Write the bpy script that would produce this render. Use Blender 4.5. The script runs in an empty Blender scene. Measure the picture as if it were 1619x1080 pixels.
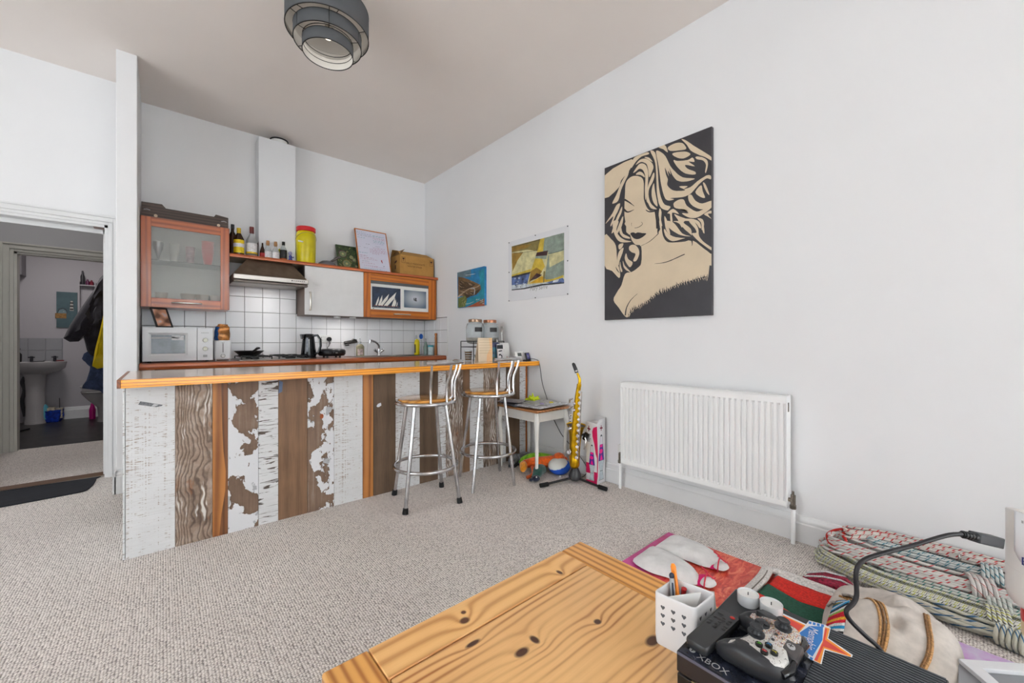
import bpy, bmesh, math, random
from mathutils import Vector, Matrix, noise
random.seed(7)
SC = bpy.context.scene
COL = SC.collection
R = math.radians
# ------------------------------------------------------------------ camera
cam_d = bpy.data.cameras.new('camera'); cam = bpy.data.objects.new('camera', cam_d); COL.objects.link(cam)
cam_d.sensor_width = 36; cam_d.lens = 36 * 633.3 / 1619; cam_d.clip_start = .02
cam.location = (0, 0, 1.1); cam.rotation_euler = (R(90), 0, R(-41.08)); SC.camera = cam
SC.view_settings.view_transform = 'Standard'; SC.view_settings.look = 'None'
SC.view_settings.gamma = 1; SC.view_settings.use_curve_mapping = False
SC.view_settings.exposure = 0.2
XR, YB, ZC = 2.65, 4.825, 3.218          # right wall, kitchen wall, ceiling
# ------------------------------------------------------------------ daylight
world = bpy.data.worlds.new('sky'); SC.world = world; world.use_nodes = True
bg = world.node_tree.nodes['Background']; bg.inputs[0].default_value = (.80, .90, 1, 1); bg.inputs[1].default_value = 2.0
def area(name, loc, rot, sx, sy, power, col=(1, 1, 1), spread=180):
    l = bpy.data.lights.new(name, 'AREA'); l.shape = 'RECTANGLE'; l.size = sx; l.size_y = sy
    l.energy = power; l.color = col; l.spread = R(spread)
    o = bpy.data.objects.new(name, l); COL.objects.link(o); o.location = loc; o.rotation_euler = rot; return o
area('daylight_rear_window', (.65, -5.12, 1.65), (R(90), 0, R(180)), 3.7, 2.4, 1560, (.985, 1, .995))
area('daylight_left_window', (-3.74, 1.3, 1.65), (R(90), 0, R(-90)), 3.6, 2.3, 62, (.985, 1, 1))
# ------------------------------------------------------------------ helpers: colour and materials
def C(r, g, b):
    f = lambda c: (c / 255 / 12.92) if c / 255 <= .04045 else ((c / 255 + .055) / 1.055) ** 2.4
    return (f(r), f(g), f(b), 1)
class NT:
    def __init__(s, name):
        s.mat = bpy.data.materials.new(name); s.mat.use_nodes = True
        s.t = s.mat.node_tree; s.b = s.t.nodes['Principled BSDF']
    def n(s, typ, ins=None, **props):
        x = s.t.nodes.new('ShaderNode' + typ)
        for k, v in props.items(): setattr(x, k, v)
        for k, v in (ins or {}).items(): s.set(x.inputs[k], v)
        return x
    def set(s, sock, v):
        if hasattr(v, 'is_output'): s.t.links.new(v, sock)
        elif hasattr(v, 'outputs'): s.t.links.new(v.outputs[0], sock)
        else: sock.default_value = v
    def coord(s, scale=(1, 1, 1), kind='Object', rnd=False):
        c = s.n('TexCoord').outputs[kind]
        if rnd:
            r = s.n('ObjectInfo').outputs['Random']
            m = s.math('MULTIPLY', r, 37.0)
            c = s.n('VectorMath', {0: c, 1: m}, operation='ADD').outputs[0]
        return s.n('Mapping', {0: c, 3: scale}).outputs[0]
    def math(s, op, a, b=0.0, c=0.0, clamp=False):
        x = s.n('Math', {0: a, 1: b, 2: c}, operation=op); x.use_clamp = clamp; return x.outputs[0]
    def noise(s, vec, scale=5, detail=4, rough=.5, dist=0):
        return s.n('TexNoise', {'Vector': vec, 'Scale': scale, 'Detail': detail, 'Roughness': rough, 'Distortion': dist}).outputs[0]
    def ramp(s, fac, stops, interp='LINEAR'):
        x = s.n('ValToRGB', {0: fac}); e = x.color_ramp; e.interpolation = interp
        while len(e.elements) < len(stops): e.elements.new(.5)
        for el, (p, c) in zip(e.elements, stops): el.position = p; el.color = c if len(c) == 4 else (*c, 1)
        return x.outputs[0]
    def step(s, fac, a, b):
        return s.n('MapRange', {0: fac, 1: a, 2: b, 3: 0.0, 4: 1.0}).outputs[0]
    def mix(s, fac, a, b):
        x = s.n('Mix', data_type='RGBA'); s.set(x.inputs[0], fac); s.set(x.inputs[6], a); s.set(x.inputs[7], b); return x.outputs[2]
    def bump(s, h, strength=.3, dist=.002):
        s.set(s.b.inputs['Normal'], s.n('Bump', {'Height': h, 'Strength': strength, 'Distance': dist}).outputs[0])
    def out(s, **k):
        for a, v in k.items(): s.set(s.b.inputs[a.replace('_', ' ')], v)
        return s.mat
def mat(name, col, rough=.5, metal=0, var=.06, vs=6, bump=0, bs=80, trans=0, coat=0, ior=1.45, emit=None, sheen=0, scale=(1, 1, 1), alpha=1):
    t = NT(name); c = C(*col)
    if var:
        n = t.noise(t.coord(scale), vs, 5, .6)
        d = tuple(max(0, v * (1 - 2.2 * var)) for v in c[:3]) + (1,); l = tuple(min(1, v * (1 + 1.6 * var)) for v in c[:3]) + (1,)
        t.set(t.b.inputs['Base Color'], t.ramp(n, [(.3, d), (.7, l)]))
    else: t.b.inputs['Base Color'].default_value = c
    t.out(Roughness=rough, Metallic=metal)
    t.b.inputs['IOR'].default_value = ior
    if bump: t.bump(t.noise(t.coord(scale), bs, 4, .6), .4, bump)
    if trans: t.b.inputs['Transmission Weight'].default_value = trans
    if coat: t.b.inputs['Coat Weight'].default_value = coat; t.b.inputs['Coat Roughness'].default_value = .08
    if sheen: t.b.inputs['Sheen Weight'].default_value = sheen
    if emit: t.b.inputs['Emission Color'].default_value = C(*emit[:3]); t.b.inputs['Emission Strength'].default_value = emit[3]
    if alpha < 1: t.b.inputs['Alpha'].default_value = alpha
    return t.mat
def wood(name, dark, light, axis='x', freq=40, dist=6, rough=.4, fine=.25, bump=.0006, coat=0, knots=(), rnd=True, lowf=1.2, pw=1.8, patch=.3, irr=0):
    """long-grained timber: distorted growth bands running along axis"""
    t = NT(name); i = 'xyz'.index(axis)
    sc = [1, 1, 1]; sc[i] = .09
    base = t.coord(tuple(sc), rnd=rnd)
    low = t.noise(base, lowf * 4, 2, .5)
    tr = t.n('SeparateXYZ', {0: base}).outputs
    cross = {'x': (1, 2), 'y': (0, 2), 'z': (0, 1)}[axis]
    w = t.math('ADD', tr[cross[0]], tr[cross[1]])
    ph = t.math('ADD', t.math('MULTIPLY', w, freq), t.math('MULTIPLY', low, dist))
    kd = None
    if knots:
        o = t.n('TexCoord').outputs['Object']
        for (kx, ky, kz, rx, ry, rz) in knots:
            v = t.n('VectorMath', {0: o, 1: (kx, ky, kz)}, operation='SUBTRACT').outputs[0]
            v = t.n('VectorMath', {0: v, 1: (1 / rx, 1 / ry, 1 / rz)}, operation='MULTIPLY').outputs[0]
            d = t.n('VectorMath', {0: v}, operation='LENGTH').outputs['Value']
            e = t.math('EXPONENT', t.math('MULTIPLY', d, -.45))
            ph = t.math('ADD', ph, t.math('MULTIPLY', e, 1.5))
            k = t.step(d, 1.25, .75); kd = k if kd is None else t.math('MAXIMUM', kd, k)
    s = t.math('ADD', t.math('MULTIPLY', t.math('SINE', t.math('MULTIPLY', ph, 6.283)), .5), .5)
    s = t.math('POWER', s, pw)
    if irr:
        sc3 = [9, 9, 9]; sc3[i] = 1.6
        am = t.step(t.noise(t.coord(tuple(sc3), rnd=rnd), 1, 3, .6), .36, .66)
        s = t.math('MULTIPLY', s, t.math('ADD', t.math('MULTIPLY', am, irr), 1 - irr))
    sc2 = [1, 1, 1]; sc2[i] = .03
    fn = t.noise(t.coord(tuple(sc2), rnd=rnd), 260, 3, .6)
    blot = t.noise(t.coord(rnd=rnd), 5, 3, .5)
    f = t.math('ADD', t.math('MULTIPLY', s, 1 - fine), t.math('MULTIPLY', fn, fine))
    f = t.math('ADD', t.math('MULTIPLY', f, .8), t.math('MULTIPLY', blot, patch), clamp=True)
    d, l = C(*dark), C(*light); mid = tuple((a * .35 + b * .65) for a, b in zip(d, l))
    col = t.ramp(f, [(.12, l), (.5, mid), (.95, d)])
    if kd is not None: col = t.mix(kd, col, C(dark[0] * .45, dark[1] * .38, dark[2] * .35))
    t.out(Base_Color=col, Roughness=rough); t.bump(f, .35, bump)
    if coat: t.b.inputs['Coat Weight'].default_value = coat; t.b.inputs['Coat Roughness'].default_value = .12
    return t.mat
# ------------------------------------------------------------------ helpers: meshes
class MB:
    def __init__(s): s.v = []; s.f = []; s.m = []; s.u = []
    def face(s, idx, m=0, uv=None): s.f.append(tuple(idx)); s.m.append(m); s.u.append(uv)
    def poly(s, pts, m=0):
        n = len(s.v); s.v += [Vector(p) for p in pts]; s.face(range(n, n + len(pts)), m); return s
    def box(s, x0, x1, y0, y1, z0, z1, m=0):
        n = len(s.v)
        s.v += [Vector((x, y, z)) for z in (z0, z1) for x, y in ((x0, y0), (x1, y0), (x1, y1), (x0, y1))]
        for q in ((3, 2, 1, 0), (4, 5, 6, 7), (0, 1, 5, 4), (1, 2, 6, 5), (2, 3, 7, 6), (3, 0, 4, 7)): s.face([n + i for i in q], m)
        return s
    def hexa(s, bot, top, m=0):
        n = len(s.v); s.v += [Vector(p) for p in bot] + [Vector(p) for p in top]
        for q in ((3, 2, 1, 0), (4, 5, 6, 7), (0, 1, 5, 4), (1, 2, 6, 5), (2, 3, 7, 6), (3, 0, 4, 7)): s.face([n + i for i in q], m)
        return s
    def prism(s, pts, off, m=0):
        pts = [Vector(p) for p in pts]; off = Vector(off); k = len(pts); n = len(s.v)
        s.v += pts + [p + off for p in pts]
        s.face(range(n + k - 1, n - 1, -1), m); s.face(range(n + k, n + 2 * k), m)
        for i in range(k): j = (i + 1) % k; s.face((n + i, n + j, n + k + j, n + k + i), m)
        return s
    def tube(s, pts, r, n=8, closed=False, m=0, caps=True, up=None):
        P = [Vector(p) for p in pts]; k = len(P); rr = r if isinstance(r, (list, tuple)) else [r] * k
        T = []
        for i in range(k):
            a = P[(i - 1) % k] if closed else P[max(i - 1, 0)]; b = P[(i + 1) % k] if closed else P[min(i + 1, k - 1)]
            d = (b - a); T.append(d.normalized() if d.length > 1e-9 else Vector((0, 0, 1)))
        u = Vector(up) if up else (Vector((0, 0, 1)) if abs(T[0].z) < .9 else Vector((1, 0, 0)))
        N = (u - T[0] * u.dot(T[0])).normalized(); base = len(s.v); L = 0; Ls = []
        for i in range(k):
            if i: N = (N - T[i] * N.dot(T[i])); N = N.normalized() if N.length > 1e-6 else Vector((1, 0, 0)); L += (P[i] - P[i - 1]).length
            Ls.append(L); B = T[i].cross(N)
            q = rr[i]; qa, qb = q if isinstance(q, tuple) else (q, q)
            for j in range(n):
                a = 2 * math.pi * j / n; s.v.append(P[i] + N * (qa * math.cos(a)) + B * (qb * math.sin(a)))
        Ls.append(L + (P[0] - P[-1]).length)
        for i in range(k if closed else k - 1):
            i2 = (i + 1) % k
            for j in range(n):
                j2 = (j + 1) % n
                s.face((base + i * n + j, base + i * n + j2, base + i2 * n + j2, base + i2 * n + j), m,
                       ((Ls[i], j / n), (Ls[i], (j + 1) / n), (Ls[i + 1], (j + 1) / n), (Ls[i + 1], j / n)))
        if caps and not closed:
            s.face([base + j for j in range(n - 1, -1, -1)], m); s.face([base + (k - 1) * n + j for j in range(n)], m)
        return s
    def cyl(s, p0, p1, r0, r1=None, n=20, m=0): return s.tube([p0, p1], [r0, r0 if r1 is None else r1], n, m=m)
    def lathe(s, prof, c=(0, 0, 0), n=24, m=0, M=None, sx=1, sy=1, ms=None, cap=True):
        base = len(s.v); c = Vector(c)
        for r, z in prof:
            for j in range(n):
                a = 2 * math.pi * j / n; p = Vector((r * math.cos(a) * sx, r * math.sin(a) * sy, z))
                if M: p = M @ p
                s.v.append(p + c)
        k = len(prof)
        for i in range(k - 1):
            for j in range(n):
                j2 = (j + 1) % n; s.face((base + i * n + j, base + i * n + j2, base + (i + 1) * n + j2, base + (i + 1) * n + j), ms[i] if ms else m)
        if cap and prof[0][0] > 1e-5: s.face([base + j for j in range(n - 1, -1, -1)], ms[0] if ms else m)
        if cap and prof[-1][0] > 1e-5: s.face([base + (k - 1) * n + j for j in range(n)], ms[-1] if ms else m)
        return s
    def ell(s, c, r, m=0, n=16, k=10, M=None):
        return s.lathe([(max(1e-6, math.sin(math.pi * i / k)) , -math.cos(math.pi * i / k)) for i in range(k + 1)], c, n, m, (M or Matrix.Identity(3)) @ Matrix.Diagonal(Vector(r)))
    def grid(s, rows, m=0, closed=False):
        base = len(s.v); w = len(rows[0])
        for r in rows: s.v += [Vector(p) for p in r]
        for i in range(len(rows) - 1):
            for j in range(w if closed else w - 1):
                j2 = (j + 1) % w; s.face((base + i * w + j, base + i * w + j2, base + (i + 1) * w + j2, base + (i + 1) * w + j), m)
        return s
    def pillow(s, pts, N, t, rings=6, m=0, back=.35, wr=0, wf=18, frac=1.0, smooth=3):
        """soft inflated shape over an outline (list of 3D points), bulging t along N"""
        P = [Vector(p) for p in crom(pts, smooth)] if smooth else [Vector(p) for p in pts]
        N = Vector(N).normalized(); c = sum(P, Vector()) / len(P); k = len(P)
        for sg in ((1, -back) if back else (1,)):
            rows = []
            for i in range(rings + 1):
                q = i / rings; f = 1 - q; h = t * (1 - f ** 2.4) ** .5 * sg
                row = []
                for p in P:
                    x = c + (p - c) * f + N * h
                    if wr: x = x + N * (noise.noise(x * wf) * wr * min(1, q * 3)) + (noise.noise_vector(x * wf * 1.7) * wr * .4 * min(1, q * 3))
                    row.append(x)
                rows.append(row)
            if sg < 0: rows = [r[::-1] for r in rows]
            s.grid(rows, m, True)
        return s
def crom(pts, n=4, closed=True):
    P = [Vector(p) for p in pts]; m = len(P); out = []
    for i in range(m if closed else m - 1):
        if closed: a, b, c, d = [P[(i + k) % m] for k in (-1, 0, 1, 2)]
        else: a, b, c, d = P[max(i - 1, 0)], P[i], P[i + 1], P[min(i + 2, m - 1)]
        for k in range(n):
            t = k / n
            out.append(.5 * ((2 * b) + (c - a) * t + (2 * a - 5 * b + 4 * c - d) * t * t + (-a + 3 * b - 3 * c + d) * t ** 3))
    if not closed: out.append(P[-1])
    return out
def circ(c, r, n=16, z=None, a0=0, a1=360, rx=None):
    e = 0 if a1 - a0 == 360 else 1
    return [(c[0] + r * math.cos(R(a0 + (a1 - a0) * i / (n - e))), c[1] + (rx or r) * math.sin(R(a0 + (a1 - a0) * i / (n - e))), c[2]) for i in range(n)]
WM = {}
def props(o, label=None, cat=None, group=None, kind=None):
    if label: o['label'] = label
    if cat: o['category'] = cat
    if group: o['group'] = group
    if kind: o['kind'] = kind
    return o
def thing(name, label, cat, loc=(0, 0, 0), rot=0, group=None, M=None):
    o = bpy.data.objects.new(name, None); COL.objects.link(o); o.empty_display_size = .05
    m = M if M is not None else Matrix.Translation(loc) @ Matrix.Rotation(R(rot), 4, 'Z')
    o.matrix_world = m; WM[o] = m.copy(); return props(o, label, cat, group)
def build(name, mb, mats, parent=None, bevel=0, local=False, flat=False, sub=0, label=None, cat=None, group=None, kind=None, seg=2, ang=38, solid=0):
    if not isinstance(mats, (list, tuple)): mats = [mats]
    me = bpy.data.meshes.new(name)
    V = mb.v; loc = Vector()
    if parent is not None and not local:
        inv = WM[parent].inverted(); V = [inv @ v for v in V]
    elif parent is None:
        xs = [v.x for v in V]; ys = [v.y for v in V]; zs = [v.z for v in V]
        loc = Vector(((min(xs) + max(xs)) / 2, (min(ys) + max(ys)) / 2, min(zs)))
        V = [v - loc for v in V]
    me.from_pydata([tuple(v) for v in V], [], mb.f)
    for m in mats: me.materials.append(m)
    me.polygons.foreach_set('material_index', mb.m)
    if any(mb.u):
        ul = me.uv_layers.new(name='UVMap'); k = 0
        for f, u in zip(mb.f, mb.u):
            for i in range(len(f)):
                if u: ul.data[k].uv = u[i]
                k += 1
    me.validate(); me.update()
    if not flat:
        me.shade_smooth(); me.set_sharp_from_angle(angle=R(ang))
    o = bpy.data.objects.new(name, me); COL.objects.link(o)
    if parent is not None: o.parent = parent; WM[o] = WM[parent].copy()
    else: o.location = loc; WM[o] = Matrix.Translation(loc)
    if solid: md = o.modifiers.new('thickness', 'SOLIDIFY'); md.thickness = solid; md.offset = 0
    if bevel:
        md = o.modifiers.new('bevel', 'BEVEL'); md.width = bevel; md.segments = seg; md.limit_method = 'ANGLE'; md.angle_limit = R(40)
        me.shade_smooth(); me.set_sharp_from_angle(angle=R(60)); md.harden_normals = False
    if sub: md = o.modifiers.new('smooth', 'SUBSURF'); md.levels = sub; md.render_levels = sub
    return props(o, label, cat, group, kind)
def struct(name, mb, mats, parent=None, **k): return build(name, mb, mats, parent, kind='structure' if parent is None else None, **k)
def box(x0, x1, y0, y1, z0, z1): return MB().box(x0, x1, y0, y1, z0, z1)
def text(name, s, size, o, U, V, m, parent, align='CENTER', label=None, lift=.0006, shear=0, local=False):
    cu = bpy.data.curves.new('lettering', 'FONT'); cu.body = s; cu.size = size; cu.align_x = align; cu.align_y = 'CENTER'; cu.shear = shear; cu.resolution_u = 3
    t = bpy.data.objects.new('lettering', cu); COL.objects.link(t)
    dg = bpy.context.evaluated_depsgraph_get(); me = bpy.data.meshes.new_from_object(t.evaluated_get(dg))
    bpy.data.objects.remove(t)
    U = Vector(U).normalized(); V = Vector(V).normalized(); N = U.cross(V); o = Vector(o) + N * lift
    mb = MB(); mb.v = [o + U * v.co.x + V * v.co.y for v in me.vertices]
    for p in me.polygons: mb.face(list(p.vertices), 0)
    if not mb.f: return None
    return build(name, mb, m, parent, flat=True, label=label, local=local)
def art(name, parent, O, U, V, layers, mats, step=.00025, label=None, local=False, sc=.001):
    """flat print or paint made of coloured shapes: (material index, [(u, v) in mm])"""
    U = Vector(U).normalized(); V = Vector(V).normalized(); N = U.cross(V); O = Vector(O); mb = MB()
    for i, (c, p) in enumerate(layers):
        q = [O + U * (a * sc) + V * (b * sc) + N * (step * (.3 + .03 * i)) for a, b in p]
        ar = sum(p[k][0] * p[(k + 1) % len(p)][1] - p[(k + 1) % len(p)][0] * p[k][1] for k in range(len(p)))
        mb.poly(q if ar > 0 else q[::-1], c)
    return build(name, mb, mats, parent, flat=True, label=label, local=local)
def copy_tree(o, parent=None):
    c = o.copy(); COL.objects.link(c)
    if parent: c.parent = parent
    for ch in [x for x in bpy.data.objects if x.parent == o]: copy_tree(ch, c)
    return c
# ------------------------------------------------------------------ common materials
def wallpaint(name, col, b=.0006):
    t = NT(name); n = t.noise(t.coord(), 1.3, 3, .5); c = C(*col)
    t.out(Base_Color=t.ramp(n, [(.3, tuple(v * .965 for v in c[:3])), (.7, c)]), Roughness=.75)
    t.bump(t.noise(t.coord(), 160, 4, .6), .25, b); return t.mat
WALL = wallpaint('white emulsion', (238, 238, 239)); CEIL = wallpaint('ceiling paint', (246, 238, 232))
GLOSSW = mat('white gloss paint', (226, 226, 226), .3, var=.02, vs=3)
WPLAST = mat('white plastic', (232, 232, 230), .32, var=.01); WHITE = mat('white enamel', (238, 238, 238), .25, var=.01)
CHROME = mat('chrome', (205, 205, 208), .12, 1, var=.03); STEEL = mat('brushed steel', (165, 160, 155), .34, 1, var=.12, vs=30, scale=(.1, 1, 4))
BRASSV = mat('valve metal', (128, 122, 112), .4, 1, var=.15, vs=60)
BLACK = mat('black plastic', (22, 22, 24), .4, var=.1, vs=30); BLKGL = mat('glossy black', (14, 15, 19), .12, var=0)
RUBBER = mat('black rubber', (20, 20, 21), .8, var=.1); DKGREY = mat('dark grey', (66, 66, 68), .6, var=.05)
LGREY = mat('light grey', (170, 171, 173), .5, var=.05)
CHERRY = wood('cherry wood', (132, 58, 20), (188, 98, 46), 'x', 26, 2.2, .32, coat=.3)
CHERRYV = wood('cherry wood upright', (132, 58, 20), (184, 95, 44), 'z', 26, 2.2, .32, coat=.3)
ORANGEW = wood('orange beech wood', (150, 72, 8), (204, 118, 22), 'x', 22, 2.4, .35, coat=.25)
ORANGEV = wood('orange beech upright', (150, 72, 8), (200, 112, 20), 'z', 22, 2.4, .35, coat=.25)
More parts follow.
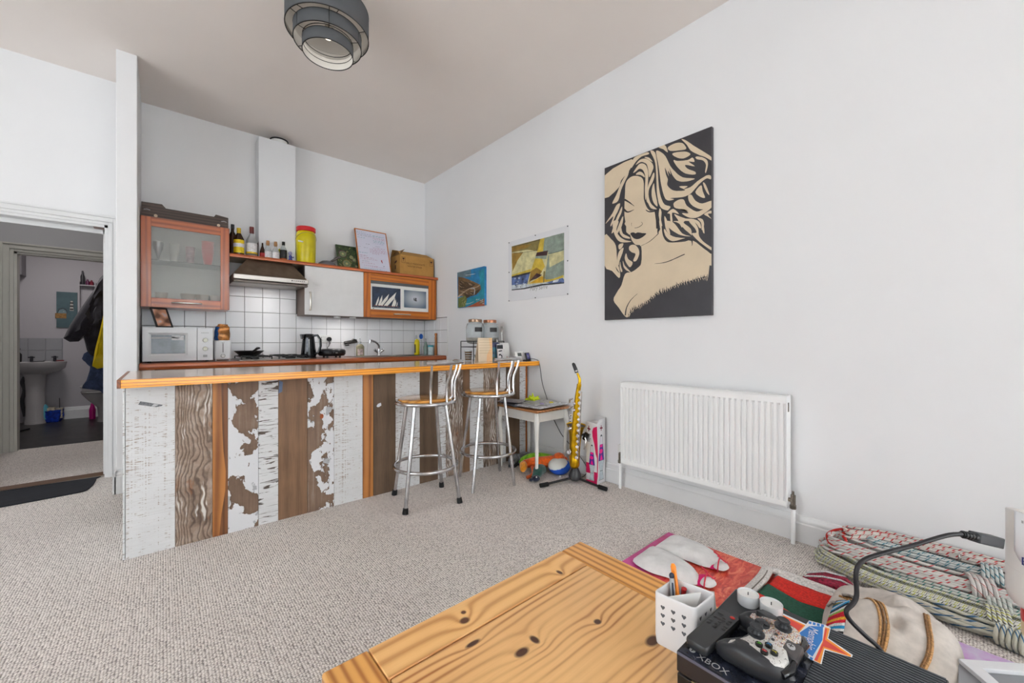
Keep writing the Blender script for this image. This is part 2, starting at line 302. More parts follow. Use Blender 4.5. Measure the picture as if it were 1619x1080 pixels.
# ------------------------------------------------------------------ flat shapes of the three wall pictures: (colour, outline in mm)
ART = {
'woman': [(0,[(190,735),(256,725),(347,702),(415,684),(443,681),(452,682),(455,675),(453,649),(446,614),(444,592),(455,599),(470,620),(483,630),(487,616),(487,592),(490,570),(496,553),(504,538),(514,526),(524,518),(536,513),(554,509),(583,504),(617,500),(645,498),(661,500),(671,502),(683,500),(701,491),(722,476),(744,458),(770,436),(796,411),(815,386),(815,360),(815,333),(815,315),(811,312),(807,317),(803,316),(801,303),(799,283),(797,263),(794,245),(789,227),(786,217),(785,223),(784,237),(780,248),(768,249),(752,245),(732,241),(705,237),(674,232),(645,227),(622,223),(602,220),(581,215),(559,207),(536,198),(514,190),(490,183),(467,178),(444,170),(422,158),(401,143),(379,129),(357,114),(334,99),(312,86),(290,80),(269,77),(250,70),(235,52),(222,30),(211,16),(200,13),(190,18),(178,28),(163,45),(146,68),(129,91),(110,112),(92,132),(83,152),(86,171),(99,189),(112,207),(125,224),(140,240),(154,260),(164,288),(174,319),(186,341),(203,348),(223,347),(242,348),(262,355),(281,365),(297,375),(307,382),(315,389),(320,406),(323,442),(324,487),(320,522),(307,536),(290,539),(274,544),(262,555),(252,568),(242,584),(234,607),(227,633),(219,659),(200,689),(180,719)]),(0,[(218,1049),(230,1054),(244,1056),(259,1055),(275,1051),(291,1045),(306,1036),(319,1027),(330,1015),(337,999),(341,975),(341,947),(341,921),(341,901),(340,883),(341,865),(346,844),(353,823),(361,804),(369,789),(380,775),(391,765),(405,763),(420,763),(432,752),(438,717),(441,672),(443,633),(445,611),(447,596),(446,585),(449,574),(448,567),(428,568),(368,582),(283,606),(218,631),(195,654),(194,677),(195,701),(189,726),(184,752),(180,777),(179,800),(180,822),(180,850),(181,887),(183,929),(185,965),(186,989),(188,1007),(191,1021),(198,1034),(207,1043)]),(0,[(0,668),(17,675),(40,651),(61,626),(78,610),(92,592),(104,568),(110,532),(112,490),(116,451),(125,417),(135,387),(141,361),(143,339),(141,322),(133,316),(116,329),(93,354),(70,378),(44,390),(18,400),(0,431),(0,507),(0,603)]),(0,[(78,760),(94,764),(116,759),(129,749),(125,733),(114,711),(108,689),(113,669),(124,650),(137,633),(152,618),(169,606),(186,595),(209,586),(232,578),(242,574),(229,573),(203,575),(178,579),(160,583),(144,589),(129,599),(116,613),(105,630),(95,648),(88,666),(82,684),(78,703),(75,724),(74,746)]),(0,[(150,702),(153,690),(158,668),(166,648),(183,635),(203,623),(219,613),(227,605),(230,600),(227,598),(212,601),(190,609),(170,619),(156,632),(144,647),(137,661),(138,679),(144,695)]),(0,[(170,542),(172,533),(168,518),(162,500),(154,483),(145,464),(137,447),(133,432),(131,418),(129,413),(124,419),(119,433),(116,451),(118,471),(122,494),(129,513),(142,528),(159,538)]),(0,[(194,495),(199,485),(203,467),(211,450),(224,438),(241,427),(250,416),(247,403),(237,390),(227,385),(216,393),(204,409),(194,425),(188,437),(184,450),(182,462),(184,476),(189,490)]),(0,[(227,545),(238,549),(252,549),(266,545),(278,537),(288,525),(297,512),(302,499),(305,484),(304,470),(299,454),(290,437),(281,426),(271,422),(260,423),(254,430),(259,443),(269,460),(274,475),(267,483),(254,488),(242,494),(233,502),(224,510),(219,519),(218,529),(220,539)]),(0,[(129,570),(141,575),(159,576),(170,573),(170,565),(165,553),(158,544),(150,537),(140,533),(133,534),(128,544),(126,559)]),(0,[(166,443),(169,437),(175,421),(182,405),(194,391),(207,377),(219,365),(227,356),(234,348),(234,346),(225,350),(209,359),(194,368),(184,378),(176,388),(170,400),(167,416),(165,434)]),(0,[(141,440),(144,433),(146,418),(150,403),(154,389),(160,376),(162,366),(160,360),(155,358),(150,360),(145,369),(140,383),(137,397),(137,414),(139,431)]),(0,[(500,613),(506,605),(515,590),(527,575),(541,563),(559,550),(581,539),(616,528),(655,518),(677,511),(667,508),(640,509),(613,510),(593,512),(572,514),(554,518),(538,527),(525,539),(514,552),(505,566),(500,582),(496,594),(495,604),(496,612)]),(0,[(507,664),(516,665),(532,661),(547,654),(559,646),(569,636),(581,621),(595,600),(610,576),(626,555),(649,540),(673,530),(683,525),(671,527),(645,534),(620,544),(601,554),(584,567),(567,580),(552,593),(539,606),(527,620),(517,636),(508,653)]),(0,[(561,651),(566,648),(583,641),(600,630),(615,614),(631,594),(645,576),(660,561),(673,547),(683,537),(688,531),(689,527),(689,530),(689,541),(688,558),(683,574),(672,588),(658,602),(645,613),(637,623),(630,631),(620,638),(599,645),(575,650)]),(0,[(671,627),(678,628),(694,622),(708,612),(717,598),(726,581),(732,564),(734,547),(734,531),(738,514),(748,497),(760,480),(774,465),(789,451),(804,438),(815,428),(815,418),(815,410),(815,410),(799,422),(776,443),(756,462),(742,475),(731,487),(720,499),(707,515),(695,531),(689,542),(697,544),(711,541),(720,542),(720,550),(715,562),(708,575),(694,593),(678,614)]),(0,[(750,609),(755,603),(762,586),(768,568),(770,552),(771,535),(771,526),(768,526),(763,534),(759,546),(755,568),(751,594)]),(0,[(1,1139),(76,1169),(175,1184),(242,1185),(257,1169),(245,1139),(226,1112),(204,1091),(174,1073),(151,1055),(144,1038),(142,1022),(130,1007),(91,983),(39,959),(1,960),(0,1007),(0,1080)]),(0,[(218,1107),(219,1101),(215,1088),(210,1074),(203,1063),(194,1051),(185,1038),(174,1021),(162,1003),(151,982),(142,956),(135,929),(125,908),(111,899),(94,897),(82,897),(75,897),(71,900),(73,907),(81,920),(95,938),(108,957),(120,978),(131,1000),(142,1021),(153,1039),(164,1055),(176,1069),(191,1086),(207,1100)]),(0,[(275,1192),(304,1194),(341,1193),(368,1191),(380,1185),(384,1178),(380,1173),(365,1173),(343,1176),(322,1176),(305,1170),(289,1162),(275,1153),(262,1141),(251,1129),(242,1121),(237,1120),(235,1124),(234,1131),(236,1142),(240,1157),(246,1170),(252,1179),(260,1187)]),(0,[(275,1132),(281,1139),(293,1149),(306,1156),(321,1158),(337,1156),(353,1151),(369,1140),(385,1126),(398,1111),(408,1097),(414,1083),(417,1071),(416,1060),(411,1050),(406,1040),(399,1025),(390,1010),(383,1006),(380,1018),(378,1041),(376,1063),(372,1080),(368,1096),(361,1110),(349,1121),(335,1131),(322,1137),(310,1138),(300,1136),(290,1133),(282,1132),(276,1130)]),(0,[(254,1081),(265,1094),(282,1111),(298,1124),(310,1128),(320,1127),(330,1124),(341,1118),(351,1109),(361,1096),(367,1079),(373,1059),(376,1036),(376,1010),(374,982),(372,954),(369,925),(364,896),(361,874),(358,859),(355,852),(353,855),(351,871),(350,897),(349,925),(350,955),(353,987),(353,1015),(350,1037),(344,1054),(337,1069),(328,1080),(317,1088),(306,1093),(295,1091),(284,1086),(275,1082),(265,1079),(256,1078)]),(0,[(275,1060),(280,1066),(293,1071),(306,1072),(317,1067),(329,1058),(337,1048),(344,1036),(349,1023),(349,1016),(341,1022),(328,1034),(314,1045),(299,1051),(283,1056)]),(0,[(345,1164),(353,1163),(369,1156),(383,1147),(395,1133),(406,1116),(410,1107),(403,1112),(389,1124),(376,1136),(363,1147),(350,1158)]),(0,[(417,1029),(422,1027),(424,1018),(424,1007),(423,995),(419,983),(413,969),(404,954),(392,939),(383,923),(379,905),(378,887),(380,868),(384,850),(390,831),(398,815),(408,801),(419,790),(428,780),(436,772),(443,765),(443,763),(432,765),(414,772),(398,781),(389,793),(382,807),(376,821),(369,831),(364,839),(361,853),(361,875),(364,902),(368,927),(374,947),(382,965),(391,983),(400,1001),(410,1019)]),(0,[(421,953),(423,941),(425,919),(428,896),(433,872),(438,846),(443,824),(446,805),(448,789),(446,782),(439,787),(427,801),(417,817),(410,835),(405,856),(402,876),(402,893),(403,909),(406,923),(410,938),(416,950)]),(0,[(391,1193),(399,1194),(415,1185),(428,1169),(435,1148),(439,1122),(443,1096),(446,1074),(448,1052),(450,1026),(452,993),(454,956),(457,922),(461,893),(466,867),(472,843),(480,820),(489,799),(500,782),(516,771),(532,764),(542,758),(542,750),(535,743),(529,738),(525,736),(521,736),(515,738),(504,743),(491,751),(479,760),(470,771),(464,783),(457,800),(452,823),(447,850),(443,878),(441,906),(440,933),(439,961),(438,989),(437,1017),(435,1044),(433,1069),(430,1092),(424,1116),(412,1145),(398,1174)]),(0,[(142,882),(141,869),(134,851),(125,834),(118,822),(109,811),(99,796),(87,773),(74,747),(64,730),(58,725),(55,729),(55,739),(65,759),(78,785),(82,800),(66,793),(39,775),(19,762),(11,758),(9,760),(15,767),(30,783),(53,804),(73,825),(86,844),(97,862),(108,876),(121,883),(135,885)]),(0,[(159,855),(161,847),(160,830),(155,812),(147,796),(135,778),(125,761),(120,742),(115,722),(108,705),(92,687),(74,671),(64,670),(70,691),(85,727),(99,759),(111,782),(123,801),(134,817),(144,835),(153,849)]),(0,[(168,780),(170,771),(168,750),(164,730),(159,714),(152,698),(142,683),(127,666),(109,650),(99,648),(105,667),(120,700),(134,729),(147,752),(159,772)]),(0,[(438,1176),(443,1177),(452,1172),(463,1164),(477,1151),(492,1135),(506,1115),(518,1090),(530,1061),(541,1036),(552,1018),(563,1002),(576,986),(591,966),(609,947),(629,930),(657,917),(687,907),(707,899),(709,895),(700,893),(688,893),(673,893),(654,895),(636,899),(619,904),(604,912),(589,922),(576,937),(565,954),(555,972),(546,994),(538,1015),(534,1025),(537,1013),(542,990),(545,976),(539,983),(530,1000),(524,1009),(525,996),(530,975),(531,967),(523,986),(511,1017),(503,1036),(502,1028),(506,1006),(510,987),(515,973),(520,961),(524,949),(522,936),(519,923),(520,910),(529,895),(541,880),(555,867),(570,858),(587,851),(603,847),(620,842),(638,839),(646,841),(634,851),(613,866),(603,876),(618,875),(645,868),(662,862),(657,857),(642,853),(636,850),(646,848),(664,848),(681,850),(696,857),(711,866),(726,875),(739,880),(751,885),(763,888),(774,892),(784,894),(793,894),(801,892),(807,888),(811,883),(813,875),(813,866),(811,861),(805,864),(796,871),(787,875),(777,874),(767,870),(757,865),(747,859),(736,852),(726,843),(713,832),(700,820),(688,810),(676,804),(666,801),(655,800),(646,798),(637,798),(623,799),(595,804),(562,811),(541,814),(545,811),(560,805),(569,800),(562,798),(548,798),(534,800),(524,804),(515,810),(506,820),(498,837),(491,858),(485,880),(480,902),(475,925),(470,952),(466,985),(461,1023),(456,1058),(451,1088),(445,1115),(441,1137),(438,1155),(436,1169)]),(0,[(524,1169),(534,1174),(552,1177),(569,1178),(583,1177),(597,1174),(609,1170),(619,1165),(628,1159),(636,1150),(644,1137),(652,1122),(652,1112),(641,1111),(622,1115),(603,1120),(581,1125),(559,1132),(541,1139),(530,1149),(523,1160)]),(0,[(555,1114),(565,1116),(584,1114),(603,1110),(621,1105),(640,1099),(655,1092),(668,1083),(677,1074),(681,1066),(677,1062),(666,1058),(655,1056),(645,1055),(634,1055),(623,1058),(609,1064),(595,1072),(582,1082),(569,1093),(558,1106)]),(0,[(565,1068),(571,1066),(581,1058),(596,1051),(617,1045),(641,1039),(662,1035),(676,1036),(686,1040),(694,1040),(702,1030),(707,1016),(707,1007),(695,1011),(677,1020),(668,1023),(680,1009),(701,989),(710,977),(694,984),(665,1000),(646,1008),(644,1003),(651,990),(662,977),(677,965),(696,953),(710,943),(716,934),(716,926),(710,924),(693,928),(670,938),(649,949),(634,961),(621,974),(609,988),(597,1004),(585,1022),(576,1038),(569,1051),(565,1062)]),(0,[(619,1189),(623,1189),(635,1182),(649,1171),(664,1156),(682,1137),(700,1117),(721,1097),(742,1076),(763,1056),(783,1036),(803,1016),(815,1000),(815,989),(815,981),(815,979),(806,987),(791,1001),(775,1015),(759,1027),(742,1038),(726,1051),(710,1064),(695,1077),(681,1092),(672,1107),(664,1123),(655,1140),(642,1158),(627,1177)]),(0,[(716,1038),(727,1036),(742,1029),(757,1021),(768,1012),(779,1002),(787,992),(791,982),(793,971),(793,959),(790,943),(785,925),(781,914),(778,911),(776,915),(775,922),(777,933),(780,949),(781,963),(777,976),(771,987),(763,997),(750,1006),(734,1013),(722,1020),(716,1028),(713,1035)]),(0,[(665,797),(670,802),(679,802),(688,797),(695,785),(703,768),(713,752),(726,740),(740,729),(757,722),(778,722),(801,725),(815,725),(815,718),(815,709),(815,700),(803,692),(783,686),(763,683),(745,688),(729,697),(713,708),(698,720),(685,735),(675,750),(668,767),(665,784)]),(0,[(713,809),(722,823),(738,837),(750,842),(755,835),(757,819),(760,802),(766,784),(773,766),(775,754),(768,754),(756,760),(744,769),(731,781),(718,795)]),(0,[(763,857),(767,855),(774,847),(781,833),(789,811),(798,783),(802,766),(800,764),(794,772),(787,782),(781,795),(774,810),(769,824),(765,838),(762,851)]),(0,[(569,777),(578,782),(590,786),(603,788),(614,788),(626,785),(636,779),(642,767),(647,751),(655,735),(669,720),(685,705),(700,692),(712,684),(723,678),(738,677),(765,683),(795,694),(815,700),(815,698),(815,690),(815,682),(803,672),(783,661),(763,652),(746,645),(730,640),(713,639),(696,642),(678,648),(662,657),(645,669),(629,683),(623,692),(635,690),(656,682),(668,681),(659,693),(640,712),(629,723),(639,716),(657,702),(662,695),(642,704),(609,720),(582,735),(571,744),(567,752),(565,759),(564,766),(565,772)]),(0,[(569,698),(575,697),(588,687),(603,677),(617,668),(633,659),(649,650),(666,645),(684,641),(700,635),(715,627),(728,618),(738,608),(745,594),(749,578),(750,568),(749,564),(744,565),(738,570),(732,580),(724,594),(713,607),(697,617),(678,626),(662,631),(651,634),(643,635),(636,631),(631,618),(627,601),(623,595),(615,608),(605,631),(596,653),(585,671),(573,689)]),(0,[(726,633),(733,633),(746,629),(757,622),(763,613),(767,600),(769,588),(768,577),(766,567),(763,559),(760,554),(756,551),(753,554),(753,566),(753,583),(750,599),(742,612),(731,625)]),(0,[(769,651),(776,655),(788,659),(799,662),(807,663),(813,662),(815,660),(815,656),(815,650),(815,645),(809,645),(798,647),(793,645),(799,633),(811,617),(815,608),(811,613),(798,624),(787,634),(778,640),(771,646)]),(0,[(449,1196),(462,1196),(482,1196),(499,1196),(511,1180),(521,1152),(524,1135),(517,1139),(504,1153),(492,1167),(482,1174),(472,1181),(463,1187),(455,1195),(448,1196)]),(0,[(463,764),(468,761),(474,749),(478,734),(477,718),(475,701),(474,681),(479,656),(485,630),(488,610),(486,600),(480,597),(474,600),(470,611),(466,630),(463,649),(460,670),(457,691),(456,712),(457,733),(460,753)]),(0,[(499,702),(505,697),(513,681),(520,663),(525,648),(528,631),(531,615),(536,596),(540,577),(541,566),(535,568),(525,578),(517,591),(511,605),(506,622),(503,641),(500,664),(498,688)]),(0,[(520,717),(530,725),(546,734),(562,736),(579,723),(596,703),(603,690),(591,696),(570,708),(555,712),(553,694),(557,667),(558,648),(554,645),(548,650),(543,658),(541,673),(541,691),(540,705),(532,712),(523,714)]),(1,[(230,635),(236,640),(248,640),(258,638),(264,635),(269,631),(274,628),(279,629),(285,631),(293,631),(303,628),(315,624),(327,619),(341,616),(354,613),(361,609),(357,603),(346,596),(335,590),(323,586),(310,582),(297,581),(283,583),(270,588),(258,595),(246,608),(235,624)]),(1,[(320,526),(332,529),(350,534),(370,539),(388,545),(404,553),(420,563),(435,573),(446,580),(452,584),(455,587),(456,590),(456,596),(457,607),(457,621),(456,636),(455,649),(454,662),(453,673),(452,683),(451,690),(437,692),(439,684),(441,674),(443,663),(444,651),(446,637),(448,623),(449,609),(449,598),(449,592),(449,590),(448,588),(442,584),(432,576),(418,567),(401,557),(385,548),(368,542),(349,536),(331,532),(319,528)]),(1,[(423,382),(433,381),(447,379),(464,378),(480,377),(494,377),(508,378),(523,380),(542,383),(567,390),(597,398),(625,406),(643,411),(641,417),(622,412),(595,404),(565,395),(540,389),(521,385),(506,383),(493,382),(479,381),(463,381),(447,382),(433,383),(423,383)]),(1,[(288,183),(278,176),(263,166),(247,154),(232,142),(221,129),(211,116),(202,102),(195,88),(189,72),(185,55),(183,39),(181,29),(192,27),(193,38),(195,53),(198,70),(202,85),(209,99),(217,113),(226,126),(236,139),(250,151),(265,164),(280,174),(290,182)]),(1,[(241,713),(240,711),(239,707),(238,704),(238,700),(239,696),(241,693),(242,690),(243,688),(245,688),(244,690),(242,693),(241,697),(240,700),(240,703),(242,707),(243,710),(243,712)]),(1,[(266,668),(271,667),(278,666),(286,665),(294,665),(301,666),(308,668),(315,671),(321,673),(325,676),(329,679),(332,682),(332,686),(330,691),(327,696),(323,700),(320,703),(319,702),(321,699),(325,695),(328,690),(329,687),(328,684),(326,682),(323,679),(318,677),(313,675),(306,672),(299,670),(292,669),(285,669),(278,669),(271,671),(266,671)]),(1,[(101,406),(103,401),(105,393),(109,385),(113,377),(119,370),(126,363),(132,357),(136,353),(138,354),(135,359),(130,366),(124,373),(120,380),(115,387),(110,395),(106,402),(103,406)]),(1,[(319,403),(316,402),(312,400),(308,397),(304,393),(302,389),(300,384),(298,379),(298,375),(299,375),(302,377),(305,381),(309,385),(312,388),(314,392),(317,396),(319,399),(320,402)]),(1,[(682,509),(684,503),(686,496),(688,487),(689,480),(690,475),(690,469),(689,464),(690,461),(691,460),(692,463),(694,468),(695,473),(695,479),(696,487),(696,495),(696,503),(696,508)]),(1,[(478,637),(479,624),(481,606),(484,586),(488,569),(494,555),(500,542),(508,531),(518,521),(530,514),(544,510),(559,507),(575,505),(593,504),(612,506),(630,508),(646,508),(659,505),(672,500),(683,495),(691,492),(694,505),(686,508),(674,512),(660,517),(645,520),(627,519),(609,517),(590,515),(573,515),(559,516),(545,519),(533,523),(523,528),(515,536),(508,545),(502,557),(498,569),(494,586),(491,605),(489,623),(487,636)]),(1,[(645,517),(656,512),(673,506),(690,499),(705,490),(717,481),(727,470),(739,458),(752,445),(767,430),(785,414),(800,399),(811,388),(815,396),(807,406),(792,422),(775,439),(760,455),(748,468),(737,480),(724,491),(710,501),(693,509),(674,515),(658,520),(646,523)]),(1,[(313,526),(314,515),(316,500),(318,483),(318,468),(318,453),(317,439),(316,425),(312,415),(307,409),(300,404),(292,401),(283,397),(273,394),(260,391),(249,388),(241,386),(244,379),(252,381),(263,384),(276,387),(287,391),(296,394),(305,398),(313,403),(319,412),(323,423),(324,437),(324,452),(324,467),(323,483),(321,500),(319,515),(318,526)]),(1,[(176,895),(183,891),(193,885),(204,877),(215,869),(227,859),(241,848),(254,837),(263,829),(265,831),(257,839),(246,851),(233,865),(221,876),(210,886),(200,894),(191,901),(185,907)]),(1,[(165,824),(172,819),(183,810),(195,801),(209,795),(224,795),(240,798),(254,802),(263,804),(262,806),(252,806),(237,804),(222,804),(210,805),(201,811),(193,819),(185,829),(179,836)]),(1,[(355,779),(359,775),(365,768),(373,762),(383,756),(394,753),(407,751),(419,750),(430,750),(439,750),(448,750),(455,751),(460,751),(454,767),(449,766),(443,764),(435,763),(426,762),(416,762),(404,762),(393,763),(384,764),(376,768),(369,773),(363,778),(358,782)]),(1,[(425,753),(427,741),(430,725),(432,706),(435,689),(436,672),(437,654),(437,638),(438,627),(451,625),(449,637),(448,653),(446,671),(443,688),(441,706),(438,724),(436,740),(434,752)]),(1,[(445,755),(447,742),(449,723),(452,703),(453,685),(453,670),(452,655),(450,642),(449,632),(452,631),(454,640),(457,653),(460,668),(462,684),(459,702),(455,723),(451,742),(448,755)]),(1,[(213,13),(224,12),(213,33)]),(1,[(215,16),(226,16),(216,38)]),(1,[(217,20),(228,20),(212,44)]),(1,[(220,25),(231,25),(230,63)]),(1,[(223,31),(234,30),(229,55)]),(1,[(227,37),(238,36),(229,62)]),(1,[(231,42),(242,42),(230,62)]),(1,[(235,48),(246,47),(225,83)]),(1,[(240,53),(251,52),(247,91)]),(1,[(245,57),(256,56),(251,80)]),(1,[(250,60),(261,59),(246,91)]),(1,[(256,62),(267,62),(261,102)]),(1,[(263,65),(274,64),(270,85)]),(1,[(270,66),(281,66),(272,101)]),(1,[(277,68),(288,68),(279,91)]),(1,[(284,70),(295,69),(287,91)]),(1,[(292,72),(303,71),(302,110)]),(1,[(299,74),(310,74),(302,100)]),(1,[(307,77),(317,76),(315,109)]),(1,[(314,80),(324,80),(323,118)]),(1,[(321,84),(332,83),(322,112)]),(1,[(329,88),(339,87),(331,116)]),(1,[(336,92),(347,91),(333,114)]),(1,[(344,96),(354,95),(350,115)]),(1,[(352,100),(362,99),(343,126)]),(1,[(359,104),(369,104),(355,132)]),(1,[(367,109),(377,108),(367,134)]),(1,[(374,113),(384,112),(382,135)]),(1,[(381,118),(392,117),(382,140)]),(1,[(389,123),(399,122),(392,148)]),(1,[(396,128),(406,128),(392,161)]),(1,[(403,134),(413,133),(400,163)]),(1,[(410,139),(420,138),(417,159)]),(1,[(417,145),(427,144),(414,164)]),(1,[(424,149),(434,149),(430,181)]),(1,[(432,154),(442,153),(429,177)]),(1,[(439,158),(449,157),(435,183)]),(1,[(447,161),(457,160),(438,188)]),(1,[(454,164),(464,163),(463,202)]),(1,[(462,166),(472,165),(467,206)]),(1,[(470,168),(480,167),(466,188)]),(1,[(478,170),(488,169),(488,204)]),(1,[(486,172),(495,171),(482,209)]),(1,[(493,174),(503,173),(495,209)]),(1,[(501,176),(511,175),(501,196)]),(1,[(509,178),(518,177),(510,198)]),(1,[(516,180),(526,179),(512,217)]),(1,[(524,183),(533,182),(525,200)]),(1,[(532,185),(541,184),(529,203)]),(1,[(539,188),(548,187),(544,213)]),(1,[(546,190),(556,190),(547,209)]),(1,[(554,193),(563,192),(562,219)]),(1,[(561,195),(571,195),(561,213)]),(1,[(569,198),(578,197),(567,215)]),(1,[(576,200),(585,199),(580,221)]),(1,[(583,202),(592,201),(577,224)]),(1,[(590,204),(599,203),(582,239)]),(1,[(597,206),(606,205),(592,230)]),(1,[(604,207),(613,206),(609,233)]),(1,[(611,209),(620,208),(619,235)]),(1,[(618,211),(627,210),(615,234)]),(1,[(625,212),(634,211),(620,233)]),(1,[(633,214),(642,213),(626,246)]),(1,[(641,215),(650,214),(647,243)]),(1,[(650,217),(659,216),(647,235)]),(1,[(659,218),(668,217),(659,238)]),(1,[(670,220),(678,219),(663,251)]),(1,[(680,221),(689,220),(680,237)]),(1,[(690,223),(699,222),(698,250)]),(1,[(701,224),(709,223),(708,248)]),(1,[(710,225),(719,224),(717,255)]),(1,[(720,226),(728,225),(725,258)]),(1,[(728,227),(736,226),(730,245)]),(1,[(735,228),(744,227),(729,259)]),(1,[(743,229),(751,228),(750,264)]),(1,[(750,230),(758,229),(747,258)]),(1,[(757,231),(765,230),(762,260)]),(1,[(763,231),(771,230),(768,258)]),(1,[(769,232),(777,231),(771,262)]),(1,[(774,232),(782,231),(768,264)]),(1,[(778,233),(786,232),(784,250)]),(1,[(781,233),(790,232),(791,267)]),(0,[(215,26),(223,25),(219,12)]),(0,[(219,33),(227,32),(221,18)]),(0,[(225,43),(233,43),(225,21)]),(0,[(232,55),(240,54),(243,43)]),(0,[(241,65),(249,65),(247,44)]),(0,[(252,72),(260,72),(256,45)]),(0,[(265,77),(272,76),(273,66)]),(0,[(279,80),(286,80),(281,68)]),(0,[(293,84),(301,84),(296,70)]),(0,[(308,89),(316,89),(311,65)]),(0,[(323,96),(330,96),(324,76)]),(0,[(338,104),(345,103),(340,88)]),(0,[(353,112),(360,111),(358,95)]),(0,[(368,121),(375,120),(369,97)]),(0,[(383,130),(390,129),(391,110)]),(0,[(397,140),(404,140),(406,130)]),(0,[(411,151),(419,151),(417,132)]),(0,[(426,161),(433,161),(427,141)]),(0,[(441,170),(448,169),(451,155)]),(0,[(456,176),(463,175),(459,156)]),(0,[(471,180),(478,179),(487,162)]),(0,[(487,183),(494,183),(490,170)]),(0,[(503,187),(509,186),(509,170)]),(0,[(518,192),(525,191),(521,175)]),(0,[(533,197),(540,196),(543,180)]),(0,[(548,202),(555,201),(549,189)]),(0,[(563,207),(569,206),(575,190)]),(0,[(577,211),(584,211),(579,193)]),(0,[(591,215),(598,215),(600,192)]),(0,[(605,219),(612,218),(608,206)]),(0,[(619,222),(625,221),(621,208)]),(0,[(634,225),(640,224),(645,204)]),(0,[(651,228),(657,227),(660,206)]),(0,[(671,231),(677,230),(683,211)]),(0,[(692,233),(698,233),(699,222)]),(0,[(712,236),(718,235),(717,220)]),(0,[(729,238),(735,237),(736,215)]),(0,[(744,240),(750,239),(747,228)]),(0,[(758,241),(764,241),(766,224)]),(0,[(770,242),(776,242),(777,222)]),(0,[(779,243),(785,243),(784,231)])],
'sail': [(0,[(51,546),(750,541),(750,99),(51,105)]),(3,[(51,546),(456,543),(419,436),(278,474),(51,485)]),(8,[(51,536),(211,531),(343,516),(278,492),(51,494)]),(8,[(51,475),(225,460),(143,395),(65,294)]),(4,[(599,543),(750,541),(750,171),(622,145),(510,158),(552,358)]),(0,[(564,382),(745,385),(745,303),(575,261)]),(1,[(456,543),(534,541),(498,423),(412,424)]),(4,[(510,541),(599,541),(564,399),(492,419)]),(2,[(410,424),(554,419),(543,376),(394,392)]),(4,[(394,392),(543,376),(534,344),(387,371)]),(1,[(387,373),(480,356),(516,277),(431,202),(330,170),(298,146),(324,251)]),(8,[(406,284),(480,239),(431,193),(304,159),(330,259)]),(2,[(406,231),(480,205),(406,179),(317,171)]),(1,[(51,258),(330,281),(324,255),(51,244)]),(7,[(51,244),(330,256),(317,238),(51,228)]),(5,[(51,228),(317,238),(278,144),(170,133),(51,117)]),(6,[(51,155),(184,150),(317,135),(750,122),(750,99),(211,101),(51,107)]),(9,[(304,146),(480,196),(528,156),(622,136),(480,135)]),(1,[(510,158),(622,153),(739,172),(739,152),(587,132)]),(5,[(528,128),(734,148),(750,130),(750,99),(587,115)]),(6,[(622,136),(690,141),(678,121),(610,119)]),(7,[(51,112),(225,109),(480,122),(750,107),(750,97),(480,107),(238,97),(51,103)]),(7,[(51,478),(83,473),(127,466),(177,459),(225,454),(275,450),(328,447),(375,444),(407,443),(406,446),(374,448),(327,450),(274,453),(224,457),(177,463),(127,470),(82,477),(51,482)]),(7,[(552,390),(569,389),(592,386),(619,384),(645,383),(673,386),(704,390),(732,394),(751,397),(749,400),(730,397),(703,393),(672,389),(644,387),(618,387),(592,389),(568,392),(552,394)]),(3,[(498,237),(522,234),(507,132),(490,134)]),(7,[(51,535),(88,534),(140,534),(197,533),(252,533),(308,533),(368,534),(421,534),(457,535),(455,539),(419,539),(366,538),(307,537),(251,536),(196,536),(139,537),(87,537),(50,538)]),(5,[(114,144),(134,147),(137,130)]),(6,[(209,155),(227,159),(234,146)]),(6,[(127,140),(158,143),(147,131)]),(6,[(115,167),(151,168),(129,158)]),(6,[(91,150),(107,153),(117,140)]),(6,[(234,147),(266,149),(242,137)]),(6,[(133,186),(148,189),(158,175)]),(6,[(267,129),(297,131),(290,116)]),(5,[(100,132),(127,135),(127,125)]),(7,[(97,180),(131,182),(109,169)]),(6,[(247,144),(278,146),(258,136)]),(5,[(128,199),(147,203),(148,186)]),(7,[(172,126),(190,130),(187,117)]),(5,[(100,174),(129,176),(120,165)]),(7,[(197,198),(210,202),(224,184)]),(5,[(193,184),(206,188),(205,178)]),(5,[(255,135),(269,139),(266,128)]),(7,[(95,151),(124,153),(114,138)]),(5,[(62,206),(93,208),(74,193)]),(6,[(86,220),(122,221),(99,208)]),(6,[(221,150),(254,152),(245,138)]),(6,[(140,219),(173,221),(150,211)]),(7,[(245,163),(257,167),(255,152)]),(5,[(174,166),(192,169),(189,159)]),(6,[(153,215),(186,217),(161,203)]),(5,[(78,216),(105,218),(85,210)])],
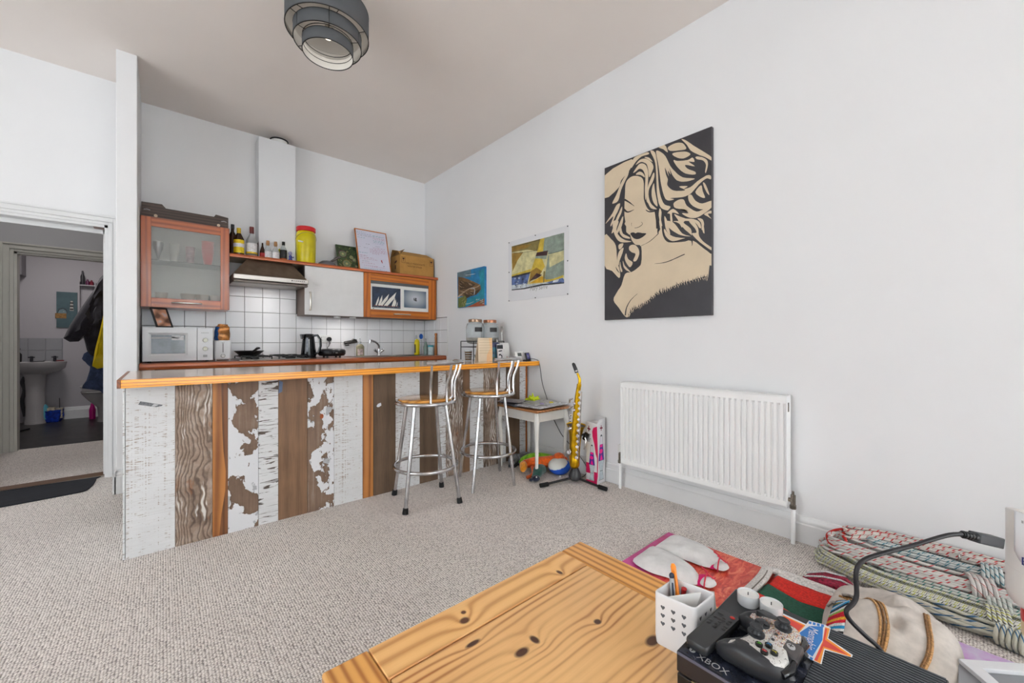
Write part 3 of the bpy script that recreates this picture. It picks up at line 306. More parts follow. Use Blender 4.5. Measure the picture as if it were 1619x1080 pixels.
'coast': [(0,[(-7,418),(524,420),(524,-6),(3,2)]),(1,[(-7,418),(270,419),(270,334),(3,356)]),(8,[(159,369),(360,360),(342,355),(177,361)]),(4,[(413,379),(524,394),(524,60),(413,120),(447,271)]),(2,[(13,365),(140,339),(324,275),(447,225),(464,177),(413,141),(270,122),(13,134)]),(3,[(43,318),(270,271),(360,240),(252,198),(43,208)]),(3,[(140,155),(324,160),(447,179),(378,124),(252,113),(159,89)]),(4,[(159,14),(215,85),(324,107),(524,111),(524,60),(324,23)]),(5,[(24,121),(46,130),(79,144),(115,159),(147,171),(175,180),(201,187),(227,194),(255,198),(286,201),(319,201),(352,201),(380,203),(404,207),(424,213),(439,219),(450,222),(444,228),(433,225),(417,220),(397,214),(375,211),(349,210),(316,210),(282,211),(249,209),(219,205),(190,199),(162,192),(132,183),(98,172),(60,158),(27,145),(3,136)]),(8,[(270,203),(285,201),(306,198),(326,194),(337,188),(339,176),(337,158),(331,141),(328,128),(339,127),(342,139),(348,156),(351,175),(348,191),(331,201),(308,206),(286,209),(271,211)]),(6,[(13,112),(159,132),(196,86),(159,3),(13,1)]),(7,[(168,-3),(324,23),(524,70),(524,-9)]),(2,[(413,38),(515,71),(515,10),(447,10)]),(8,[(159,32),(172,32),(191,31),(213,31),(235,32),(259,35),(286,40),(310,44),(326,47),(323,52),(306,49),(282,45),(256,41),(232,38),(211,37),(190,37),(171,38),(158,38)]),(5,[(141,189),(162,175),(183,162),(185,164),(166,177),(146,191)]),(2,[(199,150),(243,140),(287,130),(288,132),(245,143),(201,154)]),(3,[(228,201),(246,191),(264,180),(266,181),(250,193),(233,204)]),(2,[(99,204),(144,191),(188,178),(189,180),(146,194),(102,208)]),(5,[(225,261),(258,247),(291,233),(293,234),(261,249),(229,264)]),(2,[(100,163),(136,154),(171,145),(172,147),(137,157),(102,167)]),(5,[(243,151),(285,138),(327,125),(328,127),(287,140),(246,154)]),(2,[(30,264),(62,248),(94,232),(96,234),(66,250),(35,267)]),(5,[(66,306),(99,291),(131,276),(133,278),(102,294),(70,309)]),(2,[(84,279),(101,266),(119,253),(122,254),(106,268),(90,281)]),(5,[(196,280),(242,263),(287,248),(289,249),(244,266),(199,283)]),(2,[(230,283),(252,276),(273,268),(274,270),(254,278),(233,287)]),(2,[(241,139),(256,127),(271,116),(274,118),(260,129),(247,141)]),(3,[(113,163),(152,148),(192,134),(193,136),(155,151),(116,166)]),(3,[(235,193),(262,186),(289,180),(290,182),(264,189),(237,197)]),(5,[(263,171),(305,162),(345,152),(346,154),(306,164),(265,175)]),(2,[(94,276),(132,266),(170,256),(171,258),(134,269),(96,280)]),(3,[(27,171),(74,162),(120,152),(121,154),(75,165),(29,175)]),(2,[(256,144),(283,131),(310,119),(313,121),(287,134),(260,147)]),(3,[(86,227),(102,221),(118,214),(120,216),(105,223),(90,231)]),(2,[(191,196),(225,187),(259,178),(260,180),(227,190),(193,200)]),(2,[(178,187),(223,178),(267,169),(267,171),(224,181),(179,191)]),(3,[(242,214),(260,206),(278,198),(280,200),(263,208),(246,217)]),(2,[(164,269),(182,260),(199,250),(202,251),(185,262),(169,272)]),(5,[(50,155),(75,145),(101,134),(103,136),(79,147),(54,159)]),(5,[(59,191),(97,175),(134,158),(136,160),(100,177),(64,195)]),(3,[(208,176),(248,163),(288,150),(289,151),(250,165),(211,179)]),(5,[(29,264),(56,248),(83,232),(85,234),(60,250),(35,267)]),(2,[(230,137),(250,125),(270,113),(272,115),(254,127),(235,140)]),(2,[(258,140),(294,124),(329,109),(331,110),(297,127),(262,143)]),(3,[(190,257),(234,243),(278,229),(279,231),(237,246),(193,261)]),(5,[(47,283),(67,273),(87,263),(90,265),(71,275),(52,286)]),(2,[(147,252),(175,242),(204,232),(205,234),(178,245),(150,255)]),(2,[(211,291),(230,284),(249,277),(251,279),(232,287),(214,294)]),(3,[(114,167),(160,153),(205,140),(206,141),(162,156),(117,171)]),(3,[(115,192),(161,184),(206,175),(207,177),(162,187),(116,196)]),(3,[(69,225),(84,220),(100,215),(102,217),(87,223),(72,229)]),(2,[(227,178),(272,166),(315,155),(316,157),(273,169),(230,182)]),(3,[(258,164),(297,156),(336,149),(337,151),(298,159),(259,168)]),(3,[(175,245),(190,233),(205,222),(208,223),(194,235),(181,247)]),(2,[(29,188),(70,177),(109,167),(110,169),(71,180),(32,192)]),(2,[(106,211),(122,206),(139,202),(140,204),(124,209),(108,215)]),(5,[(262,207),(282,197),(302,186),(304,187),(285,199),(266,210)]),(2,[(106,305),(143,295),(179,284),(181,286),(145,298),(109,309)]),(3,[(221,273),(236,268),(252,262),(254,263),(239,270),(224,277)]),(5,[(81,190),(114,181),(147,172),(148,173),(116,184),(84,194)]),(3,[(108,198),(142,183),(174,167),(177,168),(145,185),(113,201)]),(3,[(87,256),(120,244),(153,233),(154,235),(123,247),(90,260)]),(2,[(164,164),(195,150),(226,137),(228,138),(198,153),(169,167)]),(5,[(242,198),(287,190),(332,182),(333,184),(288,193),(243,202)]),(2,[(58,176),(91,167),(124,158),(125,160),(93,170),(60,180)]),(2,[(200,290),(241,282),(282,274),(282,276),(242,285),(201,294)]),(2,[(88,302),(119,286),(150,271),(152,273),(122,289),(92,305)]),(2,[(182,178),(214,164),(245,151),(247,153),(217,167),(186,181)]),(5,[(243,247),(270,242),(297,237),(298,239),(271,245),(244,251)]),(5,[(173,153),(200,146),(226,140),(227,142),(201,149),(176,157)]),(5,[(43,246),(89,236),(134,226),(135,228),(90,239),(44,250)]),(2,[(257,162),(278,148),(298,134),(301,135),(282,150),(262,164)]),(5,[(268,289),(282,282),(296,275),(298,276),(285,284),(272,292)]),(2,[(154,293),(186,283),(217,274),(218,276),(188,286),(157,296)]),(6,[(123,57),(135,67),(147,76),(144,78),(130,69),(117,60)]),(3,[(45,13),(62,25),(79,38),(76,39),(57,28),(38,16)]),(6,[(75,79),(83,88),(91,97),(87,98),(78,90),(68,82)]),(6,[(113,45),(126,47),(139,49),(138,51),(124,50),(111,49)]),(5,[(144,51),(154,57),(164,63),(162,64),(150,60),(139,55)]),(3,[(175,92),(184,99),(193,106),(190,107),(179,101),(169,95)]),(6,[(94,7),(113,16),(131,24),(129,26),(109,18),(89,11)]),(3,[(116,52),(122,64),(129,77),(125,78),(117,66),(108,53)]),(6,[(114,48),(128,60),(142,72),(139,74),(123,62),(108,51)]),(6,[(71,82),(80,88),(88,94),(85,95),(75,90),(65,85)]),(6,[(108,47),(116,59),(124,70),(120,71),(111,60),(101,49)]),(6,[(72,22),(88,27),(104,33),(102,35),(85,30),(68,25)]),(6,[(49,107),(68,109),(87,111),(86,113),(66,112),(47,111)]),(6,[(29,16),(47,25),(64,35),(61,37),(42,28),(24,19)]),(6,[(57,90),(76,96),(94,102),(92,104),(73,99),(53,94)]),(5,[(123,9),(133,17),(144,25),(141,27),(129,19),(117,12)]),(6,[(147,99),(152,102),(157,105),(155,107),(149,105),(142,103)]),(5,[(92,35),(104,47),(116,60),(113,61),(99,49),(85,37)]),(6,[(104,18),(110,25),(116,31),(112,33),(105,27),(97,21)]),(5,[(143,49),(154,61),(165,73),(162,75),(149,63),(137,51)]),(3,[(111,104),(117,111),(123,118),(120,120),(112,113),(104,106)]),(5,[(56,114),(64,118),(73,122),(70,124),(60,121),(51,118)]),(5,[(92,76),(109,83),(126,89),(124,91),(106,85),(87,80)]),(6,[(129,16),(139,28),(149,40),(145,41),(134,30),(123,18)]),(6,[(149,73),(159,81),(168,89),(165,90),(154,83),(143,76)]),(3,[(136,64),(150,76),(164,87),(161,88),(145,78),(129,67)]),(3,[(157,91),(167,95),(178,99),(176,101),(164,98),(153,95)]),(6,[(28,23),(41,33),(55,42),(52,44),(37,35),(22,27)]),(5,[(121,29),(128,37),(135,45),(132,46),(123,39),(114,31)]),(6,[(92,57),(106,64),(120,71),(117,73),(102,67),(87,60)]),(8,[(477,40),(485,46),(493,53),(490,54),(480,49),(471,44)]),(8,[(387,61),(396,61),(405,61),(405,63),(396,65),(387,66)]),(8,[(492,13),(508,15),(524,17),(523,19),(506,19),(490,19)]),(7,[(469,13),(484,17),(499,22),(498,24),(481,20),(465,17)]),(5,[(443,22),(459,29),(474,36),(472,38),(455,32),(438,27)]),(5,[(462,29),(468,33),(475,37),(473,38),(465,36),(456,33)]),(8,[(482,34),(496,35),(511,37),(510,39),(495,39),(480,39)]),(7,[(482,47),(486,52),(490,58),(487,59),(481,54),(475,49)]),(7,[(369,27),(384,30),(398,33),(397,35),(381,34),(365,32)]),(8,[(465,28),(470,27),(476,26),(477,28),(473,30),(469,32)]),(8,[(442,52),(457,50),(472,48),(472,50),(458,54),(444,57)]),(5,[(370,60),(385,62),(400,64),(399,66),(383,65),(367,65)]),(8,[(378,68),(389,69),(399,70),(398,72),(388,73),(377,74)]),(8,[(409,60),(423,67),(436,73),(434,75),(419,70),(404,65)]),(7,[(441,58),(449,57),(457,55),(458,57),(451,60),(444,63)]),(8,[(482,58),(497,56),(511,53),(512,55),(498,59),(484,63)]),(8,[(380,44),(390,42),(400,40),(401,42),(392,45),(383,48)]),(7,[(459,60),(464,66),(469,73),(466,74),(459,68),(451,63)]),(5,[(456,41),(470,48),(484,54),(481,56),(466,51),(450,46)]),(8,[(371,68),(383,71),(396,73),(394,75),(381,74),(368,73)])],
}
# ------------------------------------------------------------------ room shell
def carpet_mat(name, lo, hi):
    t = NT(name)
    v = t.n('TexVoronoi', {'Vector': t.coord((107, 115, 1)), 'Scale': 1.0, 'Randomness': .42}, voronoi_dimensions='2D')
    d = v.outputs['Distance']; cid = t.n('SeparateXYZ', {0: v.outputs['Color']}).outputs[0]
    loop = t.step(d, .62, .12)
    big = t.noise(t.coord((1, 1, 1)), 2.2, 3, .55); fine = t.noise(t.coord((1, 1, 1)), 420, 2, .6)
    shade = t.math('ADD', t.math('MULTIPLY', loop, .62), t.math('MULTIPLY', cid, .26))
    shade = t.math('ADD', shade, t.math('MULTIPLY', fine, .22))
    col = t.ramp(shade, [(.08, C(*[c * .48 for c in lo])), (.38, C(*lo)), (.95, C(*hi))])
    col = t.mix(t.step(big, .3, .75), t.mix(.06, col, C(120, 100, 84)), col)
    t.out(Base_Color=col, Roughness=.95); t.b.inputs['Sheen Weight'].default_value = .15
    t.bump(t.math('ADD', loop, t.math('MULTIPLY', fine, .3)), .7, .004); return t.mat
CARPET = carpet_mat('loop pile carpet', (204, 194, 187), (255, 248, 242)); CARPET2 = CARPET
VINYL = mat('dark vinyl floor', (52, 50, 50), .35, var=.35, vs=9)
struct('floor', MB().box(-3.80, 2.67, -5.20, 4.66, -.06, 0), CARPET)
struct('floor_hall', MB().box(-2.4, .4, 4.80, 6.36, -.06, .0), CARPET2)
struct('floor_bathroom', MB().box(-2.0, -.1, 6.36, 8.5, -.06, -.001), VINYL)
struct('ceiling', MB().box(-3.9, 2.75, -5.3, 4.95, ZC, ZC + .1), CEIL)
struct('ceiling_hall', MB().box(-2.4, .4, 4.95, 6.28, 3.218, 3.3), CEIL)
struct('ceiling_bathroom', MB().box(-2.0, -.1, 6.38, 8.5, 2.62, 2.7), CEIL)
wr = struct('wall_right', MB().box(XR, XR + .1, -5.3, YB + .1, -.06, ZC), WALL)
wb = struct('wall_back', MB().box(-.20, XR, YB, YB + .1, -.06, ZC), WALL)
# wall with the doorway, left of the partition: opening x -1.13..-.335, up to 2.02
struct('wall_left_of_kitchen', MB().box(-3.9, -1.13, 4.60, 4.83, 0, ZC).box(-.335, -.255, 4.60, 4.83, 0, ZC).box(-1.13, -.335, 4.60, 4.83, 2.04, ZC), WALL)
struct('wall_partition', MB().box(-.255, -.143, 4.062, 4.925, 0, ZC), WALL, bevel=.004)
# side and rear walls with their windows
def holed(name, x0, x1, y0, y1, ax, a, b, z0, z1):
    mb = MB()
    if ax == 'x':
        mb.box(x0, a, y0, y1, 0, ZC).box(b, x1, y0, y1, 0, ZC).box(a, b, y0, y1, 0, z0).box(a, b, y0, y1, z1, ZC)
    else:
        mb.box(x0, x1, y0, a, 0, ZC).box(x0, x1, b, y1, 0, ZC).box(x0, x1, a, b, 0, z0).box(x0, x1, a, b, z1, ZC)
    struct(name, mb, WALL)
holed('wall_rear', -3.9, 2.75, -5.30, -5.20, 'x', -1.2, 2.5, .45, 2.85)
holed('wall_left', -3.90, -3.80, -5.20, 4.6, 'y', -.5, 3.1, .5, 2.8)
def window(name, ax, a, b, c, z0, z1):
    mb = MB(); w = .06
    spans = [a, (a + b) / 2, b]
    def bb(u0, u1, v0, v1):
        if ax == 'x': mb.box(u0, u1, c - .03, c + .03, v0, v1)
        else: mb.box(c - .03, c + .03, u0, u1, v0, v1)
    bb(a, b, z0, z0 + w); bb(a, b, z1 - w, z1)
    for s in spans: bb(max(a, s - w / 2), min(b, s + w / 2), z0, z1)
    o = struct(name, mb, GLOSSW)
    g = MB()
    for s, e in zip(spans[:-1], spans[1:]):
        if ax == 'x': g.box(s + .03, e - .03, c - .004, c + .004, z0 + w, z1 - w)
        else: g.box(c - .004, c + .004, s + .03, e - .03, z0 + w, z1 - w)
    build('pane', g, mat(name + ' glass', (240, 245, 245), .02, trans=1, var=0, ior=1.1), o)
window('window_1', 'x', -1.2, 2.5, -5.25, .45, 2.85); window('window_2', 'y', -.5, 3.1, -3.85, .5, 2.8)
# baseboards: flat board with an ogee cap
def skirt(name, pts, nrm, h=.145):
    """board following the wall between two points; nrm points into the room"""
    (xa, ya), (xb, yb) = pts; nx, ny = nrm
    prof = [(0, 0), (.018, 0), (.018, h - .045), (.012, h - .038), (.014, h - .028), (.009, h - .018), (.006, h - .004), (0, h)]
    mb = MB(); a = [(xa + nx * d, ya + ny * d, z) for d, z in prof]; b = [(xb + nx * d, yb + ny * d, z) for d, z in prof]
    k = len(prof); n = len(mb.v); mb.v += [Vector(p) for p in a + b]
    for i in range(k): j = (i + 1) % k; mb.face((n + i, n + j, n + k + j, n + k + i))
    mb.face(range(n + k - 1, n - 1, -1)); mb.face(range(n + k, n + 2 * k))
    struct(name, mb, GLOSSW)
skirt('baseboard_right', ((XR, 4.2), (XR, -5.2)), (-1, 0))
skirt('baseboard_partition', ((-.262, 4.062), (-.136, 4.062)), (0, -1), .17)
skirt('baseboard_partition_left', ((-.255, 4.60), (-.255, 4.044)), (-1, 0), .17)
skirt('baseboard_left', ((-3.80, 4.6), (-3.80, -5.2)), (1, 0))
skirt('baseboard_left_of_door', ((-3.80, 4.60), (-1.22, 4.60)), (0, -1))
# ------------------------------------------------------------------ door_1: moulded frame of the doorway
def architrave(name, x0, x1, yf, ztop, w=.075, depth=.02, lining=.23, mat_=GLOSSW, lt=.02):
    """door casing facing -y round an opening x0..x1 up to ztop"""
    d1 = struct(name, MB().box(x0, x0 + lt, yf, yf + lining, 0, ztop).box(x1 - lt, x1, yf, yf + lining, 0, ztop).box(x0, x1, yf, yf + lining, ztop - lt, ztop), mat_)
    for k, (u0, u1, dd) in enumerate(((0, .3, .5), (.3, .38, .95), (.38, .8, .75), (.8, 1, 1.15))):
        mb = MB(); a, b = w * u0, w * u1; t = depth * dd
        mb.box(x0 - b, x0 - a, yf - t, yf, 0, ztop + b).box(x1 + a, x1 + b, yf - t, yf, 0, ztop + b).box(x0 - a, x1 + a, yf - t, yf, ztop + a, ztop + b)
        build('architrave_moulding', mb, mat_, d1, bevel=.002)
    return d1
d1 = architrave('door_1', -1.13, -.335, 4.60, 2.04)
build('door_stop', MB().box(-1.11, -.355, 4.70, 4.72, 1.985, 2.02).box(-.370, -.355, 4.70, 4.72, 0, 2.02), GLOSSW, d1)
build('hinge_plate', MB().box(-.3575, -.3555, 4.62, 4.69, 1.90, 1.97).box(-.42, -.36, 4.603, 4.69, 2.018, 2.0195), mat('dull pink primer', (150, 128, 122), .6), d1)
build('strike_plate', MB().box(-.3345, -.332, 4.597, 4.6, 1.02, 1.06), BLACK, d1)
struct('trim_1', MB().box(-1.13, -.335, 4.655, 4.80, -.01, .006), wood('threshold timber', (70, 46, 30), (112, 78, 52), 'x', 30, 3), bevel=.002)
struct('trim_2', MB().box(-1.13, -.335, 4.64, 4.656, 0, .009), mat('aluminium strip', (170, 165, 155), .35, 1), bevel=.002)
# door mat in front of the threshold
mb = MB().prism(crom([(-1.2, 4.20, .001), (-.86, 4.215, .001), (-.50, 4.25, .001), (-.415, 4.31, .001), (-.40, 4.60, .001), (-.45, 4.635, .001), (-1.2, 4.635, .001)], 3), (0, 0, .008))
build('door_mat', mb, mat('navy black matting', (28, 30, 38), .9, var=.3, vs=60, scale=(.2, 4, 1), bump=.002), label='black ribbed door mat lying along the hallway threshold', cat='mat')
# ------------------------------------------------------------------ hallway and bathroom beyond the doorway
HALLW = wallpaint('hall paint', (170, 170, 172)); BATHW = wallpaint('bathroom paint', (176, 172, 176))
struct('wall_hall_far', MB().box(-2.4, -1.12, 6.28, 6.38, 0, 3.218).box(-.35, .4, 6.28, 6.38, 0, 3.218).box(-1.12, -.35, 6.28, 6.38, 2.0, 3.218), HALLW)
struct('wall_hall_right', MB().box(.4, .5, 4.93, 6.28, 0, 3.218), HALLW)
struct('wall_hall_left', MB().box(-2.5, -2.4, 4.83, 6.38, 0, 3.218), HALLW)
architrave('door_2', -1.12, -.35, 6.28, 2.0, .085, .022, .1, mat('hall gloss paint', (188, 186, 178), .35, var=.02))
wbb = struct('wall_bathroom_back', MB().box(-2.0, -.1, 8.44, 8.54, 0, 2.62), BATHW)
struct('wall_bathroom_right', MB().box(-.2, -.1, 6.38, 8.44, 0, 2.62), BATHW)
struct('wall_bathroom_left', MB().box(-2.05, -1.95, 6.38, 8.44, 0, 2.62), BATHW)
skirt('baseboard_bathroom', ((-1.05, 8.44), (-.2, 8.44)), (0, -1), .17)
build('boxed_pipe', MB().box(-1.57, -1.40, 8.2, 8.44, 1.98, 2.3), mat('bath box', (120, 116, 120), .7), wbb)
area('bathroom_fill_light', (-1.0, 7.3, 2.6), (0, 0, 0), .4, .4, 12, (1, .97, .95))  # unseen light added to lift the dim bathroom, no fitting
area('hall_fill_light', (-1.0, 5.5, 3.2), (0, 0, 0), .4, .4, 7.0, (1, .97, .95))  # unseen light added to brighten the hallway, no fitting
# ------------------------------------------------------------------ wall tiles, each its own piece
TILE = mat('glazed white tile', (238, 238, 240), .18, var=.02, vs=2, coat=.3); GROUT = mat('grey grout', (112, 110, 108), .9, var=.15, vs=40)
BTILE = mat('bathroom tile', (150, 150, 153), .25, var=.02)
def tilefield(parent, xs, zs, place, m, g=.0035):
    cache = {}
    for x0, x1 in zip(xs[:-1], xs[1:]):
        for z0, z1 in zip(zs[:-1], zs[1:]):
            w, h = round(x1 - x0 - g, 4), round(z1 - z0 - g, 4)
            if (w, h) not in cache:
                me = bpy.data.meshes.new('tile'); b = .0025; t = .0055
                vv = [(-w/2, 0, -h/2), (w/2, 0, -h/2), (w/2, 0, h/2), (-w/2, 0, h/2), (-w/2, -t+.002, -h/2), (w/2, -t+.002, -h/2), (w/2, -t+.002, h/2), (-w/2, -t+.002, h/2),
                      (-w/2+b, -t, -h/2+b), (w/2-b, -t, -h/2+b), (w/2-b, -t, h/2-b), (-w/2+b, -t, h/2-b)]
                ff = [(8, 9, 10, 11)] + [(4+i, 4+(i+1) % 4, 8+(i+1) % 4, 8+i) for i in range(4)] + [(i, (i+1) % 4, 4+(i+1) % 4, 4+i) for i in range(4)]
                me.from_pydata(vv, [], ff); me.materials.append(m); cache[(w, h)] = me
            o = bpy.data.objects.new('tile', cache[(w, h)]); COL.objects.link(o); o.parent = parent
            wm = place((x0 + x1) / 2, (z0 + z1) / 2) @ Matrix.Rotation(random.uniform(-.004, .004), 4, 'X')
            o.matrix_parent_inverse = Matrix.Identity(4); o.matrix_local = WM[parent].inverted() @ wm
XS = [-.142] + [-.0045 + .1565 * k for k in range(18)][0:]; XS = [x for x in XS if x < 2.62] + [2.644]
XS = sorted(set(round(x, 4) for x in XS))
ZS = [.925, 1.087, 1.2425, 1.398]
mb = MB().box(-.142, XR - .0005, YB - .0015, YB, .925, 1.40).box(.467, 1.10, YB - .0015, YB, 1.40, 1.71)
build('grout', mb, GROUT, wb)
pb = lambda x, z: Matrix.Translation((x, YB - .0015, z))
tilefield(wb, XS, ZS, pb, TILE)
tilefield(wb, [x for x in XS if .46 < x < 1.1], [1.398, 1.5535, 1.709], pb, TILE)
build('grout', MB().box(XR - .0015, XR, 4.245, YB - .006, .925, 1.405), GROUT, wr)
YS = [4.247, 4.403, 4.56, 4.716, 4.817]
tilefield(wr, YS, ZS, lambda y, z: Matrix.Translation((XR - .0015, y, z)) @ Matrix.Rotation(R(-90), 4, 'Z'), TILE)
build('tile_edge_trim', MB().box(XR - .009, XR, 4.238, 4.2465, .92, 1.41), WPLAST, wr)
build('grout', MB().box(-1.56, -1.065, 8.4385, 8.44, .81, 1.146), mat('bath grout', (128, 128, 132), .8), wbb)
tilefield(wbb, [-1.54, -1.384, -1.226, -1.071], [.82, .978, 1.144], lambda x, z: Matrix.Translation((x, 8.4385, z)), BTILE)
# ------------------------------------------------------------------ kitchen run along the back wall
WT = .925
CUPW = mat('white cabinet door', (232, 231, 230), .35, var=.02); CARC = mat('taupe carcass', (112, 96, 88), .55, var=.06)
t = thing('kitchen_worktop', 'long cherry wood kitchen worktop running below the tiled splashback', 'worktop', (1.25, 4.27, .873))
build('worktop_slab', box(-.140, 2.645, 4.285, YB - .003, .880, WT), wood('worktop top', (120, 58, 30), (168, 92, 56), 'x', 24, 2, .3, coat=.4), t)
mb = MB()
prof = [(4.29, .873), (4.276, .874), (4.269, .885), (4.268, .905), (4.273, .920), (4.29, .926)]
mb.grid([[(x, y, z) for y, z in prof] for x in (2.645, -.140)])
mb.poly([(-.140, y, z) for y, z in prof]).poly([(2.645, y, z) for y, z in prof[::-1]])
build('rounded_front_edge', mb, CHERRY, t)
def base_cabinet(x0, x1, lab, doors=1, m=None):
    t = thing('base_cabinet', lab, 'cabinet', ((x0 + x1) / 2, 4.33, 0), group='base cabinets under the kitchen worktop')
    w = .018; mb = MB().box(x0, x0 + w, 4.33, 4.80, .1, .868).box(x1 - w, x1, 4.33, 4.80, .1, .868).box(x0 + w, x1 - w, 4.33, 4.80, .1, .118).box(x0 + w, x1 - w, 4.79, 4.80, .118, .868).box(x0 + w, x1 - w, 4.33, 4.42, .85, .868)
    build('carcass', mb, CARC, t); build('plinth', box(x0, x1, 4.38, 4.395, 0, .1), CARC, t)
    for k in range(doors):
        a = x0 + (x1 - x0) * k / doors; b = x0 + (x1 - x0) * (k + 1) / doors
        d = build('door', box(a + .002, b - .002, 4.306, 4.326, .105, .862), m or CUPW, t, bevel=.002)
        build('handle', MB().tube([(b - .05, 4.305, .64), (b - .05, 4.282, .65), (b - .05, 4.278, .72), (b - .05, 4.282, .79), (b - .05, 4.305, .80)], .006, 8), STEEL, d)
base_cabinet(-.05, .62, 'white base cabinet nearest the partition wall under the microwave and toaster')
base_cabinet(.62, 1.30, 'white base cabinet under the gas hob', 2)
base_cabinet(1.30, 1.95, 'white base cabinet under the black round grill')
base_cabinet(1.95, 2.64, 'dark fronted base unit under the sink by the right wall', 1, mat('dark appliance front', (48, 40, 36), .4))
# --- glazed wall cabinet
t = thing('glazed_wall_cabinet', 'cherry wood wall cabinet with a frosted glass door above the microwave', 'cabinet', (.16, 4.5, 1.39))
w = .018; x0, x1 = -.139, .463
mb = MB().box(x0, x0 + w, 4.52, 4.822, 1.39, 2.14).box(x1 - w, x1, 4.52, 4.822, 1.39, 2.14).box(x0 + w, x1 - w, 4.52, 4.822, 1.39, 1.408).box(x0 + w, x1 - w, 4.52, 4.822, 2.122, 2.14).box(x0 + w, x1 - w, 4.81, 4.822, 1.408, 2.122)
build('carcass', mb, [CHERRYV], t)
build('reflector_lining', MB().box(x0 + w, x1 - w, 4.806, 4.8095, 1.409, 2.12).box(x0 + w, x0 + w + .002, 4.53, 4.806, 1.409, 2.12).box(x1 - w - .002, x1 - w, 4.53, 4.806, 1.409, 2.12).box(x0 + w, x1 - w, 4.53, 4.806, 1.4082, 1.4095).box(x0 + w, x1 - w, 4.53, 4.806, 2.12, 2.1215), mat('white reflector lining', (250, 250, 248), .5, var=0), t)  # white sheets added to brighten the interior behind the frosted pane
d = build('door', MB().box(x0, x0 + .066, 4.498, 4.518, 1.39, 2.142).box(x1 - .066, x1, 4.498, 4.518, 1.39, 2.142), CHERRYV, t, bevel=.0015)
for a_, b_ in ((2.066, 2.142), (1.39, 1.468)): build('door_rail', box(x0 + .066, x1 - .066, 4.4985, 4.518, a_, b_), CHERRY, d, bevel=.0015)
FROST = NT('frosted glass'); FROST.out(Base_Color=C(250, 252, 250), Roughness=.20, Alpha=1.0); FROST.b.inputs['Transmission Weight'].default_value = .79; FROST.b.inputs['IOR'].default_value = 1.12
build('frosted_pane', box(x0 + .064, x1 - .064, 4.506, 4.510, 1.466, 2.068), FROST.mat, d)
def bar_handle(a, b, z, y, par, vertical=False, m=CHROME, r=.0065):
    pts = [(0, 0), (.004, .022), (.12, .030), (.5, .033), (.88, .030), (.996, .022), (1, 0)]
    if vertical: P = [(z, y - q, a + (b - a) * p) for p, q in pts]
    else: P = [(a + (b - a) * p, y - q, z) for p, q in pts]
    build('handle', MB().tube(P, [(r, r * 1.5)] * len(P), 10), m, par)
SATIN = mat('satin nickel', (205, 200, 192), .28, .85, var=.03)
bar_handle(.063, .255, 1.432, 4.498, d, m=SATIN)
build('glass_shelf', box(x0 + w, x1 - w, 4.53, 4.805, 1.788, 1.794), mat('shelf glass', (150, 170, 165), .1, trans=.6, var=0), t)
def cup(name, lab, cat, x, y, z, prof, m, grp):
    o = build(name, MB().lathe(prof + [(p - .003, q) for p, q in prof[::-1] if p > .006 and q > prof[0][1] + .004] + [(0.0001, prof[0][1] + .004)], (x, y, z), 20), m, label=lab, cat=cat, group=grp); return o
GRP = 'cups and bowls behind the frosted cabinet door'
PORC = mat('white porcelain', (225, 225, 222), .2, var=.02); GLASS = mat('clear glass', (250, 252, 252), .01, trans=1, var=0, ior=1.35)
SILV = mat('silver cup', (190, 190, 195), .25, .9)
cup('goblet', 'blurred pale goblet leftmost behind the frosted door', 'goblet', -.03, 4.62, 1.794, [(.03, 0), (.006, .01), (.005, .07), (.03, .10), (.036, .14), (.033, .17)], SILV, GRP)
cup('tumbler', 'blurred white tumbler, second from the left behind the frosted door', 'cup', .075, 4.60, 1.794, [(.025, 0), (.033, .10), (.038, .16)], PORC, GRP)
cup('tumbler', 'blurred white and pink tumbler beside the red cups behind the frosted door', 'cup', .185, 4.60, 1.794, [(.027, 0), (.035, .15)], mat('pinkish cup', (205, 170, 180), .3, var=.3, vs=30), GRP)
rt = thing('plastic_cup_stack', 'stack of red plastic cups behind the frosted door', 'cups', (.31, 4.59, 1.794), group=None)
for k in range(5):
    build('red_cup', MB().lathe([(.028, .0), (.044, .11), (.048, .112), (.048, .118), (.043, .116), (.027, .004), (.0001, .004)], (.31, 4.59, 1.795 + k * .024), 20), mat('red cup', (214, 26, 40), .3, var=.02) if k == 0 else bpy.data.materials['red cup'], rt)
for x, s, l in ((-.01, .045, 'leftmost'), (.17, .055, 'middle'), (.27, .05, 'second from right'), (.37, .045, 'rightmost')):
    cup('bowl', 'blurred pale bowl, %s in the row at the cabinet bottom' % l, 'bowl', x, 4.60, 1.408, [(.02, 0), (s * .8, .05), (s, .115)], mat('cream bowl ' + l, (222, 206, 196), .3), GRP)
build('storage_tin', MB().lathe([(.05, 0), (.055, .09), (.05, .12), (0.001, .125)], (.35, 4.70, 1.46 - .052), 20), mat('navy tin', (40, 58, 70), .4), label='blurred dark blue tin low at the right behind the frosted door', cat='tin')
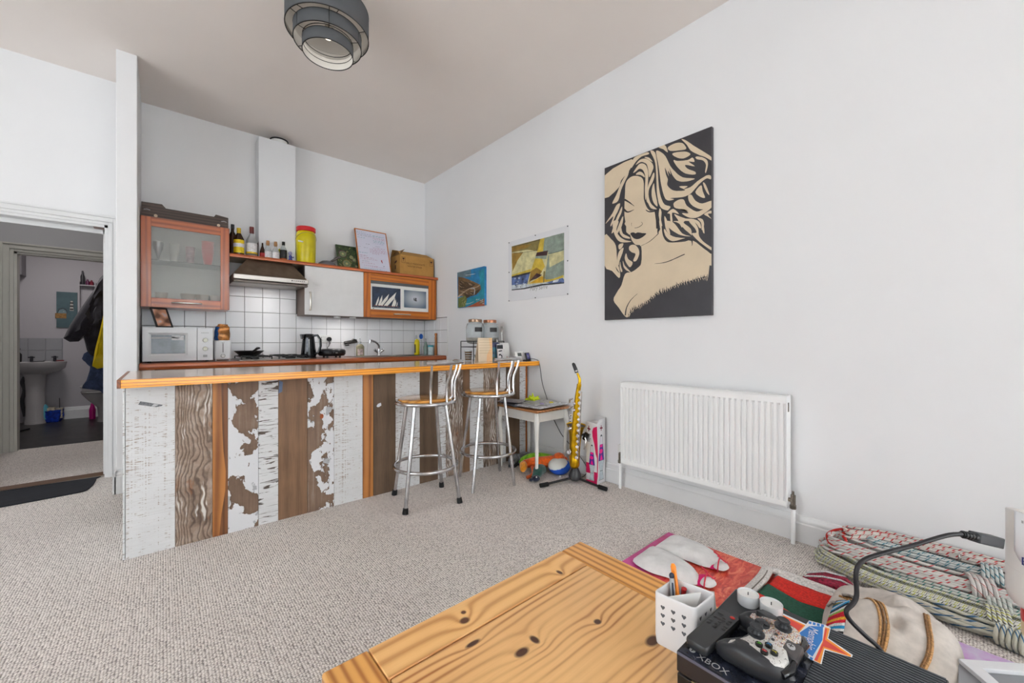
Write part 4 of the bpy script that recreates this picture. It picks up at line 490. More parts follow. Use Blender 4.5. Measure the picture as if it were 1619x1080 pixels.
# dark notched board lying on top of the cabinet
zt = 2.142
mb = MB().prism([(-.135, 4.535, zt + .004), (.459, 4.535, zt + .004), (.459, 4.535, zt + .105), (.365, 4.535, zt + .118), (.352, 4.535, zt + .095), (.02, 4.535, zt + .098), (-.005, 4.535, zt + .128), (-.135, 4.535, zt + .124)], (0, .018, 0))
rk = thing('notched_board', 'dark brown notched wooden board standing along the glazed cabinet top', 'board', (.16, 4.535, zt))
WENGE = wood('dark stained wood', (48, 38, 34), (86, 70, 62), 'x', 40, 2, .6)
build('front_board', mb, WENGE, rk, bevel=.002); build('back_board', MB().box(-.135, .459, 4.76, 4.775, zt + .004, zt + .10), WENGE, rk)
build('side_board', MB().box(-.135, -.12, 4.553, 4.76, zt + .004, zt + .09).box(.444, .459, 4.553, 4.76, zt + .004, zt + .09), WENGE, rk)
for x in (-.045, .385): build('cork_foot', MB().cyl((x, 4.53, zt + .022), (x, 4.545, zt + .022), .012), mat('cork foot', (205, 185, 160), .8) if x < 0 else bpy.data.materials['cork foot'], rk)
for x in (-.1, .425): build('handle_slot', MB().tube([(x - .02, 4.5335, zt + .062), (x, 4.533, zt + .067), (x + .02, 4.5335, zt + .062)], .003, 6), LGREY, rk)
# --- long shelf over hood and cabinets
t = thing('cornice_shelf', 'long cherry wood shelf board above the cooker hood and wall cabinets', 'shelf', (1.55, 4.48, 1.885))
build('board', box(.463, 2.646, 4.49, 4.822, 1.885, 1.912), mat('shelf underside', (176, 158, 132), .4), t)
build('front_moulding', MB().prism([(.463, 4.49, 1.882), (.463, 4.476, 1.886), (.463, 4.474, 1.905), (.463, 4.480, 1.915), (.463, 4.49, 1.915)], (2.19, 0, 0)), CHERRY, t)
SH = 1.9125
# --- boxed-in duct with extractor pipe
t = thing('duct_boxing', 'tall white boxed-in extractor duct rising from the shelf to near the ceiling', 'duct', (.88, 4.63, SH))
build('boxing', box(.715, 1.043, 4.632, YB - .002, SH, 3.135), wallpaint('duct white', (232, 233, 235)), t, bevel=.002)
build('vent_pipe', MB().cyl((.91, 4.72, 3.136), (.91, 4.72, 3.175), .075, n=24), WPLAST, t)
build('pipe_collar', MB().tube(circ((.91, 4.72, 3.178), .078, 24), .008, 6, True), BLACK, t)
# --- cooker hood
t = thing('cooker_hood', 'brushed steel cooker hood tucked under the shelf over the hob', 'hood', (.78, 4.35, 1.60))
build('canopy', MB().hexa([(.475, 4.37, 1.71), (1.092, 4.37, 1.71), (1.092, 4.81, 1.71), (.475, 4.81, 1.71)], [(.60, 4.50, 1.88), (.975, 4.50, 1.88), (.975, 4.81, 1.88), (.60, 4.81, 1.88)]), mat('hood canopy steel', (118, 104, 90), .38, .9, var=.1, vs=12), t)
build('front_panel', box(.475, 1.092, 4.33, 4.41, 1.664, 1.712), STEEL, t, bevel=.006)
build('visor_lip', box(.478, 1.09, 4.345, 4.42, 1.640, 1.662), mat('dark steel', (98, 90, 84), .4, .8), t, bevel=.004)
build('filter_panel', MB().hexa([(.485, 4.40, 1.652), (1.085, 4.40, 1.652), (1.085, 4.80, 1.652), (.485, 4.80, 1.652)], [(.485, 4.40, 1.71), (1.085, 4.40, 1.71), (1.085, 4.80, 1.71), (.485, 4.80, 1.71)]), STEEL, t)
area('hood_fill_light', (.78, 4.60, 1.648), (0, 0, 0), .3, .08, .6, (1, .98, .95))  # light added under the hood to brighten the tiles below
for k in range(7): build('push_button', MB().cyl((.945 + k * .018, 4.330, 1.689), (.945 + k * .018, 4.3265, 1.689), .0045 if k else .0065, n=10), BLACK if k == 0 else DKGREY, t)
# --- white wall cabinet
t = thing('white_wall_cabinet', 'white door wall cabinet between cooker hood and the glazed flap cabinet', 'cabinet', (1.40, 4.5, 1.375))
mb = MB().box(1.10, 1.118, 4.52, 4.822, 1.375, 1.884).box(1.69, 1.706, 4.52, 4.822, 1.375, 1.884).box(1.118, 1.69, 4.52, 4.822, 1.375, 1.393).box(1.118, 1.69, 4.52, 4.822, 1.866, 1.884).box(1.118, 1.69, 4.81, 4.822, 1.393, 1.866)
build('carcass', mb, CARC, t)
d = build('door', box(1.101, 1.704, 4.500, 4.518, 1.378, 1.880), CUPW, t, bevel=.0015)
bar_handle(1.425, 1.61, 1.148, 4.50, d, True, m=SATIN)
for x in (1.45, 1.62): area('under_cabinet_downlight', (x, 4.60, 1.357), (0, 0, 0), .05, .05, .4, (1, .98, .95)); build('downlight', MB().cyl((x, 4.60, 1.360), (x, 4.60, 1.375), .035, n=20), mat('light trim', (235, 235, 235), .3) if x < 1.5 else bpy.data.materials['light trim'], t)
# --- flap cabinet with glazed door and two prints
t = thing('flap_wall_cabinet', 'orange wood wall cabinet with a glazed flap showing two sailing prints', 'cabinet', (2.17, 4.5, 1.375))
mb = MB().box(1.708, 1.726, 4.52, 4.822, 1.375, 1.884).box(2.615, 2.633, 4.52, 4.822, 1.375, 1.884).box(1.726, 2.615, 4.52, 4.822, 1.375, 1.393).box(1.726, 2.615, 4.52, 4.822, 1.866, 1.884).box(1.726, 2.615, 4.81, 4.822, 1.393, 1.866)
build('carcass', mb, mat('dark side board', (98, 66, 46), .5), t)
d = build('flap_door', MB().box(1.708, 1.786, 4.498, 4.518, 1.378, 1.881).box(2.528, 2.633, 4.498, 4.518, 1.378, 1.881), ORANGEV, t, bevel=.0015)
for a_, b_ in ((1.800, 1.881), (1.378, 1.468)): build('door_rail', box(1.786, 2.528, 4.4985, 4.518, a_, b_), ORANGEW, d, bevel=.0015)
build('glass_pane', box(1.784, 2.530, 4.508, 4.512, 1.466, 1.802), mat('smoky glass', (96, 98, 100), .12, var=.02), d)
bar_handle(2.066, 2.265, 1.424, 4.498, d, m=SATIN)
sh = build('print_sheet', box(1.789, 2.526, 4.5055, 4.5075, 1.470, 1.765), mat('white card', (232, 232, 228), .5, var=.01), d)
SEA = mat('night sea', (44, 56, 78), .4, var=.2, vs=12); SAIL = mat('white sail', (232, 230, 222), .5, var=.02); HULL = mat('hull line', (150, 70, 40), .5); FOAM = mat('sea haze', (120, 132, 142), .5, var=.1); FOAM2 = mat('sea haze pale', (176, 182, 188), .5, var=.1)
L = [(0, [(0, 0), (348, 0), (348, 240), (0, 240)])]
for x, w, tx, h in ((40, 16, 82, 112), (72, 22, 122, 128), (92, 30, 205, 148), (140, 42, 296, 175), (236, 20, 280, 112), (262, 16, 290, 90), (294, 8, 310, 62)):
    L.append((1, [(x, 28), (x + w, 22), (x + w + (tx - x) * .55, h * .55 + 18), (tx, h + 20), (x + (tx - x) * .45, h * .5 + 26)]))
for k in range(9): L.append((2, [(20 + k * 34, 22 + k % 3 * 3), (44 + k * 34, 18), (50 + k * 34, 25), (28 + k * 34, 28)]))
for k in range(14): L.append((3, [(8 + k * 24, 6 + (k * 7) % 9), (30 + k * 24, 5 + (k * 5) % 8), (26 + k * 24, 12 + (k * 3) % 8)]))
art('sailing_print', sh, (1.803, 4.5052, 1.492), (1, 0, 0), (0, 0, 1), L, [SEA, SAIL, HULL, FOAM])
t2 = NT('misty gradient print'); g = t2.n('TexCoord').outputs['Generated']; v = t2.n('VectorMath', {0: g, 1: (.5, .5, .55)}, operation='DISTANCE').outputs['Value']
t2.out(Base_Color=t2.ramp(v, [(.1, C(196, 200, 206)), (.62, C(86, 104, 122))]), Roughness=.5)
art('misty_print', sh, (2.196, 4.5052, 1.512), (1, 0, 0), (0, 0, 1), [(0, [(0, 0), (300, 0), (300, 212), (0, 212)])], [t2.mat])
art('print_motif', sh, (2.196, 4.5050, 1.512), (1, 0, 0), (0, 0, 1), [(0, [(128, 92), (165, 92), (165, 100), (140, 104), (138, 124), (128, 124)]), (0, [(140, 84), (172, 84), (172, 96), (150, 94)]), (0, [(146, 104), (166, 100), (168, 122), (160, 126), (146, 124)])], [DKGREY])
art('print_stamp', sh, (1.797, 4.5050, 1.470), (1, 0, 0), (0, 0, 1), [(0, [(14, 6), (30, 6), (30, 14), (14, 14)])], [DKGREY])
# ------------------------------------------------------------------ things on the shelf
def bottle(name, lab, x, y, z, prof, m, parts=(), cat='bottle', grp='bottles on the cornice shelf'):
    t = thing(name, lab, cat, (x, y, z), group=grp)
    body = build('body', MB().lathe(prof, (x, y, z), 20), m, t)
    for pn, pp, pm in parts: build(pn, MB().lathe(pp, (x, y, z), 20), pm, t)
    return t
GL_G = mat('clear bottle glass', (240, 244, 245), .03, var=.01, trans=.86, ior=1.25); GL_B = mat('brown bottle', (52, 30, 16), .12, var=.1); YLAB = mat('yellow label', (226, 196, 20), .5, var=.12, vs=40); YCAP = mat('yellow cap', (222, 186, 26), .35)
WLAB = mat('white label', (226, 224, 226), .5, var=.12, vs=60); CORK = mat('cork stopper', (168, 124, 84), .8, var=.15); GRNL = mat('olive oil', (150, 146, 26), .12, var=.05); BLAB = mat('black label', (30, 28, 30), .5, var=.1)
RED = mat('red lacquer', (168, 26, 30), .4)
def lab_ring(r, a, b): return [(r + .0012, a), (r + .0012, b)]
bottle('spirit_bottle', 'dark bottle with a black cap half hidden by the glazed cabinet', .505, 4.66, SH, [(.036, 0), (.038, .19), (.014, .24), (.013, .30), (0.001, .302)], GL_B, [('cap', [(.015, .27), (.015, .31), (.001, .311)], BLACK)])
bottle('spirit_bottle', 'bottle with a yellow cap and large yellow label at the shelf left end', .548, 4.60, SH, [(.040, 0), (.042, .02), (.042, .165), (.015, .225), (.013, .25), (0.001, .252)], GL_B, [('label', lab_ring(.042, .03, .155), YLAB), ('cap', [(.0175, .215), (.0175, .27), (.001, .271)], YCAP), ('badge', [(.0448, .085), (.0448, .12)], WLAB)])
bottle('spirit_bottle', 'tallest clear bottle with white label and dark red cap', .655, 4.62, SH, [(.044, 0), (.047, .02), (.047, .17), (.018, .235), (.015, .27), (0.001, .272)], GL_G, [('label', lab_ring(.047, .05, .14), WLAB), ('gold_band', lab_ring(.0475, .04, .056), YCAP), ('cap', [(.0175, .24), (.0185, .245), (.0185, .305), (.001, .306)], mat('maroon cap', (110, 44, 40), .4))])
bottle('slim_bottle', 'slim blue-capped dark bottle with a white streak behind the tall clear one', .725, 4.66, SH, [(.020, 0), (.021, .15), (.009, .19), (.001, .20)], GL_B, [('cap', [(.010, .17), (.010, .205), (.001, .206)], mat('indigo cap', (50, 44, 130), .4)), ('label', lab_ring(.021, .03, .13), DKGREY)])
bottle('small_flask', 'small brown bottle with pointed neck beside the two corked flasks', .742, 4.60, SH, [(.022, 0), (.024, .07), (.008, .13), (.007, .16), (.001, .161)], GL_B, [('label', lab_ring(.0235, .015, .06), RED)])
for x, l in ((.800, 'left'), (.868, 'right')):
    bottle('corked_flask', 'clear round-shouldered flask with wooden stopper, %s one of the pair' % l, x - .012, 4.60, SH, [(.030, 0), (.033, .01), (.034, .085), (.014, .135), (.012, .15), (.001, .151)], GL_G, [('stopper', [(.013, .142), (.016, .16), (.013, .19), (.001, .192)], CORK), ('label', lab_ring(.034, .02, .08), WLAB)])
bottle('oil_bottle', 'small yellow-green oil bottle between corked flask and black labelled bottle', .898, 4.625, SH, [(.018, 0), (.018, .11), (.008, .13), (.001, .132)], GRNL)
bottle('sauce_bottle', 'square-shouldered clear bottle with black cap and black label', .925, 4.60, SH, [(.030, 0), (.031, .12), (.013, .16), (.012, .185), (.001, .186)], GL_G, [('cap', [(.0145, .165), (.0145, .2), (.001, .201)], BLACK), ('label', lab_ring(.031, .03, .115), BLAB), ('orange_band', lab_ring(.0312, .012, .03), mat('orange band', (176, 84, 30), .5))])
BLUEP = mat('blue painted china', (60, 70, 150), .3, var=.3, vs=60)
t = thing('figurine', 'small blue and white china figurine on the shelf before the duct', 'figurine', (.985, 4.58, SH))
build('torso', MB().lathe([(.020, 0), (.022, .015), (.012, .04), (.016, .06), (.006, .072)], (.985, 4.58, SH), 14), BLUEP, t)
build('head', MB().ell((.982, 4.58, SH + .088), (.019, .016, .021)), mat('pale violet china', (150, 146, 180), .3), t)
build('arm', MB().tube([(.985, 4.575, SH + .055), (1.005, 4.57, SH + .045), (1.014, 4.57, SH + .055)], .005, 6), BLUEP, t)
t = thing('trinket', 'tiny pair of dark beads on the shelf beside the yellow tub', 'ornament', (1.055, 4.60, SH))
for k in range(3): build('bead', MB().ell((1.046 + .012 * k, 4.56, SH + .008), (.0068, .0068, .008)), BLACK, t)
t = thing('storage_tub', 'tall translucent yellow tub with a red screw lid and wire handle', 'tub', (1.135, 4.60, SH))
build('body', MB().lathe([(.083, 0), (.089, .012), (.093, .12), (.095, .25), (.092, .31), (.078, .338), (.001, .34)], (1.135, 4.60, SH), 32), mat('yellow plastic', (206, 190, 12), .28, var=.08, vs=7), t)
build('lid', MB().lathe([(.088, .336), (.092, .34), (.092, .378), (.086, .384), (.001, .385)], (1.135, 4.60, SH), 32), mat('red lid', (206, 26, 34), .4), t)
build('wire_handle', MB().tube([(1.135 + .098 * math.cos(a), 4.60 + .098 * math.sin(a), SH + .255 - .06 * math.sin(-a if a < 0 else a) * 1.0) for a in [R(180 + 12 * k) for k in range(16)]], .0018, 6), STEEL, t)
build('handle_grip', MB().tube([(1.05, 4.545, SH + .223), (1.085, 4.513, SH + .212)], .007, 8), WPLAST, t)
t = thing('pan_lid', 'grey domed pan lid with an angled handle lying on the shelf', 'lid', (1.355, 4.62, SH))
build('dome', MB().lathe([(.100, 0), (.102, .006), (.085, .04), (.05, .065), (.001, .074)], (1.355, 4.64, SH), 28), mat('grey lid', (104, 102, 106), .5, var=.06), t)
build('knob', MB().tube([(1.385, 4.61, SH + .06), (1.42, 4.59, SH + .085), (1.46, 4.58, SH + .118), (1.475, 4.58, SH + .112)], [.012, .013, .014, .011], 10), mat('dark taupe', (82, 74, 72), .5), t)
# leaning green canvas
def lean(x0, x1, yb, z0, h, dy):  # outer frame vectors
    U = Vector((x1 - x0, 0, 0)).normalized(); V = Vector((0, dy, math.sqrt(h * h - dy * dy))).normalized(); return Vector((x0, yb, z0)), U, V, U.cross(V)
def slab(O, U, V, N, w, h, t, m=0, mb=None):
    mb = mb or MB(); P = [O, O + U * w, O + U * w + V * h, O + V * h]
    return mb.prism([p - N * t for p in P], N * t, m)
O, U, V, N = lean(1.483, 1.71, 4.66, SH, .315, .10)
cv = build('leaning_canvas', slab(O, U, V, N, .228, .312, .016), mat('dark green paint', (52, 70, 40), .6, var=.35, vs=22), label='small green and brown abstract canvas of seed heads leaning on the shelf', cat='painting')
L = []; rr = random.Random(3)
for k in range(110): # mossy strokes
    x, y = rr.uniform(2, 212), rr.uniform(2, 296); a = rr.uniform(-.9, .9); l = rr.uniform(8, 26); w = rr.uniform(2, 6)
    dx, dy = math.cos(a) * l, math.sin(a) * l; L.append((rr.choice((0, 1, 2, 3, 0, 2)), [(x, y), (min(226, x + dx), min(310, max(0, y + dy))), (min(226, x + dx), min(310, max(0, y + dy + w))), (x, y + w)]))
for cx, cy, r, c in ((68, 200, 52, 4), (100, 80, 56, 3), (190, 140, 34, 4), (206, 60, 22, 4), (160, 170, 22, 1)):
    for q in range(5): L.append(((c, 5, 0, 5, 1)[q], [(cx + r * (1 - q * .19) * math.cos(a * .5236 + q) * rr.uniform(.8, 1), min(309, cy + r * (1 - q * .19) * math.sin(a * .5236 + q) * rr.uniform(.8, 1))) for a in range(12)]))
L = [(c, [(min(227, max(1, a)), min(311, max(1, b))) for a, b in p]) for c, p in L]
art('painted_seed_heads', cv, O, U, V, L, [mat('moss', (104, 122, 66), .6), mat('straw', (186, 178, 116), .6), mat('deep green', (30, 48, 32), .6), mat('olive', (120, 112, 60), .6), mat('plum', (78, 46, 50), .6), mat('sage grey', (124, 128, 110), .6)])
# leaning whiteboard
O, U, V, N = lean(1.69, 2.09, 4.585, SH, .545, .16)
t = thing('whiteboard', 'whiteboard in a thin pine frame covered in coloured handwriting', 'whiteboard', tuple(O))
hh = .542; ww = .385
V2 = (V + U * -.05).normalized()
bd = build('board', slab(O + U * .01 + V * .01, U, V, N, ww - .02, hh - .02, .008), mat('board white', (216, 216, 232), .3, var=.01), t)
for a in ((O, ww, .013), (O + V * (hh - .013), ww, .013)): build('frame_rail', slab(a[0], U, V, N, a[1], a[2], .015), ORANGEW, t)
for a in (O + V * .013, O + V * .013 + U * (ww - .013)): build('frame_stile', slab(a, U, V, N, .013, hh - .026, .015), ORANGEV, t)
L = []; rr = random.Random(9)
def scrib(x0, x1, y, h, c, gap=.2):
    x = x0
    while x < x1:
        wl = rr.uniform(10, 34)
        if x + wl > x1: wl = x1 - x
        k = max(2, int(wl / 4)); 
        for i in range(k):
            a = x + i * 4; y0 = y + rr.uniform(-.25, .15) * h; y1 = y0 + h * rr.uniform(.45, 1)
            L.append((c, [(a, y0), (a + 1.6, y0), (a + 3.4 + rr.uniform(-1, 1.5), y1), (a + 1.8, y1)])); L.append((c, [(a + 2, y1 - 1.6), (a + 5, y0 + 1), (a + 5, y0 + 2.6), (a + 2, y1)]))
        x += wl + rr.uniform(5, 10)
for row in ((20, 130, 500, 9, 0), (20, 190, 478, 9, 1), (205, 350, 470, 15, 0), (20, 190, 456, 8, 3), (205, 350, 447, 9, 2), (205, 350, 430, 7, 2), (20, 110, 425, 8, 0), (205, 345, 408, 11, 0), (205, 350, 390, 10, 0), (200, 330, 372, 6, 1), (110, 160, 350, 6, 3), (230, 280, 335, 8, 3), (20, 50, 305, 6, 3), (80, 130, 300, 6, 3), (190, 340, 310, 8, 2), (150, 345, 288, 8, 2), (150, 350, 270, 9, 2), (150, 345, 250, 9, 2), (175, 260, 232, 8, 2), (20, 110, 228, 11, 0), (25, 100, 190, 12, 2), (25, 180, 168, 9, 2), (25, 215, 148, 9, 2), (40, 120, 122, 6, 3), (35, 190, 98, 6, 2), (60, 220, 66, 7, 2), (150, 300, 56, 7, 2), (60, 290, 30, 7, 0)): scrib(*row)
L.append((4, [(278, 120), (286, 124), (280, 162), (268, 158)])); L.append((4, [(300, 14), (330, 14), (318, 24)])); L.append((5, [(294, 74), (302, 80), (298, 88), (290, 82)]))
art('handwriting', bd, O, U, V, L, [mat('teal ink', (38, 150, 160), .5, var=0), mat('blue ink', (70, 110, 170), .5, var=0), mat('magenta ink', (160, 50, 110), .5, var=0), mat('grey ink', (70, 70, 100), .5, var=0), mat('red ink', (176, 24, 40), .5, var=0), mat('navy ink', (40, 30, 60), .5, var=0)])
# open cardboard box
KRAFT = mat('kraft card', (176, 130, 66), .8, var=.06, vs=9, bump=.0004); KRAFTD = mat('kraft inner', (122, 88, 42), .85)
t = thing('cardboard_box', 'open brown cardboard box with fragile glass symbols standing on the shelf by the right wall', 'box', (2.40, 4.66, SH))
x0, x1, y0, y1, z1 = 2.165, 2.625, 4.545, 4.815, SH + .245
w = .004
build('side_panels', MB().box(x0, x1, y0, y0 + w, SH, z1).box(x0, x1, y1 - w, y1, SH, z1).box(x0, x0 + w, y0 + w, y1 - w, SH, z1).box(x1 - w, x1, y0 + w, y1 - w, SH, z1).box(x0 + w, x1 - w, y0 + w, y1 - w, SH, SH + w), KRAFT, t)
build('front_flap', MB().hexa([(x0, y0, z1), (x1, y0, z1), (x1, y0 + w, z1), (x0, y0 + w, z1)], [(x0 + .02, y0 + .10, z1 + .06), (x1 - .05, y0 + .10, z1 + .06), (x1 - .05, y0 + .104, z1 + .056), (x0 + .02, y0 + .104, z1 + .056)]), KRAFT, t)
build('rear_flap', MB().hexa([(x0, y1 - w, z1), (x1, y1 - w, z1), (x1, y1, z1), (x0, y1, z1)], [(x0 + .01, y1 - .03, z1 + .095), (x1 - .06, y1 - .03, z1 + .095), (x1 - .06, y1 - .026, z1 + .095), (x0 + .01, y1 - .026, z1 + .095)]), KRAFTD, t)
build('side_flap', MB().hexa([(x0, y0 + .01, z1), (x0 + w, y0 + .01, z1), (x0 + w, y1 - .01, z1), (x0, y1 - .01, z1)], [(x0 + .07, y0 + .03, z1 + .075), (x0 + .074, y0 + .03, z1 + .075), (x0 + .074, y1 - .03, z1 + .078), (x0 + .07, y1 - .03, z1 + .078)]), KRAFTD, t)
INK = mat('box print', (62, 30, 14), .7, var=0)
def glass_icon(u, v, s): return [(0, [(u - s, v + 2.2 * s), (u + s, v + 2.2 * s), (u + .8 * s, v + s), (u + .15 * s, v + .5 * s), (u + .15 * s, v - .5 * s), (u + .7 * s, v - .8 * s), (u - .7 * s, v - .8 * s), (u - .15 * s, v - .5 * s), (u - .15 * s, v + .5 * s), (u - .8 * s, v + s)])]
L = []
for u in (44, 425):
    L += glass_icon(u, 178, 14)
    for a in (((u - 24, 148), (u + 24, 148), (u + 24, 151), (u - 24, 151)), ((u - 24, 218), (u + 24, 218), (u + 24, 221), (u - 24, 221)), ((u - 24, 151), (u - 21, 151), (u - 21, 218), (u - 24, 218)), ((u + 21, 151), (u + 24, 151), (u + 24, 218), (u + 21, 218))): L.append((0, list(a)))
art('fragile_symbol', t, (x0, y0, SH), (1, 0, 0), (0, 0, 1), L, [INK])
text('lettering', 'HELLO PASSIONATE', .028, (2.37, y0, SH + .148), (1, 0, .0), (0, 0, 1), INK, t); text('lettering', 'WINTER WINES', .028, (2.36, y0, SH + .112), (1, 0, 0), (0, 0, 1), INK, t)
art('hand_hole', t, (x0, y1, SH), (0, -1, 0), (0, 0, 1), [(0, [(120, 150), (180, 165), (180, 190), (120, 175)]), (0, [(130, 80), (155, 82), (155, 130), (130, 128)])], [INK])
# ------------------------------------------------------------------ things on the kitchen worktop
ENAM = mat('appliance white', (226, 227, 229), .3, var=.012)
t = thing('microwave_oven', 'white microwave oven standing on the worktop beside the partition wall', 'microwave', (.10, 4.56, WT))
x0, x1, z0, z1 = -.124, .334, WT + .012, WT + .292
build('body', box(x0, x1, 4.415, 4.76, z0, z1), ENAM, t, bevel=.006)
for x in (x0 + .04, x1 - .04):
    for y in (4.45, 4.72): build('foot', MB().cyl((x, y, WT), (x, y, z0), .012), BLACK, t)
xs = x0 + .345
mb = MB(); o = [(x0, z0), (xs, z0), (xs, z1), (x0, z1)]; i1 = [(x0 + .03, z0 + .045), (xs - .06, z0 + .045), (xs - .06, z1 - .045), (x0 + .03, z1 - .045)]; i2 = [(x0 + .052, z0 + .062), (xs - .078, z0 + .062), (xs - .078, z1 - .062), (x0 + .052, z1 - .062)]
mb.grid([[(a, 4.414, b) for a, b in o], [(a, 4.392, b) for a, b in o], [(a, 4.390, b) for a, b in i1], [(a, 4.398, b) for a, b in i2]], 0, True)
d = build('door', mb, ENAM, t, ang=25)
build('window', MB().poly([(a, 4.3975, b) for a, b in i2]), mat('microwave window', (120, 126, 132), .15, var=.2, vs=9), d)
art('window_sticker', d, (xs - .165, 4.3972, z1 - .105), (1, 0, 0), (0, 0, 1), [(0, [(0, 0), (78, 0), (78, 38), (0, 38)]), (1, [(6, 26), (60, 26), (60, 28), (6, 28)]), (1, [(6, 18), (50, 18), (50, 20), (6, 20)])], [WLAB, DKGREY])
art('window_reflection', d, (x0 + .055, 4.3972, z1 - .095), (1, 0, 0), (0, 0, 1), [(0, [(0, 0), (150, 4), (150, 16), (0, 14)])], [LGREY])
c = build('control_panel', box(xs + .003, x1, 4.392, 4.414, z0, z1), ENAM, t, bevel=.003)
for z in (z0 + .10, z0 + .175):
    k = build('dial', MB().cyl((xs + .058, 4.392, z), (xs + .058, 4.376, z), .019, .016, 24), mat('cream dial', (214, 214, 200), .35) if z < z0 + .12 else bpy.data.materials['cream dial'], c, bevel=.001)
    L = [(0, [(26 * math.cos(a) - 1, 26 * math.sin(a) - 1), (26 * math.cos(a) + 1, 26 * math.sin(a) - 1), (26 * math.cos(a) + 1, 26 * math.sin(a) + 1)]) for a in [R(q) for q in range(-40, 230, 27)]]
    art('dial_marks', c, (xs + .058, 4.3915, z), (1, 0, 0), (0, 0, 1), L, [DKGREY])
build('release_button', box(xs + .044, xs + .072, 4.388, 4.392, z0 + .028, z0 + .048), LGREY, c, bevel=.001)
art('faint_lettering', c, (xs + .03, 4.392, z1 - .045), (1, 0, 0), (0, 0, 1), [(0, [(k * 6, 0), (k * 6 + 4, 0), (k * 6 + 4, 6), (k * 6, 6)]) for k in range(9)], [LGREY])
# photo frame leaning
O = Vector((-.040, 4.47, z1 + .001)); U = Vector((.111, .03, 0)).normalized(); V = Vector((-.042, .05, .165)).normalized(); N = U.cross(V).normalized()
t = thing('photo_frame', 'black framed blurred photograph leaning on top of the microwave', 'picture frame', tuple(O))
fr = build('backing', slab(O, U, V, N, .112, .178, .008), BLACK, t)
mb = MB()
for a, b, c, d in ((0, 0, .112, .012), (0, .166, .112, .012), (0, .012, .012, .154), (.100, .012, .012, .154)): slab(O + U * a + V * b + N * .004, U, V, N, c, d, .004, 0, mb)
build('frame_edge', mb, BLACK, t)
ph = NT('blurred photograph'); q = ph.noise(ph.coord(), 16, 1, .3); ph.out(Base_Color=ph.ramp(q, [(.3, C(90, 56, 40)), (.5, C(206, 150, 120)), (.68, C(196, 204, 214))]), Roughness=.3)
build('photograph', slab(O + U * .012 + V * .012 + N * .0015, U, V, N, .088, .154, .001), ph.mat, t)
build('wooden_stand', MB().prism([(-.045, 4.50, z1 + .001), (-.012, 4.50, z1 + .001), (-.02, 4.50, z1 + .05), (-.035, 4.50, z1 + .055), (-.046, 4.50, z1 + .04)], (0, .03, 0)), ORANGEW, t)
# toaster and bag of bread
t = thing('toaster', 'small white two slice toaster between microwave and gas hob', 'toaster', (.41, 4.56, WT))
x0, x1 = .347, .474
build('body', box(x0, x1, 4.45, 4.68, WT + .010, WT + .185), ENAM, t, bevel=.014, seg=4)
build('lever_slot', box(.408, .413, 4.4485, 4.452, WT + .075, WT + .155), BLACK, t)
build('lever_knob', MB().ell((.4105, 4.442, WT + .165), (.010, .009, .008)), ENAM, t)
build('browning_dial', MB().cyl((.4105, 4.45, WT + .045), (.4105, 4.438, WT + .045), .015, .013, 20), WPLAST, t, bevel=.001)
build('dial_ring', MB().tube([(.4105 + .016 * math.cos(R(a)), 4.449, WT + .045 + .016 * math.sin(R(a))) for a in range(0, 360, 20)], .0012, 5, True), DKGREY, t)
build('bread_slot', MB().box(.372, .384, 4.48, 4.65, WT + .1845, WT + .1865).box(.437, .449, 4.48, 4.65, WT + .1845, WT + .1865), BLACK, t)
for x in (.36, .461): build('foot', MB().cyl((x, 4.47, WT), (x, 4.47, WT + .011), .006), ENAM, t)
FOIL = mat('brown foil wrapper', (176, 118, 62), .28, .45, var=.35, vs=25, bump=.002, bs=30); BLUEF = mat('blue wrapper print', (24, 84, 150), .35, var=.5, vs=60)
t = thing('bread_bag', 'crumpled brown and blue plastic bread bag lying on top of the toaster', 'bag', (.41, 4.55, WT + .19))
rows = []
for k in range(13):
    v = k / 12; row = []
    for j in range(24):
        a = 2 * math.pi * j / 24; rx = .062 * (1 - .25 * abs(v - .35)) * (1 - (v > .9) * .2); ry = .045 * (1 - v * .75)
        p = Vector((.414 + rx * math.cos(a) + .006 * v, 4.56 + ry * math.sin(a), WT + .187 + .145 * v))
        row.append(p + noise.noise_vector(p * 26) * .012 * (v > 0.01))
    rows.append(row)
build('wrapper', MB().grid(rows, 0, True).poly(rows[-1]), FOIL, t)
build('blue_print', MB().grid([[r[j] + (r[j] - Vector((.414, 4.56, r[j].z))) * .03 for j in range(11, 17)] for r in rows[:-2]]), BLUEF, t)
# hob and frying pan
t = thing('gas_hob', 'stainless steel four burner gas hob with black pan supports', 'hob', (.83, 4.56, WT))
build('hob_plate', box(.515, 1.095, 4.31, 4.79, WT, WT + .010), STEEL, t, bevel=.004)
for x, y, r in ((.655, 4.44, .035), (.655, 4.67, .045), (.955, 4.44, .045), (.955, 4.67, .028)):
    b = build('burner', MB().lathe([(r, 0), (r, .012), (r * .85, .016), (r * .85, .022), (.001, .024)], (x, y, WT + .010), 24), BLACK, t)
for cx in (.655, .955):
    mb = MB().tube([(cx - .12, 4.33, WT + .034), (cx + .12, 4.33, WT + .034), (cx + .12, 4.77, WT + .034), (cx - .12, 4.77, WT + .034)], .005, 6, True)
    for y in (4.44, 4.67):
        for a in range(0, 360, 90): mb.tube([(cx + .022 * math.cos(R(a)), y + .022 * math.sin(R(a)), WT + .040), (cx + .10 * math.cos(R(a)), y + .10 * math.sin(R(a)), WT + .040), (cx + .118 * math.cos(R(a)), y + .105 * math.sin(R(a)), WT + .034)], .0045, 6)
    for x, y in ((cx - .12, 4.33), (cx + .12, 4.33), (cx - .12, 4.77), (cx + .12, 4.77)): mb.tube([(x, y, WT + .034), (x, y, WT + .010)], .005, 6)
    build('pan_support', mb, BLACK, t)
